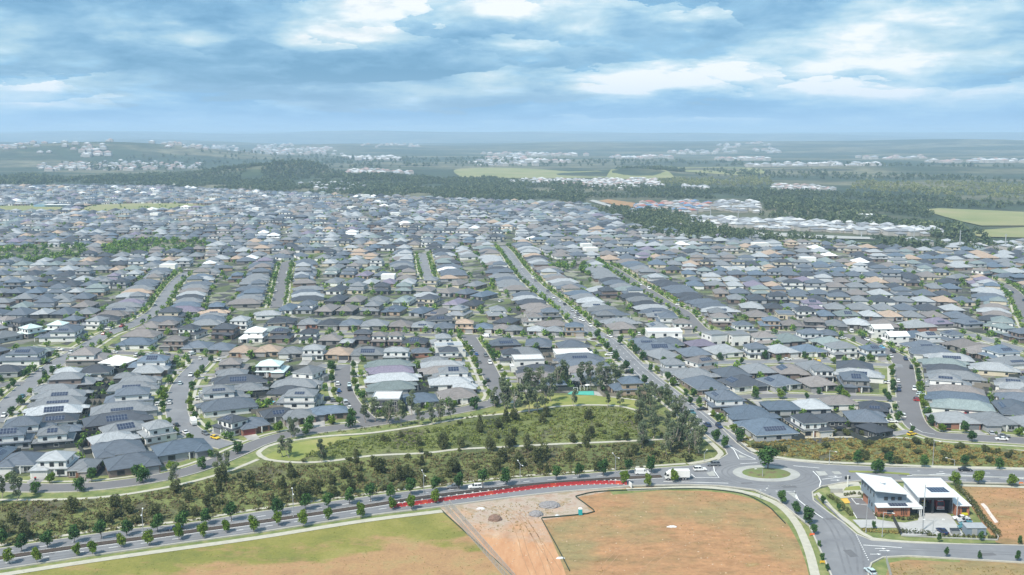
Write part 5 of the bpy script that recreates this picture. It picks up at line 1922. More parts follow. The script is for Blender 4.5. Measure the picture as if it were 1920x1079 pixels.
# street and garden trees among the houses: the nearest ones single, the rest a mass
nt_ = []
for i, r in enumerate(ROADS):
    c = r['c']
    for s in (1, -1):
        acc, nxt = 0, rng.uniform(2, 14)
        for j in range(1, len(c) - 1):
            acc += math.hypot(c[j][0] - c[j - 1][0], c[j][1] - c[j - 1][1])
            if acc < nxt:
                continue
            nxt = acc + rng.uniform(8, 21)
            o = offset(c, s * (r['w'] / 2 + 1.3))[j]
            ri, d, k, sd = near_road(*o)
            if ri != i or in_main(*o)[0] or (r['key'] == 'creek' and s < 0):
                continue
            if any(overlap(h, dict(x=o[0], y=o[1], W=.5, D=.5, face=0), .1) for h in NEAR if abs(h['x'] - o[0]) + abs(h['y'] - o[1]) < 28):
                continue
            nt_.append((o[0], o[1], i, rng.choice(['garden', 'street', 'lime', 'lime', 'street'])))
nt_.sort(key=lambda q: math.hypot(q[0], q[1]))
nt_ = [q for q in nt_ if -20 < to_px(q[0], q[1])[0] < 1940]
per = {}
for (x, y, i, k) in nt_[:135]:
    per.setdefault(i, []).append((x, y, k))
for i, ps in per.items():
    ps.sort(key=lambda q: to_px(q[0], q[1])[0])
    for n_, (x, y, k) in enumerate(ps):
        tree(k, x, y, rng.uniform(.65, 1.1) * (.8 if k == 'lime' else 1), 'street_tree', f"{'bright lime' if k == 'lime' else 'green'} verge tree along the {ROADS[i]['desc']}, {ordn(n_ + 1)} from left", 'tree', f"verge trees of the {ROADS[i]['desc']}")
rest_t = [(x, y, rng.uniform(.7, 1.15)) for (x, y, i, k) in nt_[135:]]
# garden trees between the houses
for h in HS:
    for _k in range(2 if rng.random() < .45 else 1):
        a = R(h['face'] + 90)
        lx, ly = rng.uniform(-.5, .5) * h['W'], (h['D'] / 2 + rng.uniform(1.5, 4)) * (1 if rng.random() < .6 else -1)
        x, y = h['x'] + lx * math.cos(a) - ly * math.sin(a), h['y'] + lx * math.sin(a) + ly * math.cos(a)
        ri, d, k, s = near_road(x, y)
        if d > RW[ri] / 2 + 1 and in_sub(x, y)[0]:
            rest_t.append((x, y, rng.choice([.35, .5, .65, .8, 1.0]) if h['dist'] < 500 else rng.choice([.45, .6, .75, .9, 1.1])))
for bp, n_ in zip(BELTS, (110, 110, 34)):
    rest_t += [(x, y, rng.uniform(.9, 1.7)) for x, y in scatter(bp, n_, n_)]
for x, y in scatter([(150, 400), (175, 388), (345, 386), (400, 391), (330, 399)], 40, 2):
    rest_t.append((x, y, .8))


def mass(name, P, proto, mat, label, cat, flat=False):
    """one mesh of many crowns: P rows of x, y, scale; proto = leaf cloud vertices of unit trees"""
    vs = []
    for i, (x, y, s) in enumerate(P):
        v = proto[i % len(proto)]
        a = i * 2.399
        c_, s_ = math.cos(a) * s, math.sin(a) * s
        q = np.empty_like(v)
        q[:, 0] = x + v[:, 0] * c_ - v[:, 1] * s_
        q[:, 1] = y + v[:, 0] * s_ + v[:, 1] * c_
        q[:, 2] = v[:, 2] * s * (1 if not flat else .8)
        vs.append(q)
    z = terrain(np.array([p[0] for p in P]), np.array([p[1] for p in P]))
    for q, zz in zip(vs, z):
        q[:, 2] += zz
    me = quads_mesh(name, np.concatenate(vs), mat)
    o = link(name, me)
    return tag(o, label, cat, None, 'stuff')


pr_g = [leaf_cloud(lobes_round(4.6, 4.4, .4, 200 + i), 90, .62, 200 + i) for i in range(6)]
mass('garden_trees', rest_t, pr_g, L_mass, 'small green garden and street trees scattered between the far houses', 'trees')
pr_w = [leaf_cloud(lobes_round(9, 9, .3, 220 + i, 8), 46, 1.5, 230 + i) for i in range(6)]


def wood(poly, dens, seed, s0=.8, s1=1.5, mat=None, label='dark band of gum woodland beyond the suburb', name='woodland'):
    n = int(area(poly) / dens)
    pts_ = scatter(poly, n, seed)
    gap = np.sin(pts_[:, 0] / 37 + seed) + np.sin(pts_[:, 1] / 61 + pts_[:, 0] / 90) + np.sin(pts_[:, 0] / 13) * .5
    P = [(x, y, rng.uniform(s0, s1) * (.8 if g_ < 0 else 1)) for (x, y), g_ in zip(pts_, gap) if g_ > -1.35]
    mass(name, P, pr_w, mat or L_wood, label, 'woodland')
    return n


tot = 0
tot += wood([(1090, 388), (1100, 376), (1180, 392), (1290, 412), (1345, 430), (1500, 441), (1740, 455), (1920, 464), (2100, 470), (2100, 485), (1920, 476), (1640, 468), (1430, 456), (1280, 452), (1195, 430)], 100, 1, .55, 1.05, None, 'belt of dark trees along the right edge of the suburb')
tot += wood([(1180, 432), (1210, 395), (1290, 405), (1345, 430), (1440, 440), (1380, 456), (1250, 452)], 100, 2, .6, 1.15, None, 'thick stand of trees at the motorway bend right of centre')
tot += wood([(640, 366), (560, 352), (660, 333), (900, 335), (1090, 345), (1100, 384)], 110, 3, .6, 1.25, None, 'broad dark forest behind the centre of the suburb')
tot += wood([(60, 340), (200, 330), (380, 326), (520, 328), (560, 352), (640, 366), (300, 352)], 150, 4, .7, 1.3, None, 'dark forest at the foot of the left hill')
tot += wood([(380, 332), (420, 327), (640, 327), (740, 334), (760, 338), (640, 348), (520, 338)], 150, 5, .7, 1.5, None, 'trees covering the low hill left of centre')
tot += wood([(1090, 372), (1090, 350), (1240, 352), (1440, 356), (1440, 372), (1330, 374)], 170, 6, .6, 1.2, None, 'dark trees behind the red-roofed houses')
tot += wood([(1400, 378), (1430, 360), (1600, 364), (1920, 384), (2150, 392), (2150, 402), (1800, 390), (1600, 392), (1480, 398)], 200, 7, .7, 1.3, None, 'long dark tree line in front of the pale woodland at right')
tot += wood([(1420, 405), (1440, 385), (1560, 380), (1730, 390), (1760, 420), (1740, 436), (1600, 428), (1440, 412)], 170, 8, .6, 1.4, None, 'loose woodland around the farm buildings at right')
tot += wood([(1240, 350), (1230, 338), (1440, 334), (1450, 350)], 330, 9, .7, 1.3, L_gold, 'pale golden woodland right of centre', 'pale_woodland')
tot += wood([(1590, 358), (1600, 342), (1920, 348), (2200, 352), (2200, 378), (1920, 376)], 380, 10, .7, 1.3, L_gold, 'pale golden woodland along the right horizon', 'pale_woodland')
tot += wood([(1690, 470), (1680, 440), (1760, 425), (1840, 440), (1860, 470)], 120, 11, .8, 1.5, None, 'clump of grey gums beside the pasture at right')
tot += wood([(-60, 350), (-60, 332), (60, 330), (150, 338), (60, 350)], 220, 12, .9, 1.5, None, 'trees behind the left edge of the suburb')
tot += wood([(1150, 326), (1160, 318), (1240, 318), (1290, 325), (1230, 329)], 220, 13, 1, 1.6, None, 'trees on the small knoll right of centre')
tot += wood([(1300, 332), (1320, 322), (1600, 326), (1920, 338), (1920, 344), (1500, 336)], 900, 14, .8, 1.5, None, 'scattered dark tree lines on the plain at right')
tot += wood([(200, 322), (100, 310), (600, 296), (1100, 300), (1900, 312), (1900, 322), (1200, 312), (700, 316)], 4200, 15, 1.0, 2.0, None, 'far scattered woods on the plain below the horizon')
print('wood trees', tot)
pr_t = [leaf_cloud(lobes_bush(.45, 1.0, 400 + i, 3), 14, .16, 410 + i) for i in range(4)]
EL = [(1090, 936), (1180, 923), (1290, 921), (1370, 928), (1440, 960), (1475, 995), (1505, 1075), (1080, 1079), (1060, 1050), (1025, 978), (1110, 966)]
g_ = scatter(EL, 800, 71)
k_ = np.sin(g_[:, 0] / 9) + np.sin(g_[:, 1] / 7 + g_[:, 0] / 14) > .1
mass('weeds', [(x, y, rng.uniform(.2, .6)) for x, y in g_[k_]] + [(x, y, rng.uniform(.3, .8)) for x, y in scatter([(840, 958), (930, 945), (1080, 936), (1010, 975), (1000, 1000), (900, 1000)], 260, 72)]
     + [(x, y, rng.uniform(.3, .8)) for x, y in scatter([(1810, 915), (1920, 918), (1990, 925), (1990, 1020), (1880, 1015), (1830, 960)], 240, 73)]
     + [(x, y, rng.uniform(.3, .8)) for x, y in scatter([(1670, 1058), (1920, 1064), (1980, 1079), (1670, 1079)], 160, 74)], pr_t, L_gscrub, 'sparse low weeds dotted over the bare earth lots', 'weeds')
g_ = scatter([(-20, 1078), (166, 1052), (480, 1010), (820, 960), (950, 1076), (950, 1079), (-20, 1079)], 500, 75)
mass('grass_tufts', [(x, y, rng.uniform(.2, .5)) for x, y in g_], pr_t, L_scrub, 'coarse grass tufts over the paddock', 'grass')
rk = MB()
for x, y in list(scatter(EL, 260, 81)) + list(scatter([(840, 958), (930, 945), (1080, 936), (1010, 975), (1050, 1060), (970, 1070)], 260, 82)) + list(scatter([(1385, 838), (1440, 846), (1480, 850), (1470, 856), (1420, 852)], 120, 83)):
    s_ = rng.choice((.12, .15, .2, .3))
    rk.dome((x, y, .02), s_, s_ * .8, s_ * .6, 5, 2, 0, .3, rng)
tag(rk.build('rubble', sm('clod_stone', (.45, .33, .23), .3, 3, .9)), 'loose clods and stones scattered over the bare ground', 'rubble', None, 'stuff')
# wheel ruts pressed into the clay
rt = MB()
for pts in ([(1000, 1079), (985, 1040), (975, 1005), (960, 975), (930, 955), (900, 948)], [(1030, 1079), (1015, 1035), (1000, 1000), (975, 970), (940, 950)], [(1045, 1070), (1020, 1030), (990, 985), (985, 960), (1060, 945)],
            [(1120, 1079), (1180, 1020), (1280, 980), (1400, 960)], [(1200, 1079), (1260, 1030), (1360, 1000), (1470, 1010)]):
    c = smooth([G(*p) for p in pts], 1.5)
    for s_ in (-.9, .9):
        cc = [(x + rng.uniform(-.08, .08), y) for x, y in offset(c, s_)]
        strip(rt, offset(cc, .1), offset(cc, -.1), .054)
struct(rt.build('wheel_ruts', sm('rutted_clay', (.34, .20, .11), .25, .4, .95)))

# low scrub in the reserve
pr_s = [leaf_cloud(lobes_bush(1.0, 2.2, 300 + i, 4), 22, .3, 310 + i) for i in range(6)]


def scrub(poly, dens, seed, mat, label, s0=.5, s1=1.2, name='undergrowth'):
    P = [(x, y, rng.uniform(s0, s1)) for x, y in scatter(poly, int(area(poly) / dens), seed)]
    mass(name, P, pr_s, mat, label, 'undergrowth')


scrub([(610, 832), (720, 815), (820, 802), (950, 782), (1040, 767), (1100, 764), (1180, 768), (1210, 800), (1250, 818), (1050, 829), (860, 838), (700, 850), (620, 860), (570, 858)], 2.6, 21, L_scrub, 'waist-high yellow-green scrub covering the flat below the park')
scrub([(0, 945), (200, 936), (300, 924), (390, 902), (460, 884), (500, 868), (600, 874), (800, 856), (1050, 840), (1280, 828), (1320, 858), (1190, 880), (1080, 890), (960, 899), (830, 913), (700, 928), (590, 945), (480, 960), (346, 982), (241, 992), (100, 1013), (0, 1028)], 2.8, 22, L_under, 'dark olive undergrowth along the creek bed', .5, 1.3)
scrub([(1380, 818), (1440, 826), (1600, 823), (1700, 825), (1800, 836), (1960, 852), (2000, 880), (1634, 867), (1551, 864), (1454, 854), (1400, 840)], 2.6, 23, L_gscrub, 'low golden-brown scrub east of the roundabout')
scrub([(560, 822), (640, 812), (820, 795), (930, 778), (930, 772), (800, 788), (640, 806)], 3.5, 24, L_bush, 'strip of low shrubs between creekside street and path', .4, .7)
scrub([(970, 738), (1060, 733), (1075, 733), (1000, 741)], 2.2, 25, L_bush, 'low shrubs behind the playground', .4, .8)
scrub([(1115, 733), (1190, 742), (1220, 752), (1190, 752)], 2.6, 26, L_bush, 'low shrubs right of the playground', .4, .9)
mp_ = [(x, y, rng.uniform(.3, .55)) for i in range(3) for x, y in offset(MED, rng.uniform(-.8, .8))[1::1]]
mass('median_planting', mp_, pr_s, L_bush, 'low dark planting on the main road median', 'planting')

# ------------------------------------------------------------------ far clusters of houses and fields
def cluster(poly, n, seed, cols, label, s=1.0):
    mb = MB()
    idx = []
    mats = []
    for c in cols:
        m_ = bpy.data.materials.get('cluster_' + c)
        if m_ is None:
            m_ = sm('cluster_' + c, {'white': (.50, .50, .50), 'pale': (.32, .34, .36), 'grey': (.20, .21, .23), 'red': (.34, .13, .10), 'pink': (.36, .27, .25), 'blue': (.12, .2, .32), 'wall': (.42, .40, .37)}[c], .1, .05)
        mats.append(m_)
    mats.append(bpy.data.materials.get('cluster_wall') or sm('cluster_wall', (.42, .40, .37), .1, .05))
    g = random.Random(seed)
    for x, y in scatter(poly, n, seed):
        z = float(terrain(x, y)) + .2
        W, D = g.uniform(9, 14) * s, g.uniform(9, 13) * s
        k = g.randrange(len(cols))
        q = MB()
        q.box(-W / 2, W / 2, -D / 2, D / 2, 0, (2.8 if g.random() < .6 else 5.5) * s, len(cols))
        zt = max(v[2] for v in q.v)
        q.hip(-W / 2 - .5, W / 2 + .5, -D / 2 - .5, D / 2 + .5, zt + .1, .4, k)
        a = g.choice((.2, .2 + math.pi / 2))
        mb.add([(x + u * math.cos(a) - v * math.sin(a), y + u * math.sin(a) + v * math.cos(a), z + w_) for u, v, w_ in q.v], q.f)
        mb.m[-len(q.m):] = q.m
    o = mb.build('distant_houses', mats)
    tag(o, label, 'houses', None, 'stuff')


cluster([(1180, 398), (1200, 384), (1320, 380), (1340, 392), (1300, 402)], 120, 1, ['red', 'pink', 'pink', 'pale', 'blue'], 'red and pink roofed houses beyond the tree belt')
cluster([(1335, 392), (1345, 378), (1420, 383), (1420, 400), (1370, 398)], 70, 2, ['pale', 'white', 'grey'], 'pale houses right of the red-roofed ones')
cluster([(1290, 418), (1300, 411), (1500, 418), (1740, 432), (1800, 440), (1700, 444), (1500, 434), (1380, 430)], 330, 3, ['pale', 'white', 'pale', 'grey'], 'long strip of pale houses beyond the motorway')
cluster([(935, 346), (990, 338), (1235, 338), (1245, 352), (1150, 356), (1050, 350)], 330, 4, ['white', 'pale', 'white', 'pink'], 'bright pale housing estate behind the central forest')
cluster([(1440, 358), (1450, 350), (1540, 350), (1565, 358), (1500, 360)], 60, 5, ['white', 'pink', 'pale'], 'small pale estate in the golden woodland')
cluster([(1280, 356), (1282, 350), (1330, 352), (1325, 358)], 24, 6, ['white', 'pale'], 'few white buildings at the edge of the pale woodland')
cluster([(560, 354), (565, 346), (672, 346), (690, 354), (640, 360)], 50, 7, ['pale', 'white', 'grey'], 'pale houses among trees below the low hill')
cluster([(80, 322), (60, 312), (230, 308), (380, 310), (370, 318), (200, 322)], 120, 8, ['white', 'pale', 'pink'], 'far pale buildings below the left ridge', 1.5)
cluster([(0, 305), (0, 290), (100, 285), (180, 288), (240, 298), (120, 306)], 90, 9, ['pink', 'pale', 'white'], 'far pinkish houses on the left ridge', 2.0)
cluster([(650, 332), (655, 320), (700, 320), (775, 324), (770, 330)], 55, 10, ['white', 'pink', 'pale'], 'far white sheds left of centre', 1.6)
cluster([(640, 303), (650, 298), (740, 296), (760, 302)], 40, 11, ['white', 'pale'], 'far white houses above the central plain', 2.4)
cluster([(1400, 318), (1380, 311), (1640, 308), (1660, 318)], 60, 12, ['white', 'pale'], 'far white houses on the right plain', 2.0)
cluster([(850, 312), (900, 303), (1000, 303), (1010, 312)], 40, 13, ['white', 'pale', 'grey'], 'far houses scattered on the central plain', 1.8)
cluster([(1700, 468), (1700, 455), (1920, 460), (1960, 475)], 26, 14, ['white', 'pale', 'grey'], 'white houses among the trees at the right edge')
for i_ in range(26):
    cx_, cy_ = rng.uniform(-40, 1960), rng.choice((276, 281, 286, 291, 296, 300, 305))
    wd_ = rng.uniform(20, 90)
    cluster([(cx_ - wd_, cy_ - 1.5), (cx_ + wd_ * .7, cy_ - 2.5), (cx_ + wd_, cy_ + 1), (cx_ - wd_ * .6, cy_ + 2)], rng.randint(14, 34), 40 + i_, ['white', 'pale', 'pink'], 'specks of pale buildings scattered over the far plain', 2.2)
for nm, poly, m_ in (('pasture', [(1730, 395), (1760, 392), (1920, 399), (2200, 408), (2200, 435), (1920, 425), (1840, 425)], M_field),
                     ('pasture', [(1800, 440), (1920, 428), (2200, 436), (2200, 450), (1840, 446)], M_field),
                     ('oval_field', FIELDS[0], M_field), ('oval_field', FIELDS[1], M_field),
                     ('pasture', [(860, 330), (860, 318), (960, 316), (1120, 328), (1150, 334), (900, 335)], M_field),
                     ('pasture', [(1140, 336), (1170, 322), (1230, 325), (1260, 335)], M_field),
                     ('pasture', [(1240, 322), (1250, 316), (1420, 322), (1400, 330)], M_field),
                     ('motorway', [(1105, 378), (1112, 376), (1180, 392), (1270, 412), (1420, 436), (1640, 447), (1640, 451), (1400, 442), (1260, 419), (1170, 397)], M_conc),
                     ('bare_field', [(1120, 378), (1140, 375), (1190, 382), (1185, 394)], M_earth),
                     ('pasture', [(1270, 426), (1300, 424), (1440, 446), (1640, 458), (1400, 452)], M_field)):
    q = [G(*p) for p in poly]
    q2 = smooth(q, 60, True)
    P = [(x, y, float(terrain(x, y)) + 1.2) for x, y in q2]
    tris = tessellate_polygon([[Vector(p) for p in P]])
    me = bpy.data.meshes.new(nm)
    me.from_pydata(P, [], [tr if (Vector(P[tr[1]]) - Vector(P[tr[0]])).cross(Vector(P[tr[2]]) - Vector(P[tr[0]])).z > 0 else tr[::-1] for tr in tris])
    me.materials.append(m_)
    struct(link(nm, me))
far_fields = MB()
# ------------------------------------------------------------------ vehicles
def car_mesh(kind):
    """side profiles lofted across the width: body, glasshouse, roof skin"""
    Ln, Wd, Ht = {'hatch': (4.2, 1.76, 1.48), 'sedan': (4.7, 1.82, 1.45), 'suv': (4.7, 1.88, 1.72), 'ute': (5.3, 1.9, 1.8), 'van': (5.2, 1.95, 2.0)}[kind]
    h = Ln / 2
    zb, belt = .28, Ht * .6
    prof = {'hatch': ((-h, .35), (-h, .75), (-h + .12, belt + .02), (h - 1.35, belt + .02), (h - .35, belt - .18), (h - .02, .62), (h, .35)),
            'sedan': ((-h, .35), (-h, .8), (-h + .1, belt + .04), (h - 1.5, belt + .02), (h - .35, belt - .2), (h - .02, .62), (h, .35)),
            'suv': ((-h, .4), (-h, .85), (-h + .06, belt + .02), (h - 1.45, belt + .02), (h - .25, belt - .12), (h - .02, .75), (h, .4)),
            'ute': ((-h, .45), (-h, 1.05), (-h + .05, belt + .04), (h - 1.45, belt + .02), (h - .25, belt - .1), (h - .02, .8), (h, .45)),
            'van': ((-h, .35), (-h, .9), (-h + .03, belt), (h - .95, belt), (h - .2, belt - .18), (h - .02, .75), (h, .35))}[kind]
    gl = {'hatch': (-h + .12, -h + .55, h - 2.05, h - 1.3), 'sedan': (-h + .7, -h + 1.35, h - 2.2, h - 1.45), 'suv': (-h + .1, -h + .35, h - 2.0, h - 1.4),
          'ute': (-h + 2.0, -h + 2.15, h - 2.1, h - 1.4), 'van': (-h + .08, -h + .15, h - 1.5, h - .95)}[kind]
    body, win = MB(), MB()
    w2 = Wd / 2
    k = len(prof)
    # two bevelled flanks
    vs = [(x, -w2 + .07, z) for x, z in prof] + [(x, -w2, (z + .5) / 2 if z > .5 else z) for x, z in prof] + [(x, w2, (z + .5) / 2 if z > .5 else z) for x, z in prof] + [(x, w2 - .07, z) for x, z in prof]
    fs = []
    for i in range(k - 1):
        fs += [(i, i + 1, k + i + 1, k + i), (3 * k + i + 1, 3 * k + i, 2 * k + i, 2 * k + i + 1), (i + 1, i, 3 * k + i, 3 * k + i + 1)]
    fs += [tuple(range(k, 2 * k)), tuple(range(3 * k - 1, 2 * k - 1, -1)), (0, 3 * k, 4 * k - 1, k - 1)]
    body.add(vs, fs)
    x0, x1, x2, x3 = gl
    zt = Ht - .05
    a, b_ = w2 - .09, w2 - .27
    g = [(x0, -a, belt), (x3, -a, belt), (x3, a, belt), (x0, a, belt), (x1, -b_, zt), (x2, -b_, zt), (x2, b_, zt), (x1, b_, zt)]
    win.add(g, [(0, 1, 5, 4), (1, 2, 6, 5), (2, 3, 7, 6), (3, 0, 4, 7)])
    body.add([(x1 - .02, -b_ - .02, zt), (x2 + .02, -b_ - .02, zt), (x2 + .02, b_ + .02, zt), (x1 - .02, b_ + .02, zt), (x1 + .15, -b_ + .1, Ht), (x2 - .1, -b_ + .1, Ht), (x2 - .1, b_ - .1, Ht), (x1 + .15, b_ - .1, Ht)],
             [(0, 1, 5, 4), (1, 2, 6, 5), (2, 3, 7, 6), (3, 0, 4, 7), (4, 5, 6, 7), (3, 2, 1, 0)])
    for xx in ((x1 + x2) / 2, x2 - .05):                  # pillars
        for s in (-1, 1):
            body.add([(xx - .06, s * (a + .01), belt), (xx + .06, s * (a + .01), belt), (xx + .06, s * (b_ + .01), zt), (xx - .06, s * (b_ + .01), zt)], [(0, 1, 2, 3) if s < 0 else (3, 2, 1, 0)])
    if kind == 'van':
        body.box(x1, x2 - .5, -w2 + .06, w2 - .06, belt, Ht - .02)
    if kind == 'ute':
        body.box(-h + .05, -h + 1.95, -w2 + .05, w2 - .05, belt - .02, belt + .06)
    return dict(body=body.mesh('body', M_paint), win=win.mesh('window', M_glass), L=Ln, W=Wd, H=Ht, belt=belt)


def wheel_mesh(r=.33, wd=.22):
    t_, rm = MB(), MB()
    t_.tube((0, -wd / 2, 0), (0, wd / 2, 0), r, r, 14)
    rm.tube((0, -wd / 2 - .01, 0), (0, wd / 2 + .01, 0), r * .6, r * .6, 10)
    return t_.mesh('tyre', M_tyre), rm.mesh('rim', M_rim)


WT, WR = wheel_mesh()
CARS = {k: car_mesh(k) for k in ('hatch', 'sedan', 'suv', 'ute', 'van')}
hl = MB().box(-.03, .03, -.18, .18, -.07, .07)
HLM, TLM = hl.mesh('headlight', M_lampw), hl.mesh('taillight', M_lampr)


def car_proto(kind, lights):
    c = CARS[kind]
    r = root(kind, (0, 0, 0))
    link('body', c['body'], r)
    link('window', c['win'], r)
    for sx_ in (-1, 1):
        for sy in (-1, 1):
            w_ = link('wheel', WT, r)
            w_.location = (sx_ * (c['L'] / 2 - .85), sy * (c['W'] / 2 - .1), .33)
            if lights:
                link('rim', WR, w_)
    if lights:
        for sy in (-1, 1):
            a = link('headlight', HLM, r)
            a.location = (c['L'] / 2 - .02, sy * (c['W'] / 2 - .28), .66)
            b_ = link('taillight', TLM, r)
            b_.location = (-c['L'] / 2 + .0, sy * (c['W'] / 2 - .24), .72)
    return r


PROTO = {}
CC = dict(white=(.72, .72, .71), silver=(.42, .44, .46), grey=(.14, .15, .16), black=(.015, .016, .018), red=(.36, .03, .03), blue=(.03, .10, .30), navy=(.02, .035, .09), teal=(.05, .17, .20), yellow=(.72, .48, .03), sky=(.15, .42, .62), pale=(.5, .6, .62), purple=(.12, .11, .18))
KN = dict(hatch='hatchback', sedan='sedan', suv='suv', ute='utility truck', van='van')
carlist = []


def put_car(x, y, ang, col, kind, z, lights):
    key = (kind, lights)
    if key not in PROTO:
        r = PROTO[key] = car_proto(kind, lights)
    else:
        r = copy_tree(PROTO[key])
    r.name = {'hatch': 'parked_car', 'sedan': 'parked_car', 'suv': 'parked_car', 'ute': 'parked_ute', 'van': 'parked_van'}[kind]
    r.location, r.rotation_euler = (x, y, z), (0, 0, ang)
    for ch in r.children:
        if ch.name.startswith('body'):
            ch.color = (*CC[col], 1)
    return r


CL = []
for k, s in ((5, "875 84 white suv;1060 85 black sedan;893 128 red ute;780 187 red hatch;812 184 red hatch;750 145 white suv;583 232 black sedan;290 295 white hatch;322 298 white sedan;443 303 white ute;550 322 white suv;333 402 black sedan;398 436 white sedan;322 456 silver suv;170 655 teal sedan;52 798 white hatch;868 322 white sedan;1180 348 white sedan;1240 352 grey suv;1030 345 white suv;1120 340 pale hatch;1440 337 white van;1500 370 white hatch;1635 380 white sedan;1425 490 white ute;1355 560 pale hatch;1277 700 white hatch;1140 718 white suv;1520 628 white hatch;1515 670 white suv;1322 868 black hatch;1395 922 white sedan;1555 927 grey hatch;1625 960 yellow hatch"),
             (6, "603 562 white suv;606 612 blue hatch;718 568 pale hatch;718 596 black ute;505 677 black suv;590 687 grey hatch;645 706 silver van;690 738 white hatch;565 842 black suv;1590 288 white hatch;1605 310 white hatch;1667 340 blue hatch;1722 349 grey suv;1752 402 white suv;1645 395 grey hatch;1722 534 black suv;1778 643 white hatch;1873 592 teal ute;1730 203 white van;250 383 silver hatch;1420 183 black suv"),
             (7, "718 208 white sedan;650 272 grey hatch;728 343 white suv;878 403 purple suv;828 432 grey suv;875 473 black sedan;920 518 black suv;1297 415 white suv;1215 558 white suv;445 12 silver suv;465 30 white suv;468 58 white hatch;488 42 grey suv;510 77 white suv;522 88 white suv;570 124 white suv;485 135 black sedan;1250 733 white hatch;1350 778 teal ute;1466 870 navy suv;1523 877 navy suv;1302 808 white van;1530 785 white sedan;1490 742 black sedan;1320 62 grey sedan;950 188 white suv"),
             (8, "755 150 white sedan;625 167 white van;760 227 white sedan;722 217 black hatch;560 218 white sedan;840 283 sky hatch;932 320 black suv;908 355 white sedan;1035 374 navy suv;1057 437 black suv;355 390 yellow ute;642 382 white hatch;965 538 white hatch;978 605 navy ute;970 578 grey hatch;1090 599 white suv;1200 557 white sedan;1205 602 white ute;1200 642 pale hatch;1220 692 red hatch;1240 694 black hatch;1007 800 white suv;905 838 white sedan;870 550 white sedan;545 898 black sedan;1080 935 yellow hatch;1645 905 silver hatch;1755 945 grey sedan;1752 974 white sedan;140 374 white hatch;1560 800 red sedan"),
             (13, "65 487 white suv;150 567 white van;175 587 grey hatch;310 712 white sedan;350 742 white hatch;378 762 black sedan;265 667 grey suv;185 677 pale hatch;1025 647 white van;1020 682 white hatch;1250 767 white suv;960 615 white hatch;1245 735 sky sedan;1030 630 grey hatch"),
             (12, "1225 395 white suv;1228 428 pale hatch;1330 515 navy hatch;155 600 white hatch;130 662 white sedan;115 728 grey hatch;250 530 white suv;400 782 white sedan;320 775 white hatch;1835 740 white hatch"),
             (14, "1835 675 navy sedan;1790 660 white sedan;1905 735 navy hatch;600 612 white sedan;170 625 white hatch;1205 635 red hatch;860 620 white sedan"),
             (11, "1155 768 white hatch;1050 505 white sedan;1370 552 navy hatch;1400 503 white sedan;645 580 grey hatch")):
    for q in s.split(';'):
        a = q.split()
        CL.append((k, float(a[0]), float(a[1]), a[2], a[3]))
cg = {}
for k, tx_, ty_, col, kind in CL:
    x, y = GT(k, tx_, ty_, .7)
    ri, d, kk, side = near_road(x, y)
    t_ = RT[kk]
    ang = math.atan2(t_[1], t_[0])
    hw = RW[ri] / 2
    if d > hw + 1.2:
        ang += math.pi / 2
        z, where = .24, 'in a driveway of'
        # out of the houses, towards the street
        for _ in range(14):
            if any(overlap(h, dict(x=x, y=y, W=1.9, D=4.8, face=math.degrees(ang)), .2) for h in HS[:420] if abs(h['x'] - x) + abs(h['y'] - y) < 30):
                x += (RP[kk, 0] - x) / d * .7
                y += (RP[kk, 1] - y) / d * .7
            else:
                break
    else:
        tgt = hw - 1.25 if d > hw * .35 else 0
        if tgt:
            f = tgt / max(d, .1)
            x, y = RP[kk, 0] + (x - RP[kk, 0]) * f, RP[kk, 1] + (y - RP[kk, 1]) * f
        z, where = ROADS[ri]['z'], 'on'
        if side < 0:
            ang += math.pi
    if any((x - c_[0]) ** 2 + (y - c_[1]) ** 2 < 9 for c_ in carlist):
        x += 2.0 * math.cos(ang + 1.57) if where != 'on' else 5 * math.cos(ang)
        y += 2.0 * math.sin(ang + 1.57) if where != 'on' else 5 * math.sin(ang)
    carlist.append((x, y))
    r = put_car(x, y, ang, col, kind, z, False)
    cg.setdefault((ri, where, col, kind), []).append((to_px(x, y)[0], r))
    r['group'] = f"cars parked along the {ROADS[ri]['desc']}"
for (ri, where, col, kind), rs in cg.items():
    rs.sort(key=lambda q: q[0])
    for n_, (_, r) in enumerate(rs):
        pos = f", {ordn(n_ + 1)} from left" if len(rs) > 1 else ''
        tag(r, f"{ {'sky': 'light blue', 'pale': 'pale blue'}.get(col, col)} {KN[kind]} parked {where} the {ROADS[ri]['desc']}{pos}", 'car' if kind in ('hatch', 'sedan', 'suv') else kind)


def main_car(k, tx_, ty_, ang, col, kind, label, z=.36):
    x, y = GT(k, tx_, ty_, .6)
    r = put_car(x, y, R(ang), col, kind, z, True)
    r.name = 'car' if kind in ('hatch', 'sedan', 'suv') else kind
    tag(r, label, 'car' if kind in ('hatch', 'sedan', 'suv') else kind)
    return r


main_car(1, 1185, 765, 192, 'navy', 'sedan', 'dark blue sedan driving on the far carriageway at lower left', .36)
main_car(2, 1335, 484, 190, 'grey', 'hatch', 'dark grey hatchback behind a median tree on the main road')
main_car(2, 1482, 486, 190, 'white', 'suv', 'white four wheel drive following the dark hatchback on main road')
main_car(3, 1272, 367, 5, 'white', 'suv', 'white wagon leaving the roundabout beside the west splitter island')
main_car(3, 1362, 332, 185, 'grey', 'suv', 'grey four wheel drive at the west exit of the roundabout')
main_car(3, 880, 390, 4, 'white', 'van', 'white van behind the truck on the far carriageway')
main_car(4, 1335, 368, -3, 'black', 'sedan', 'black sedan driving on the road behind the fire station')
main_car(4, 693, 1057, 100, 'pale', 'hatch', 'pale blue car waiting at the bottom edge of the south road')
main_car(4, 1303, 694, 175, 'white', 'sedan', 'white sedan parked nearest the orange brick wall', .26)
main_car(4, 1332, 713, 172, 'silver', 'hatch', 'silver hatchback second from brick wall in station yard', .26)
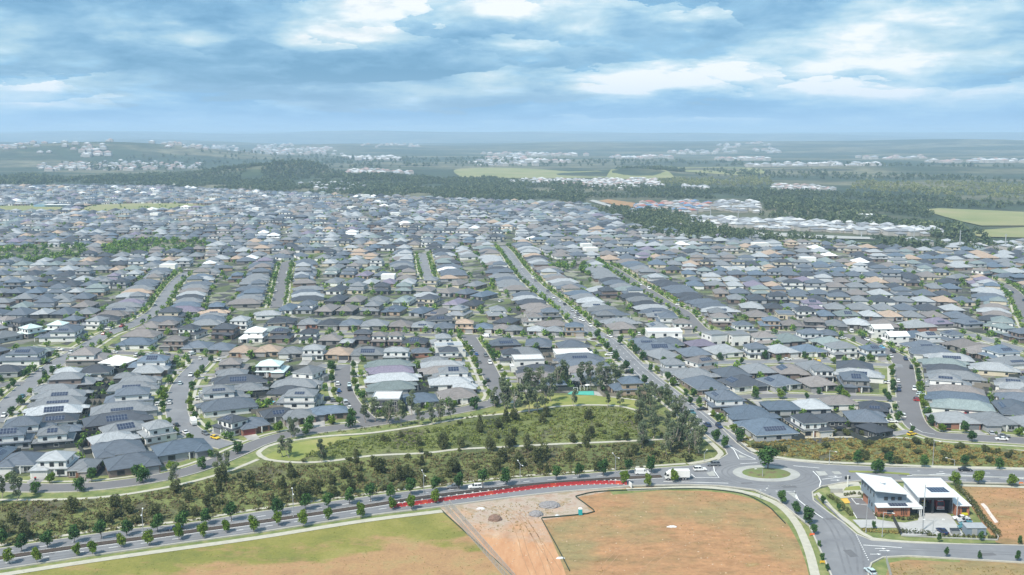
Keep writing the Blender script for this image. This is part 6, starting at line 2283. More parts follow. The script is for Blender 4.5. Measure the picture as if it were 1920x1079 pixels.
main_car(4, 1342, 735, 172, 'teal', 'hatch', 'teal hatchback third from brick wall in station yard', .26)
main_car(4, 1338, 756, 172, 'teal', 'sedan', 'dark teal sedan right behind the station shed', .26)
main_car(4, 1180, 782, 97, 'navy', 'sedan', 'dark blue sedan parked on the pale station apron', .26)

# box truck on the near carriageway, cab to the left
x, y = GT(3, 1115, 436)
tr = root('box_truck', (x, y, .36), R(181.5))
tag(tr, 'white box truck driving left past the roundabout entry', 'truck')
MB().box(-4.3, 1.9, -1.2, 1.2, 1.05, 3.45).box(-4.3, 2.0, -.5, .5, .6, 1.04).build('cargo_box', M_white, tr)
cb = MB()
cb.add([(2.1, -1.1, .6), (4.2, -1.1, .6), (4.2, 1.1, .6), (2.1, 1.1, .6), (2.1, -1.1, 2.5), (3.7, -1.05, 2.5), (3.7, 1.05, 2.5), (2.1, 1.1, 2.5), (4.25, -1.1, 1.45), (4.25, 1.1, 1.45)],
       [(0, 1, 8, 5, 4), (3, 7, 6, 9, 2), (1, 2, 9, 8), (8, 9, 6, 5), (4, 5, 6, 7), (0, 4, 7, 3), (0, 3, 2, 1)])
cab = cb.build('cab', M_white, tr)
ws = MB().add([(4.27, -.95, 1.5), (4.27, .95, 1.5), (3.76, .9, 2.4), (3.76, -.9, 2.4)], [(0, 1, 2, 3)])
ws.box(3.0, 3.9, -1.12, -1.11, 1.5, 2.2).box(3.0, 3.9, 1.11, 1.12, 1.5, 2.2)
ws.build('windscreen', M_glass, cab)
MB().add([(2.1, -1.0, 2.52), (3.4, -.95, 2.52), (3.4, .95, 2.52), (2.1, 1.0, 2.52), (2.1, -1.0, 3.3), (2.1, 1.0, 3.3), (2.6, -.9, 3.25), (2.6, .9, 3.25)], [(0, 1, 6, 4), (3, 5, 7, 2), (1, 2, 7, 6), (4, 6, 7, 5), (0, 4, 5, 3)]).build('wind_deflector', M_white, tr)
for sx_ in (-2.9, -2.0, 3.2):
    for sy in (-1, 1):
        w_ = link('wheel', WT, tr)
        w_.location, w_.scale = (sx_, sy * 1.0, .47), (1.45, 1.3, 1.45)
        link('rim', WR, w_)
for sy in (-1, 1):
    a = link('headlight', HLM, tr)
    a.location = (4.24, sy * .85, .85)
# caravan on the curving street
x, y = GT(5, 1452, 868)
cv = root('caravan', (x, y, .26), R(115))
tag(cv, 'white caravan parked on the lower bend of the curving street', 'caravan')
MB().add([(-3, -1.1, .5), (3, -1.1, .5), (3, 1.1, .5), (-3, 1.1, .5), (-3, -1.1, 2.4), (2.4, -1.1, 2.7), (2.4, 1.1, 2.7), (-3, 1.1, 2.4), (3.2, -1.1, 1.3), (3.2, 1.1, 1.3), (-3.15, -1.1, 1.2), (-3.15, 1.1, 1.2)],
         [(0, 1, 8, 5, 4, 10), (3, 11, 7, 6, 9, 2), (1, 2, 9, 8), (8, 9, 6, 5), (4, 5, 6, 7), (10, 4, 7, 11), (0, 10, 11, 3), (0, 3, 2, 1)]).build('body', M_white, cv)
MB().box(-1.8, -.6, -1.13, -1.105, 1.4, 2.0).box(.8, 1.8, -1.13, -1.105, 1.4, 2.0).box(-1.8, -.6, 1.105, 1.13, 1.4, 2.0).build('window', M_glass, cv)
MB().tube((3, 0, .5), (4.2, 0, .5), .05, .05, 6).build('drawbar', M_dark, cv)
for sy in (-1, 1):
    w_ = link('wheel', WT, cv)
    w_.location = (-.2, sy * 1.02, .33)

# ------------------------------------------------------------------ street furniture
def lamp(k, bx, by, ty_top, label, arms=2, dirang=None, group='street lamps on the main road', tall=None):
    x, y = GT(k, bx, by)
    s = TILES[k][2]
    hgt = tall or (by - ty_top) * s / scale_at(x, y) / math.cos(PITCH)
    r = root('street_lamp', (x, y, .1), R(dirang if dirang is not None else 100))
    tag(r, label, 'street lamp', group)
    MB().tube((0, 0, 0), (0, 0, hgt), .13, .08, 8).tube((0, 0, 0), (0, 0, .5), .2, .2, 8).build('pole', M_steel, r)
    for s_ in ((-1, 1) if arms == 2 else (1,)):
        a = MB().tube((0, 0, hgt - .05), (s_ * 2.9, 0, hgt + .35), .07, .05, 6).build('arm', M_steel, r)
        MB().box(s_ * 2.9 - .4, s_ * 2.9 + .4, -.18, .18, hgt + .32, hgt + .45).build('lamp_head', M_white, a)


for i, (k, bx, by, ty_) in enumerate(((1, 970, 822, 655), (2, 254, 692, 515), (2, 1136, 532, 392), (3, 55, 457, 325), (3, 700, 392, 275))):
    lamp(k, bx, by, ty_, f"double-armed street lamp on the main road median, {ordn(i + 1)} from left", 2, 106)
lamp(4, 414, 332, 235, 'single-armed lamp in the golden scrub right of roundabout', 1, -60, 'street lamps near the roundabout')
lamp(4, 1114, 336, 165, 'tallest single-armed lamp on the verge behind the station', 1, -70, 'street lamps near the roundabout')
lamp(4, 1262, 338, 300, 'short lamp right of the tall lamp behind the station', 1, 150, 'street lamps near the roundabout')
lamp(4, 662, 792, 600, 'left lamp beside the station driveway', 1, 180, 'street lamps near the station')
lamp(4, 772, 822, 648, 'lamp in the garden bed below the station wing', 1, -40, 'street lamps near the station')
lamp(4, 1114, 802, 708, 'slim lamp standing in the station apron', 2, 0, 'street lamps near the station')
lamp(20, 748, 352, 265, 'slim lamp on the creek verge left of roundabout', 1, 60, 'street lamps near the roundabout')
lamp(20, 1310, 718, 645, 'slim lamp beside the curved footpath below roundabout', 1, 30, 'street lamps near the roundabout')
lamp(20, 1330, 520, 425, 'slim lamp standing on the roundabout island', 1, 200, 'street lamps near the roundabout')
x, y = GT(4, 1046, 778)
hgt = 14.5
ms_ = root('radio_mast', (x, y, .2))
tag(ms_, 'tall slender steel mast in front of the fire station', 'mast')
MB().tube((0, 0, 0), (0, 0, 14.5), .22, .1, 10).build('pole', M_steel, ms_)
MB().box(-.5, .5, -.5, .5, 0, .35).build('base', M_conc, ms_)
# power poles and field lights far off
for i, (px, pb2, pt) in enumerate(((1884, 472, 439), (1799, 466, 432), (1713, 456, 429), (1615, 447, 435), (1332, 410, 386), (1260, 405, 387), (1226, 400, 388), (1384, 412, 398))):
    x, y = G(px, pb2)
    h_ = (pb2 - pt) / scale_at(x, y)
    r = root('power_pole', (x, y, 0))
    tag(r, f"pale tall power pole beyond the houses at right, {ordn([1226, 1260, 1332, 1384, 1615, 1713, 1799, 1884].index(px) + 1)} from left", 'power pole', 'power poles beyond the suburb')
    MB().tube((0, 0, 0), (0, 0, h_), .8, .35, 8).build('pole', M_steel, r)
    MB().box(-1.6, 1.6, -.15, .15, h_ - 1.2, h_ - .9).build('crossarm', M_steel, r)
for i, (px, pb2, pt) in enumerate(((73, 388, 366), (127, 384, 355), (153, 388, 363), (206, 386, 357), (328, 382, 346))):
    x, y = G(px, pb2)
    h_ = (pb2 - pt) / scale_at(x, y)
    r = root('floodlight_pole', (x, y, 0))
    tag(r, f"tall floodlight pole beside the oval playing fields, {ordn(i + 1)} from left", 'floodlight', 'floodlights at the playing fields')
    MB().tube((0, 0, 0), (0, 0, h_), .5, .3, 8).build('pole', M_steel, r)
    MB().box(-2, 2, -.2, .2, h_ - .6, h_ + .8).build('lamp_head', M_white, r)
x, y = G(100, 389)
cl = root('sports_pavilion', (x, y, 0))
tag(cl, 'long low white sports pavilion beside the left playing field', 'pavilion')
MB().box(-30, 30, -5, 5, 0, 4).build('wall', M_wall, cl, (.2, .33, .42))
MB().box(-12, 34, -7, 7, 4.01, 4.5).build('roof', M_white, cl)
for (px, py, lab) in ((1720, 432, 'white flat-roofed farm building before the pasture at right'), (1625, 408, 'pale house with small pointed roof among the right woods')):
    x, y = G(px, py)
    b_ = root('farm_building', (x, y, 0))
    tag(b_, lab, 'building')
    MB().box(-12, 12, -6, 6, 0, 4.2).build('wall', M_wall, b_, (.4, .42, .44))
    q = MB()
    q.hip(-13, 13, -7, 7, 4.21, .2)
    q.build('roof', M_white, b_)

# ------------------------------------------------------------------ fire station
M_clad = sm('blue_grey_cladding', (.20, .25, .30), .07, .4, .6)
M_panelw = sm('pale_wall_panel', (.62, .64, .66), .05, .4, .6)
M_red = sm('fire_red', (.5, .03, .025), .08, .6, .35)
M_yel = sm('fluoro_yellow', (.6, .55, .03), .08, .6, .5)
M_bay = sm('bay_dark_and_shade', (.06, .065, .07), .1, .6, .8)  # dark header and pillars; also the shade painted into bay and porch


def prism(mb, P, z0, z1, mi=0):
    n = len(P)
    z1 = z1 if isinstance(z1, (list, tuple)) else [z1] * n
    z0 = z0 if isinstance(z0, (list, tuple)) else [z0] * n
    mb.add([(*p, z) for p, z in zip(P, z0)] + [(*p, z) for p, z in zip(P, z1)], [tuple(range(n - 1, -1, -1)), tuple(range(n, 2 * n))] + [(i, (i + 1) % n, n + (i + 1) % n, n + i) for i in range(n)], mi)
    return mb


def FG(a, b_, z=0.0):
    return GT(21, a, b_, z)


sheet('station_driveway', [T(21, a, b_) for a, b_ in ((450, 530), (660, 527), (790, 548), (900, 555), (1010, 535), (1035, 440), (1200, 455), (1290, 490), (1410, 668), (872, 664), (828, 600), (520, 600))], .22, sm('apron_concrete', (.40, .40, .395), .1, .25, .9))
sheet('car_park', [T(21, a, b_) for a, b_ in ((432, 343), (560, 343), (592, 395), (655, 527), (488, 520), (440, 430), (400, 345))], .226, M_road_old)
sheet('parking_bay', [T(21, a, b_) for a, b_ in ((345, 350), (405, 345), (432, 386), (385, 392))], .234, sm('yellow_paint', (.6, .38, .06), .15, 1))
sheet('side_parking', [T(21, a, b_) for a, b_ in ((1312, 492), (1445, 495), (1500, 585), (1590, 600), (1600, 668), (1418, 668))], .228, M_road_old)
sheet('plaza_paving', [T(21, a, b_) for a, b_ in ((225, 225), (380, 205), (500, 205), (530, 250), (590, 300), (560, 330), (350, 345), (300, 320))], .21, M_path)
sheet('garden_bed', [T(21, a, b_) for a, b_ in ((400, 245), (510, 240), (530, 275), (370, 280))], .216, M_park)
P_ = MB()
path([T(21, 110, 320), T(21, 150, 300), T(21, 190, 340), T(21, 260, 425), T(21, 330, 490), T(21, 430, 560), T(21, 520, 640), T(21, 620, 690), T(21, 800, 712), T(21, 1200, 735), T(21, 1920, 765), T(21, 2300, 780)], 1.9, .17, mbx=P_)
struct(P_.build('footpath', M_path))
pl2 = MB()
for q in (((440, 345), (485, 398), (590, 398)), ((525, 345), (600, 410), (660, 525)), ((440, 345), (525, 345)), ((455, 465), (488, 520))):
    c = [FG(*p) for p in q]
    strip(pl2, offset(c, .1), offset(c, -.1), .236)
struct(pl2.build('road_markings', M_paintline))

fs_ = root('fire_station', (130.2, 312.0, .22), 0, (1.19, 1.43, 1.0))


def loc(P):
    return [(x - 110, y - 256) for x, y in P]


W_ = MB()
up = loc([(97.6, 253.3), (105.9, 253.3), (105.3, 262.0), (97.2, 261.6)])
prism(W_, up, 3.5, [7.9, 6.7, 7.2, 8.4])
prism(W_, loc([(97.62, 253.32), (100.5, 253.32), (100.5, 257.5), (97.5, 257.5)]), 0, 3.49)
cladw = W_.build('upper_wall', M_clad, fs_)
b_ = MB()
prism(b_, loc([(98.2, 257.52), (105.3, 257.52), (105.2, 262), (98.0, 261.8)]), 0, 3.49)
prism(b_, loc([(97.6, 251.6), (106.2, 251.6), (106.2, 253.28), (97.6, 253.28)]), 0, 3.2)
prism(b_, loc([(118.62, 252.2), (122.3, 252.2), (122.6, 261.8), (118.7, 261.8)]), 0, 3.3)
b_.build('brick_wall', M_brick, fs_)
rf = MB()
prism(rf, loc([(97.0, 252.2), (106.3, 252.2), (105.8, 262.5), (96.2, 263.4)]), [7.95, 6.75, 7.2, 8.5], [8.12, 6.92, 7.37, 8.67])
rfo = rf.build('upper_roof', M_sheet, fs_)
cn = MB()
cn.tube((-8.8, 1.5, 7.6), (-8.8, 1.5, 8.35), .45, .45, 14).tube((-8.8, 1.5, 8.35), (-8.8, 1.5, 8.5), .7, .5, 14)
cn.build('roof_vent', M_sheet, rfo)
lr = MB()
prism(lr, loc([(97.1, 250.9), (109.3, 251.1), (109.3, 255.0), (106.0, 255.0), (106.0, 253.29), (97.4, 253.29)]), 3.22, [3.42, 3.42, 3.6, 3.6, 3.56, 3.56])
prism(lr, loc([(106.0, 255.02), (109.18, 255.02), (109.1, 263.0), (105.6, 263.0)]), 3.3, [3.62, 3.62, 4.0, 4.0])
lr.build('lower_roof', M_sheet, fs_)
so = MB()
so.add([(-9.2, -4.5, 3.56), (-4.4, -4.5, 3.56), (-4.4, -2.9, 3.66), (-9.2, -2.9, 3.66)], [(0, 1, 2, 3)])
so.box(-9.2, -4.4, -4.5, -2.9, 3.45, 3.55)
so.uv[0] = [(0, 0), (6, 0), (6, 3.2), (0, 3.2)]
so.build('solar_panels', M_solar, fs_)
MB().box(-3.5, -.7, -4.9, -4.75, 2.7, 3.2).build('porch_fascia', M_white, fs_)
for px_ in (-.95, -1.35):
    MB().box(px_ - .09, px_ + .09, -4.75, -4.57, 0, 3.2).build('porch_post', M_white, fs_)
MB().box(-4.0, -.8, -2.1, -1.9, 0, 3.2).build('porch_shade_wall', M_bay, fs_)  # near-black colour paints the shade of the opening under the porch roof
for i in range(4):
    MB().box(-6.1 + i * .45, -5.95 + i * .45, -4.5, -4.41, .6, 2.9).build('brick_slot', M_glass, fs_)
MB().box(-9.9, -8.2, -4.46, -4.41, .9, 2.1).build('window', M_glass, fs_)
for wx in (-9.6, -7.7, -5.9):
    fr = MB().box(wx - .5, wx + .5, -2.78, -2.71, 4.5, 5.6).build('window_frame', M_dark, fs_)
    MB().box(wx - .38, wx + .38, -2.83, -2.79, 4.62, 5.48).build('window_pane', M_glass, fr)
for wy, z in ((-1.8, 5.2), (0, 5.4), (1.6, 5.6), (3.4, 5.8), (4.8, 5.9), (-1.0, 1.6), (.4, 1.8)):
    xw = -12.4 - (wy + 2.7) / 8.3 * .4 if z > 3 else -12.48
    fr = MB().box(xw - .08, xw - .01, wy - .2, wy + .2, z, z + 1.2).build('window_frame', M_dark, fs_)
    MB().box(xw - .12, xw - .085, wy - .13, wy + .13, z + .08, z + 1.12).build('window_pane', M_glass, fr)
# appliance bay
bw = MB()
bw.box(-.75, -.5, -2.6, 6.2, 0, 6.3).box(8.2, 8.45, -2.6, 6.2, 0, 6.3).box(-.49, 8.19, 6.0, 6.2, 0, 6.3)
bw.build('bay_wall', M_panelw, fs_)
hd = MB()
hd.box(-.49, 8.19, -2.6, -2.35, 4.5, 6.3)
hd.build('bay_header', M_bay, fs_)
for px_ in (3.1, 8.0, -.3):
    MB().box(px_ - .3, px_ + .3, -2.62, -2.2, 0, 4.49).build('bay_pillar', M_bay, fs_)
MB().box(-.45, 8.15, -2.2, 5.99, .02, .06).box(-.48, -.44, -2.1, 5.9, .1, 6.2).box(8.14, 8.18, -2.1, 5.9, .1, 6.2).box(-.4, 8.1, 5.9, 5.98, .1, 6.2).build('bay_shade_lining', M_bay, fs_)  # dark sheets over floor and pale walls, painting the open bay's inner shade
br_ = MB()
prism(br_, loc([(107.7, 250.9), (118.9, 250.9), (119.6, 262.6), (108.6, 262.6)]), [6.6, 6.6, 6.9, 6.9], [6.85, 6.85, 7.2, 7.2])
bro = br_.build('bay_roof', M_sheet, fs_)
so = MB()
so.add([(2.6, -2.4, 6.98), (7.6, -2.4, 6.98), (7.4, .6, 7.07), (2.4, .6, 7.07)], [(0, 1, 2, 3)])
so.box(2.6, 7.4, -2.3, .5, 6.86, 6.96)
so.uv[0] = [(0, 0), (6, 0), (6, 4.8), (0, 4.8)]
so.build('solar_panels', M_solar, bro)
sk = MB()
for a_, c_ in ((1.2, 4.0), (6.0, 4.4), (3.6, 2.2), (1.6, .5)):
    sk.box(a_, a_ + .8, c_, c_ + .8, 6.95, 7.4)
sk.build('roof_vent', M_panelw, bro)
MB().tube((8.35, -5.0, 0), (8.35, -5.0, 6.6), .14, .14, 8).build('bay_post', M_steel, fs_)
rw = MB()
prism(rw, loc([(118.62, 251.7), (122.6, 251.7), (122.9, 262.2), (118.62, 262.2)]), 3.31, [3.46, 3.46, 3.7, 3.7])
rw.build('side_roof', M_sheet, fs_)
fr = MB().box(10.3, 11.5, -3.9, -3.81, 1.1, 2.5).build('window_frame', M_dark, fs_)
MB().box(10.4, 11.4, -3.95, -3.91, 1.2, 2.4).build('window_pane', M_glass, fr)
MB().box(10.2, 11.7, -4.3, -3.83, .3, .95).build('bench_box', M_yel, fs_)
tag(fs_, 'fire station with blue-grey upper storey, orange brick wings and pale sheet roofs', 'fire station')


def engine(x, y, name, label, main_m, w_=2.5, ln_=8.4, hh=3.3, stripe=None):
    r = root(name, (x, y, .3), R(-90))
    tag(r, label, 'fire engine' if main_m is M_red else 'rescue vehicle')
    MB().box(-ln_ / 2, ln_ / 2 - 1.9, -w_ / 2, w_ / 2, .6, hh).build('body', main_m, r)
    cb = MB()
    a = ln_ / 2
    cb.add([(a - 1.88, -w_ / 2, .5), (a, -w_ / 2, .5), (a, w_ / 2, .5), (a - 1.88, w_ / 2, .5), (a - 1.88, -w_ / 2, hh - .2), (a - .25, -w_ / 2 + .06, hh - .2), (a - .25, w_ / 2 - .06, hh - .2), (a - 1.88, w_ / 2, hh - .2), (a + .03, -w_ / 2, 1.5), (a + .03, w_ / 2, 1.5)],
           [(0, 1, 8, 5, 4), (3, 7, 6, 9, 2), (1, 2, 9, 8), (8, 9, 6, 5), (4, 5, 6, 7), (0, 4, 7, 3), (0, 3, 2, 1)])
    c = cb.build('cab', main_m, r)
    MB().add([(a + .06, -w_ / 2 + .15, 1.6), (a + .06, w_ / 2 - .15, 1.6), (a - .18, w_ / 2 - .2, hh - .4), (a - .18, -w_ / 2 + .2, hh - .4)], [(0, 1, 2, 3)]).build('windscreen', M_glass, c)
    MB().box(a - .7, a - .4, -.9, .9, hh - .19, hh + .05).build('light_bar', M_lampw if main_m is M_red else M_lampr, c)
    MB().box(a + .04, a + .12, -w_ / 2 + .05, w_ / 2 - .05, 1.12, 1.4).build('white_stripe', M_white, c)
    MB().box(a + .03, a + .2, -w_ / 2, w_ / 2, .45, .75).build('bumper', M_white, r)
    for sy in (-1, 1):
        for sx_ in (-ln_ / 2 + 1.5, a - 1.3):
            w2 = link('wheel', WT, r)
            w2.location, w2.scale = (sx_, sy * (w_ / 2 - .12), .5), (1.5, 1.3, 1.5)
        q = link('headlight', HLM, r)
        q.location = (a + .05, sy * (w_ / 2 - .35), .95)


engine(137.3, 314.6, 'fire_engine', 'red fire engine with white stripe inside the right bay', M_red)
engine(132.7, 315.6, 'rescue_vehicle', 'yellow rescue vehicle parked inside the narrow left bay', M_yel, 1.8, 5.6, 2.5)
# shed, skip, sign, gate
sh = root('garden_shed', (139.8, 292.0, .24), 0, (1.12, 1.2, 1.1))
tag(sh, 'long dark grey metal shed in the corner of the station yard', 'shed')
MB().box(-2.6, 2.6, -1.3, 1.3, 0, 2.1).build('wall', M_clad, sh)
q = MB()
q.add([(-2.75, -1.5, 2.1), (2.75, -1.5, 2.1), (2.75, 1.5, 2.4), (-2.75, 1.5, 2.4), (-2.75, -1.5, 2.2), (2.75, -1.5, 2.2), (2.75, 1.5, 2.5), (-2.75, 1.5, 2.5)], [(3, 2, 1, 0), (4, 5, 6, 7), (0, 1, 5, 4), (1, 2, 6, 5), (2, 3, 7, 6), (3, 0, 4, 7)])
q.build('roof', M_steel, sh)
MB().box(-1.2, .2, -1.36, -1.31, .05, 1.95).build('roller_door', M_steel, sh)
x, y = FG(1325, 652)
sk = root('waste_skip', (x, y, .24))
tag(sk, 'grey steel waste skip between parked sedan and shed', 'skip')
q = MB()
q.add([(-1.0, -.8, .1), (1.0, -.8, .1), (1.0, .8, .1), (-1.0, .8, .1), (-1.3, -.9, 1.3), (1.3, -.9, 1.3), (1.3, .9, 1.3), (-1.3, .9, 1.3)], [(3, 2, 1, 0), (0, 1, 5, 4), (1, 2, 6, 5), (2, 3, 7, 6), (3, 0, 4, 7)])
q.build('bin_body', M_steel, sk)
MB().add([(-1.3, -.95, 1.31), (1.3, -.95, 1.31), (1.3, .95, 1.5), (-1.3, .95, 1.5)], [(0, 1, 2, 3)]).build('lid', M_dark, sk)
x, y = FG(405, 250)
sg = root('pylon_sign', (x, y, .2))
tag(sg, 'slender white pylon with small black sign panel beside the plaza', 'sign')
MB().box(-.18, .18, -.12, .12, 0, 4.2).build('post', M_white, sg)
MB().box(-1.0, -.22, -.06, .06, 2.7, 3.8).box(.22, .9, -.06, .06, 2.8, 3.9).build('sign_panel', M_dark, sg)
x, y = FG(312, 298)
wl = MB().box(-2.0, 2.0, -.15, .15, 0, 1.4).build('entry_wall', M_conc)
wl.location = (x, y, .22)
tag(wl, 'low pale concrete wall on the plaza corner', 'wall')
gt = MB()
ga, gb = FG(800, 540), FG(862, 662)
wallstrip(gt, [ga, gb], .2, 2.0, .1)
tag(gt.build('security_gate', M_dark), 'black sliding security gate across the station driveway', 'gate')


def hedge(pts, w_, h_, label, mat=None, n=None, name='hedge', z=.15, size=.24):
    c = smooth(pts, 1.2)
    lob = [(x + rng.uniform(-.2, .2), y + rng.uniform(-.2, .2), z + h_ * .45, w_ * .6, w_ * .6, h_ * .55 * rng.uniform(.8, 1.15)) for x, y in c]
    v = leaf_cloud(lob, n or int(len(c) * 60), size, int(abs(pts[0][0]) * 10))
    o = link(name, quads_mesh(name, v, mat or L_bush))
    tag(o, label, 'hedge')


hedge([FG(1350, 262), FG(1480, 400), FG(1560, 520), FG(1690, 668)], 2.0, 2.0, 'thick dark hedge along the right boundary of the fire station')
hedge([FG(868, 640), FG(1000, 650), FG(1100, 658)], 1.6, 1.5, 'bushy dark hedge inside the front station boundary left of sedan')
hedge([FG(1100, 672), FG(1400, 680), FG(1680, 690)], .8, 1.0, 'low clipped hedge along the front station boundary')
hedge([FG(250, 335), FG(320, 380), FG(390, 445), FG(440, 490)], 1.8, 1.1, 'planted bed of dark shrubs beside the station car park')
hedge([FG(390, 325), FG(470, 310), FG(540, 330), FG(600, 400), FG(640, 470)], 1.0, 1.1, 'shrub bed along the left wall of the station')
hedge([FG(660, 500), FG(740, 510), FG(800, 520)], 1.2, 1.2, 'shrubs below the brick wing left of the gate')
hedge([FG(840, 520), FG(930, 530), FG(1000, 510)], 1.2, 1.2, 'round shrubs in the curved bed beside the apron')
hedge([FG(560, 620), FG(700, 635), FG(820, 640)], 2.2, .7, 'low yellow-green planting beside the driveway mouth', L_gscrub)
wb = MB()
wallstrip(wb, [FG(866, 668), FG(1200, 685), FG(1692, 705), FG(1700, 680), FG(1370, 255)], .1, .5, .25)
tag(wb.build('boundary_wall', M_conc), 'low pale retaining wall round the fire station lot', 'wall')

# ------------------------------------------------------------------ works on the near carriageway
def wire_mat(name, c, alpha):
    m, t, b = new_mat(name)
    b.inputs['Base Color'].default_value = (*c, 1)
    b.inputs['Roughness'].default_value = .5
    return m


M_redp = sm('red_barrier_plastic', (.42, .03, .03), .1, 1.5, .5)
M_orp = sm('orange_barrier_plastic', (.52, .06, .03), .1, 1.5, .5)
RB = smooth([G(*p) for p in [(731, 955), (770, 950), (826, 942.5), (880, 935), (950, 925.5), (1020, 916.5), (1080, 911.5), (1140, 909.5), (1180, 911)]], .25)
RB2 = offset(RB, 1.6)
# walk the line in 2 m panels
def panels(c, step):
    o, s, last = [], 0.0, c[0]
    for i in range(1, len(c)):
        s += math.hypot(c[i][0] - c[i - 1][0], c[i][1] - c[i - 1][1])
        if s >= step:
            o.append((last, c[i]))
            last, s = c[i], 0.0
    return o


pn = panels(RB, 1.95)
bp = MB()
prof_ = [(-.28, 0), (-.28, .12), (-.1, .35), (-.07, .9), (.07, .9), (.1, .35), (.28, .12), (.28, 0)]
bp.add([(-.95, y_, z_) for y_, z_ in prof_] + [(.95, y_, z_) for y_, z_ in prof_], [tuple(range(8)), tuple(range(15, 7, -1))] + [(i + 1, i, 8 + i, 8 + i + 1) for i in range(7)])
BPR, BPO = bp.mesh('barrier', M_redp), bp.mesh('barrier', M_orp)
ft = MB().box(-.22, .22, -.38, -.29, 0, .2).mesh('foot', M_white)
for row, off in (('front', 0.0), ('rear', .85)):
    for i, (a, c_) in enumerate(pn):
        dx, dy = c_[0] - a[0], c_[1] - a[1]
        an = math.atan2(dy, dx)
        o = link('road_barrier', BPO if i % 11 == 5 else BPR)
        o.location = ((a[0] + c_[0]) / 2 - math.sin(an) * off, (a[1] + c_[1]) / 2 + math.cos(an) * off, .36)
        o.rotation_euler = (0, 0, an)
        tag(o, f"{'orange' if i % 11 == 5 else 'red'} plastic road barrier in the {row} row, {ordn(i + 1)} from left", 'barrier', f'red barriers in the {row} row on the carriageway')
        if row == 'front':
            link('foot', ft, o)
o = MB().box(-.15, .15, -1.1, 1.1, 0, 1.6).build('crash_cushion', M_white)
x, y = G(1182, 915)
o.location = (x, y, .36)
o.rotation_euler = (0, 0, R(15))
tag(o, 'white end panel closing the right end of the red barriers', 'barrier')
# dark mesh fence on white feet along the median
fc = smooth([G(*p) for p in [(748, 945), (826, 934.5), (900, 924), (960, 918), (1043, 910), (1154, 902)]], 2.6)
cf = root('construction_fence', (0, 0, .36))
tag(cf, 'long dark mesh fence on white feet along the median', 'fence')
mb = MB()
for i in range(len(fc) - 1):
    a, c_ = Vector((*fc[i], 0)), Vector((*fc[i + 1], 0))
    for z_ in (.15, .45, .75, 1.05):
        mb.tube(a + Vector((0, 0, z_)), c_ + Vector((0, 0, z_)), .045, .045, 4)
    for q in range(5):
        p = a.lerp(c_, q / 5)
        mb.tube(p, p + Vector((0, 0, 1.1)), .035, .035, 4)
mb.build('mesh_panel', M_dark, cf)
fm = MB().box(-.28, .28, -.2, .2, 0, .22).mesh('foot', M_white)
for q in fc:
    o = link('foot', fm, cf)
    o.location = (q[0], q[1], 0)
# twin chain-link fences between paddock and works
M_link = sm('chain_link', (.36, .35, .33), .1, 2, .6)
for nm, a, c_ in (('left', (832, 951), (952, 1090)), ('right', (842, 948), (966, 1090))):
    A, B_ = Vector((*G(*a), 0)), Vector((*G(*c_), 0))
    n_ = int((B_ - A).length / 2.4)
    r = root('chain_link_fence', (0, 0, .05))
    tag(r, f"{nm} one of two parallel chain link fences beside the works", 'fence', 'chain link fences beside the works')
    mb, pb3 = MB(), MB()
    for i in range(n_ + 1):
        p = A.lerp(B_, i / n_)
        pb3.tube(p, p + Vector((0, 0, 1.9)), .05, .05, 5)
        if i < n_:
            q = A.lerp(B_, (i + 1) / n_)
            for z_ in (.1, 1.9):
                mb.tube(p + Vector((0, 0, z_)), q + Vector((0, 0, z_)), .04, .04, 4)
            for k in range(6):
                u, v = p.lerp(q, k / 6), p.lerp(q, (k + 1) / 6)
                mb.tube(u + Vector((0, 0, .1)), v + Vector((0, 0, 1.9)), .02, .02, 3)
                mb.tube(u + Vector((0, 0, 1.9)), v + Vector((0, 0, .1)), .02, .02, 3)
    mb.build('wire_mesh', M_link, r)
    pb3.build('posts', M_steel, r)['kind'] = 'stuff'
M_silt = sm('green_silt_cloth', (.03, .055, .035), .2, 1, .85)
for pts, lab in (([(1079, 932.4), (1115, 924), (1181.7, 920.5), (1250, 918.5), (1320, 918.5), (1375, 924), (1405, 931.5), (1439, 950), (1457, 967), (1472.5, 983)], 'dark green silt fence curving along the top of the earth lot'),
                 ([(1080, 933.5), (1100, 948), (1115, 961), (1100, 965), (1060, 969), (1016, 972.6)], 'dark green silt fence stepping round the portable toilet'),
                 ([(1015, 973.5), (1025, 992), (1043, 1024), (1068, 1072)], 'dark silt fence between works and earth lot')):
    mb = MB()
    wallstrip(mb, smooth([G(*p) for p in pts], 2), .03, .5, .1)
    tag(mb.build('silt_fence', M_silt), lab, 'fence', 'silt fences round the earth lot')
mb = MB()
wallstrip(mb, smooth([G(*p) for p in [(910, 938), (960, 933.5), (1043, 924), (1115, 918.5)]], 2), .03, .3, .14)
tag(mb.build('silt_sock', M_dark), 'thin black silt sock along the top edge of the works', 'barrier')
x, y = G(1088, 966)
pt = root('portable_toilet', (x, y, .05), R(8))
tag(pt, 'teal portable toilet with white roof beside the silt fence', 'portable toilet')
M_tq = sm('turquoise_plastic', (.02, .36, .38), .08, 1, .5)
MB().box(-.58, .58, -.58, .58, .08, 2.05).build('cabin', M_tq, pt)
MB().box(-.4, .4, -.62, -.585, .15, 1.9).build('door', M_tq, pt)
MB().add([(-.62, -.62, 2.05), (.62, -.62, 2.05), (.62, .62, 2.05), (-.62, .62, 2.05), (-.4, -.4, 2.35), (.4, -.4, 2.35), (.4, .4, 2.35), (-.4, .4, 2.35)], [(0, 1, 5, 4), (1, 2, 6, 5), (2, 3, 7, 6), (3, 0, 4, 7), (4, 5, 6, 7)]).build('roof', M_white, pt)
M_grav = sm('blue_metal_gravel', (.23, .22, .225), .3, 2.5, .95)
M_gravd = sm('brown_spoil', (.20, .13, .10), .3, 2.0, .95)
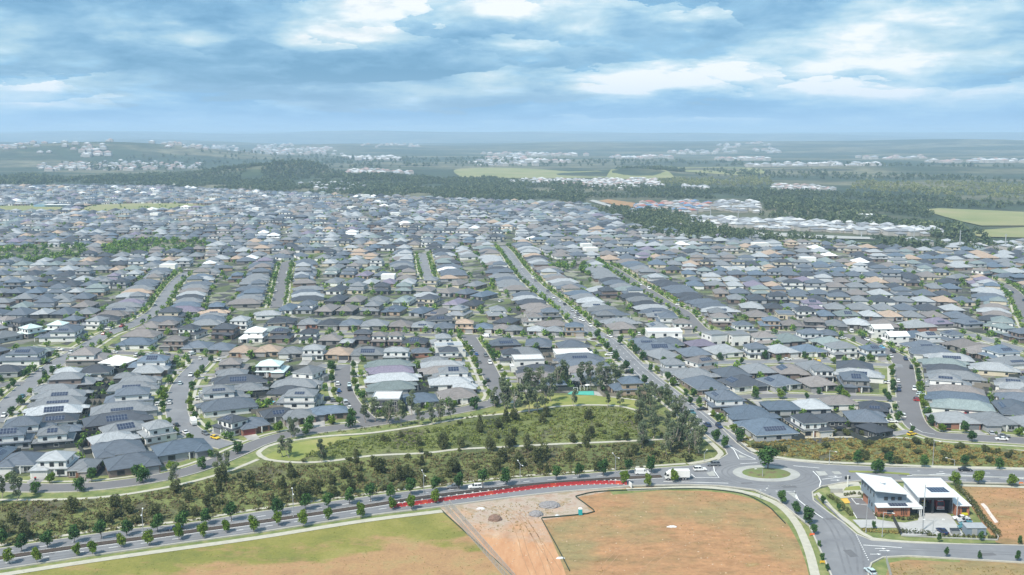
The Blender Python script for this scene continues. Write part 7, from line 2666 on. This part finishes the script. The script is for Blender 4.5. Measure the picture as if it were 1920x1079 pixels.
for px, py, rx2, ry2, h_, m_, lab in ((1030, 949, 3.9, 3.0, .9, M_grav, 'long low heap of grey gravel at the works'), (1005, 966, 2.6, 2.2, .9, M_grav, 'smaller rounded heap of grey gravel at the works'), (928, 975, 2.4, 2.0, 1.1, M_gravd, 'brown heap of spoil beside the chain link fence')):
    x, y = G(px, py)
    mb = MB()
    mb.dome((0, 0, 0), rx2 * .9, ry2 * .9, h_ * 1.5, 30, 10, 0, .06, random.Random(px))
    o = mb.build('spoil_heap' if m_ is M_gravd else 'gravel_heap', m_)
    o.location = (x, y, .05)
    tag(o, lab, 'heap')
for px, py, a_, b2, lab in ((1045, 968.5, .8, .5, 'white bulk bag lying left of the portable toilet'), (901, 955, 1.4, .6, 'white pallet of sacks near the brown spoil heap'), (1260, 989, 1.6, .45, 'pale concrete pit lid in the middle of the earth lot'), (1051, 1048, 1.3, .4, 'white pit cover across the lower silt fence')):
    x, y = G(px, py)
    mb = MB()
    mb.dome((0, 0, 0), a_, b2, .5, 14, 4, 0, .1, random.Random(int(px)))
    o = mb.build('bulk_bag' if 'bag' in lab or 'pallet' in lab else 'pit_cover', M_panelw)
    o.location = (x, y, .05)
    tag(o, lab, 'bag' if 'bag' in lab or 'pallet' in lab else 'pit cover')
# temporary fence on the lower right lot
r = root('temporary_fence', (0, 0, .05))
tag(r, 'pale temporary mesh fence on the lower right lot', 'fence')
A, B_ = Vector((*G(1661, 1054), 0)), Vector((*G(1674, 1100), 0))
mb = MB()
for i in range(8):
    p, q = A.lerp(B_, i / 8), A.lerp(B_, (i + 1) / 8)
    for z_ in (.2, 1.1, 2.0):
        mb.tube(p + Vector((0, 0, z_)), q + Vector((0, 0, z_)), .03, .03, 4)
    for k in range(5):
        u = p.lerp(q, k / 5)
        mb.tube(u + Vector((0, 0, .1)), u + Vector((0, 0, 2.0)), .025, .025, 4)
mb.build('mesh_panel', M_steel, r)
# geotextile strip on the bare lot
sheet('pale_matting', [T(21, 1545, 390), T(21, 1575, 385), T(21, 1610, 420), T(21, 1640, 470), T(21, 1700, 548), T(21, 1670, 555), T(21, 1620, 490), T(21, 1580, 430)], .09, sm('pale_cloth', (.6, .52, .47), .1, .6))
# orange works sign by the right edge, orange and yellow tree guards left of the south road
for (k, a, c_, col, lab) in ((4, 298, 815, (.7, .12, .03), 'orange plastic tree guard at the south road kerb'), (4, 368, 1002, (.7, .42, .03), 'yellow plastic tree guard at the south road kerb'), (4, 1712, 466, (.7, .2, .05), 'orange works sign on the verge at the right edge')):
    x, y = GT(k, a, c_)
    q = MB()
    q.box(-.7, .7, -.04, .04, .25, .8).box(-.7, -.6, -.2, .2, 0, .25).box(.6, .7, -.2, .2, 0, .25)
    o = q.build('works_board', M_wall, None, col)
    o.location = (x, y, .15)
    tag(o, lab, 'works board')
# playground
for i, (a, c_) in enumerate(((835, 458), (905, 432), (968, 430))):
    x, y = GT(22, a, c_)
    r = root('play_equipment', (x, y, .15), R(20 * i))
    tag(r, ('low white climbing frame at the left of the teal surface', 'white swing frame behind the teal surface', 'small roofed play tower behind the teal surface')[i], 'play equipment')
    q = MB()
    for sx_ in (-1, 1):
        for sy in (-1, 1):
            q.tube((sx_ * 1.0, sy * .8, 0), (sx_ * .9, sy * (.15 if i == 1 else .8), 2.2), .07, .07, 6)
    q.tube((-1, 0, 2.2), (1, 0, 2.2), .07, .07, 6)
    q.build('frame', M_white, r)
    if i == 2:
        q = MB()
        q.hip(-1.2, 1.2, -1.0, 1.0, 2.25, .6)
        q.build('roof', M_white, r)
    else:
        MB().box(-.5, .5, -.2, .2, .5, .58).build('seat', M_dark, r)
# swimming pools
M_water = sm('pool_water', (.02, .38, .55), .1, 1.5, .08)
for (k, a, c_, lab) in ((5, 685, 792, 'small turquoise backyard pool beside the large solar roof'), (6, 100, 706, 'blue backyard pool behind the white two-storey house')):
    x, y = GT(k, a, c_)
    r = root('swimming_pool', (x, y, .2), R(80))
    tag(r, lab, 'swimming pool')
    MB().box(-3.2, 3.2, -2, 2, 0, .15).build('coping', M_conc, r)
    MB().box(-2.8, 2.8, -1.6, 1.6, .1, .17).build('water', M_water, r)
# wheelie bins
binb = MB().add([(-.25, -.28, 0), (.25, -.28, 0), (.25, .28, 0), (-.25, .28, 0), (-.3, -.36, 1.0), (.3, -.36, 1.0), (.3, .36, 1.0), (-.3, .36, 1.0)], [(0, 1, 5, 4), (1, 2, 6, 5), (2, 3, 7, 6), (3, 0, 4, 7), (3, 2, 1, 0)]).mesh('bin_body', M_dark)
LID = MB().box(-.32, .32, -.4, .38, 1.0, 1.08)
lidy, lidr = LID.mesh('lid', M_yel), LID.mesh('lid', M_red)
for i, (k, a, c_, col) in enumerate(((1, 240, 440, 'red'), (1, 648, 408, 'yellow'), (1, 1046, 330, 'yellow'), (1, 1056, 330, 'red'), (1, 1213, 276, 'yellow'), (1, 1258, 292, 'red'), (1, 1272, 292, 'yellow'), (4, 1372, 70, 'red'), (4, 1430, 80, 'yellow'))):
    x, y = GT(k, a, c_)
    r = root('wheelie_bin', (x, y, .25), R(10))
    tag(r, f"{col}-lidded wheelie bin outside the creekside houses, {ordn(i + 1)} from left", 'bin', 'wheelie bins at the creekside kerb')
    link('bin_body', binb, r)
    link('lid', lidy if col == 'yellow' else lidr, r)
# ------------------------------------------------------------------ the air
hz = MB()
hz.box(-30000, 30000, -400, 45000, -120, 215)
m = bpy.data.materials.new('haze_air')
m.use_nodes = True
m.node_tree.nodes.clear()
vo = m.node_tree.nodes.new('ShaderNodeVolumePrincipled')
vo.inputs['Color'].default_value = (.58, .78, 1.0, 1)
vo.inputs['Density'].default_value = 0.0001
vo.inputs['Anisotropy'].default_value = 0.0
mo = m.node_tree.nodes.new('ShaderNodeOutputMaterial')
m.node_tree.links.new(vo.outputs[0], mo.inputs['Volume'])
hzo = hz.build('haze', m)
tag(hzo, 'pale blue haze over the far plain', 'haze', None, 'stuff')
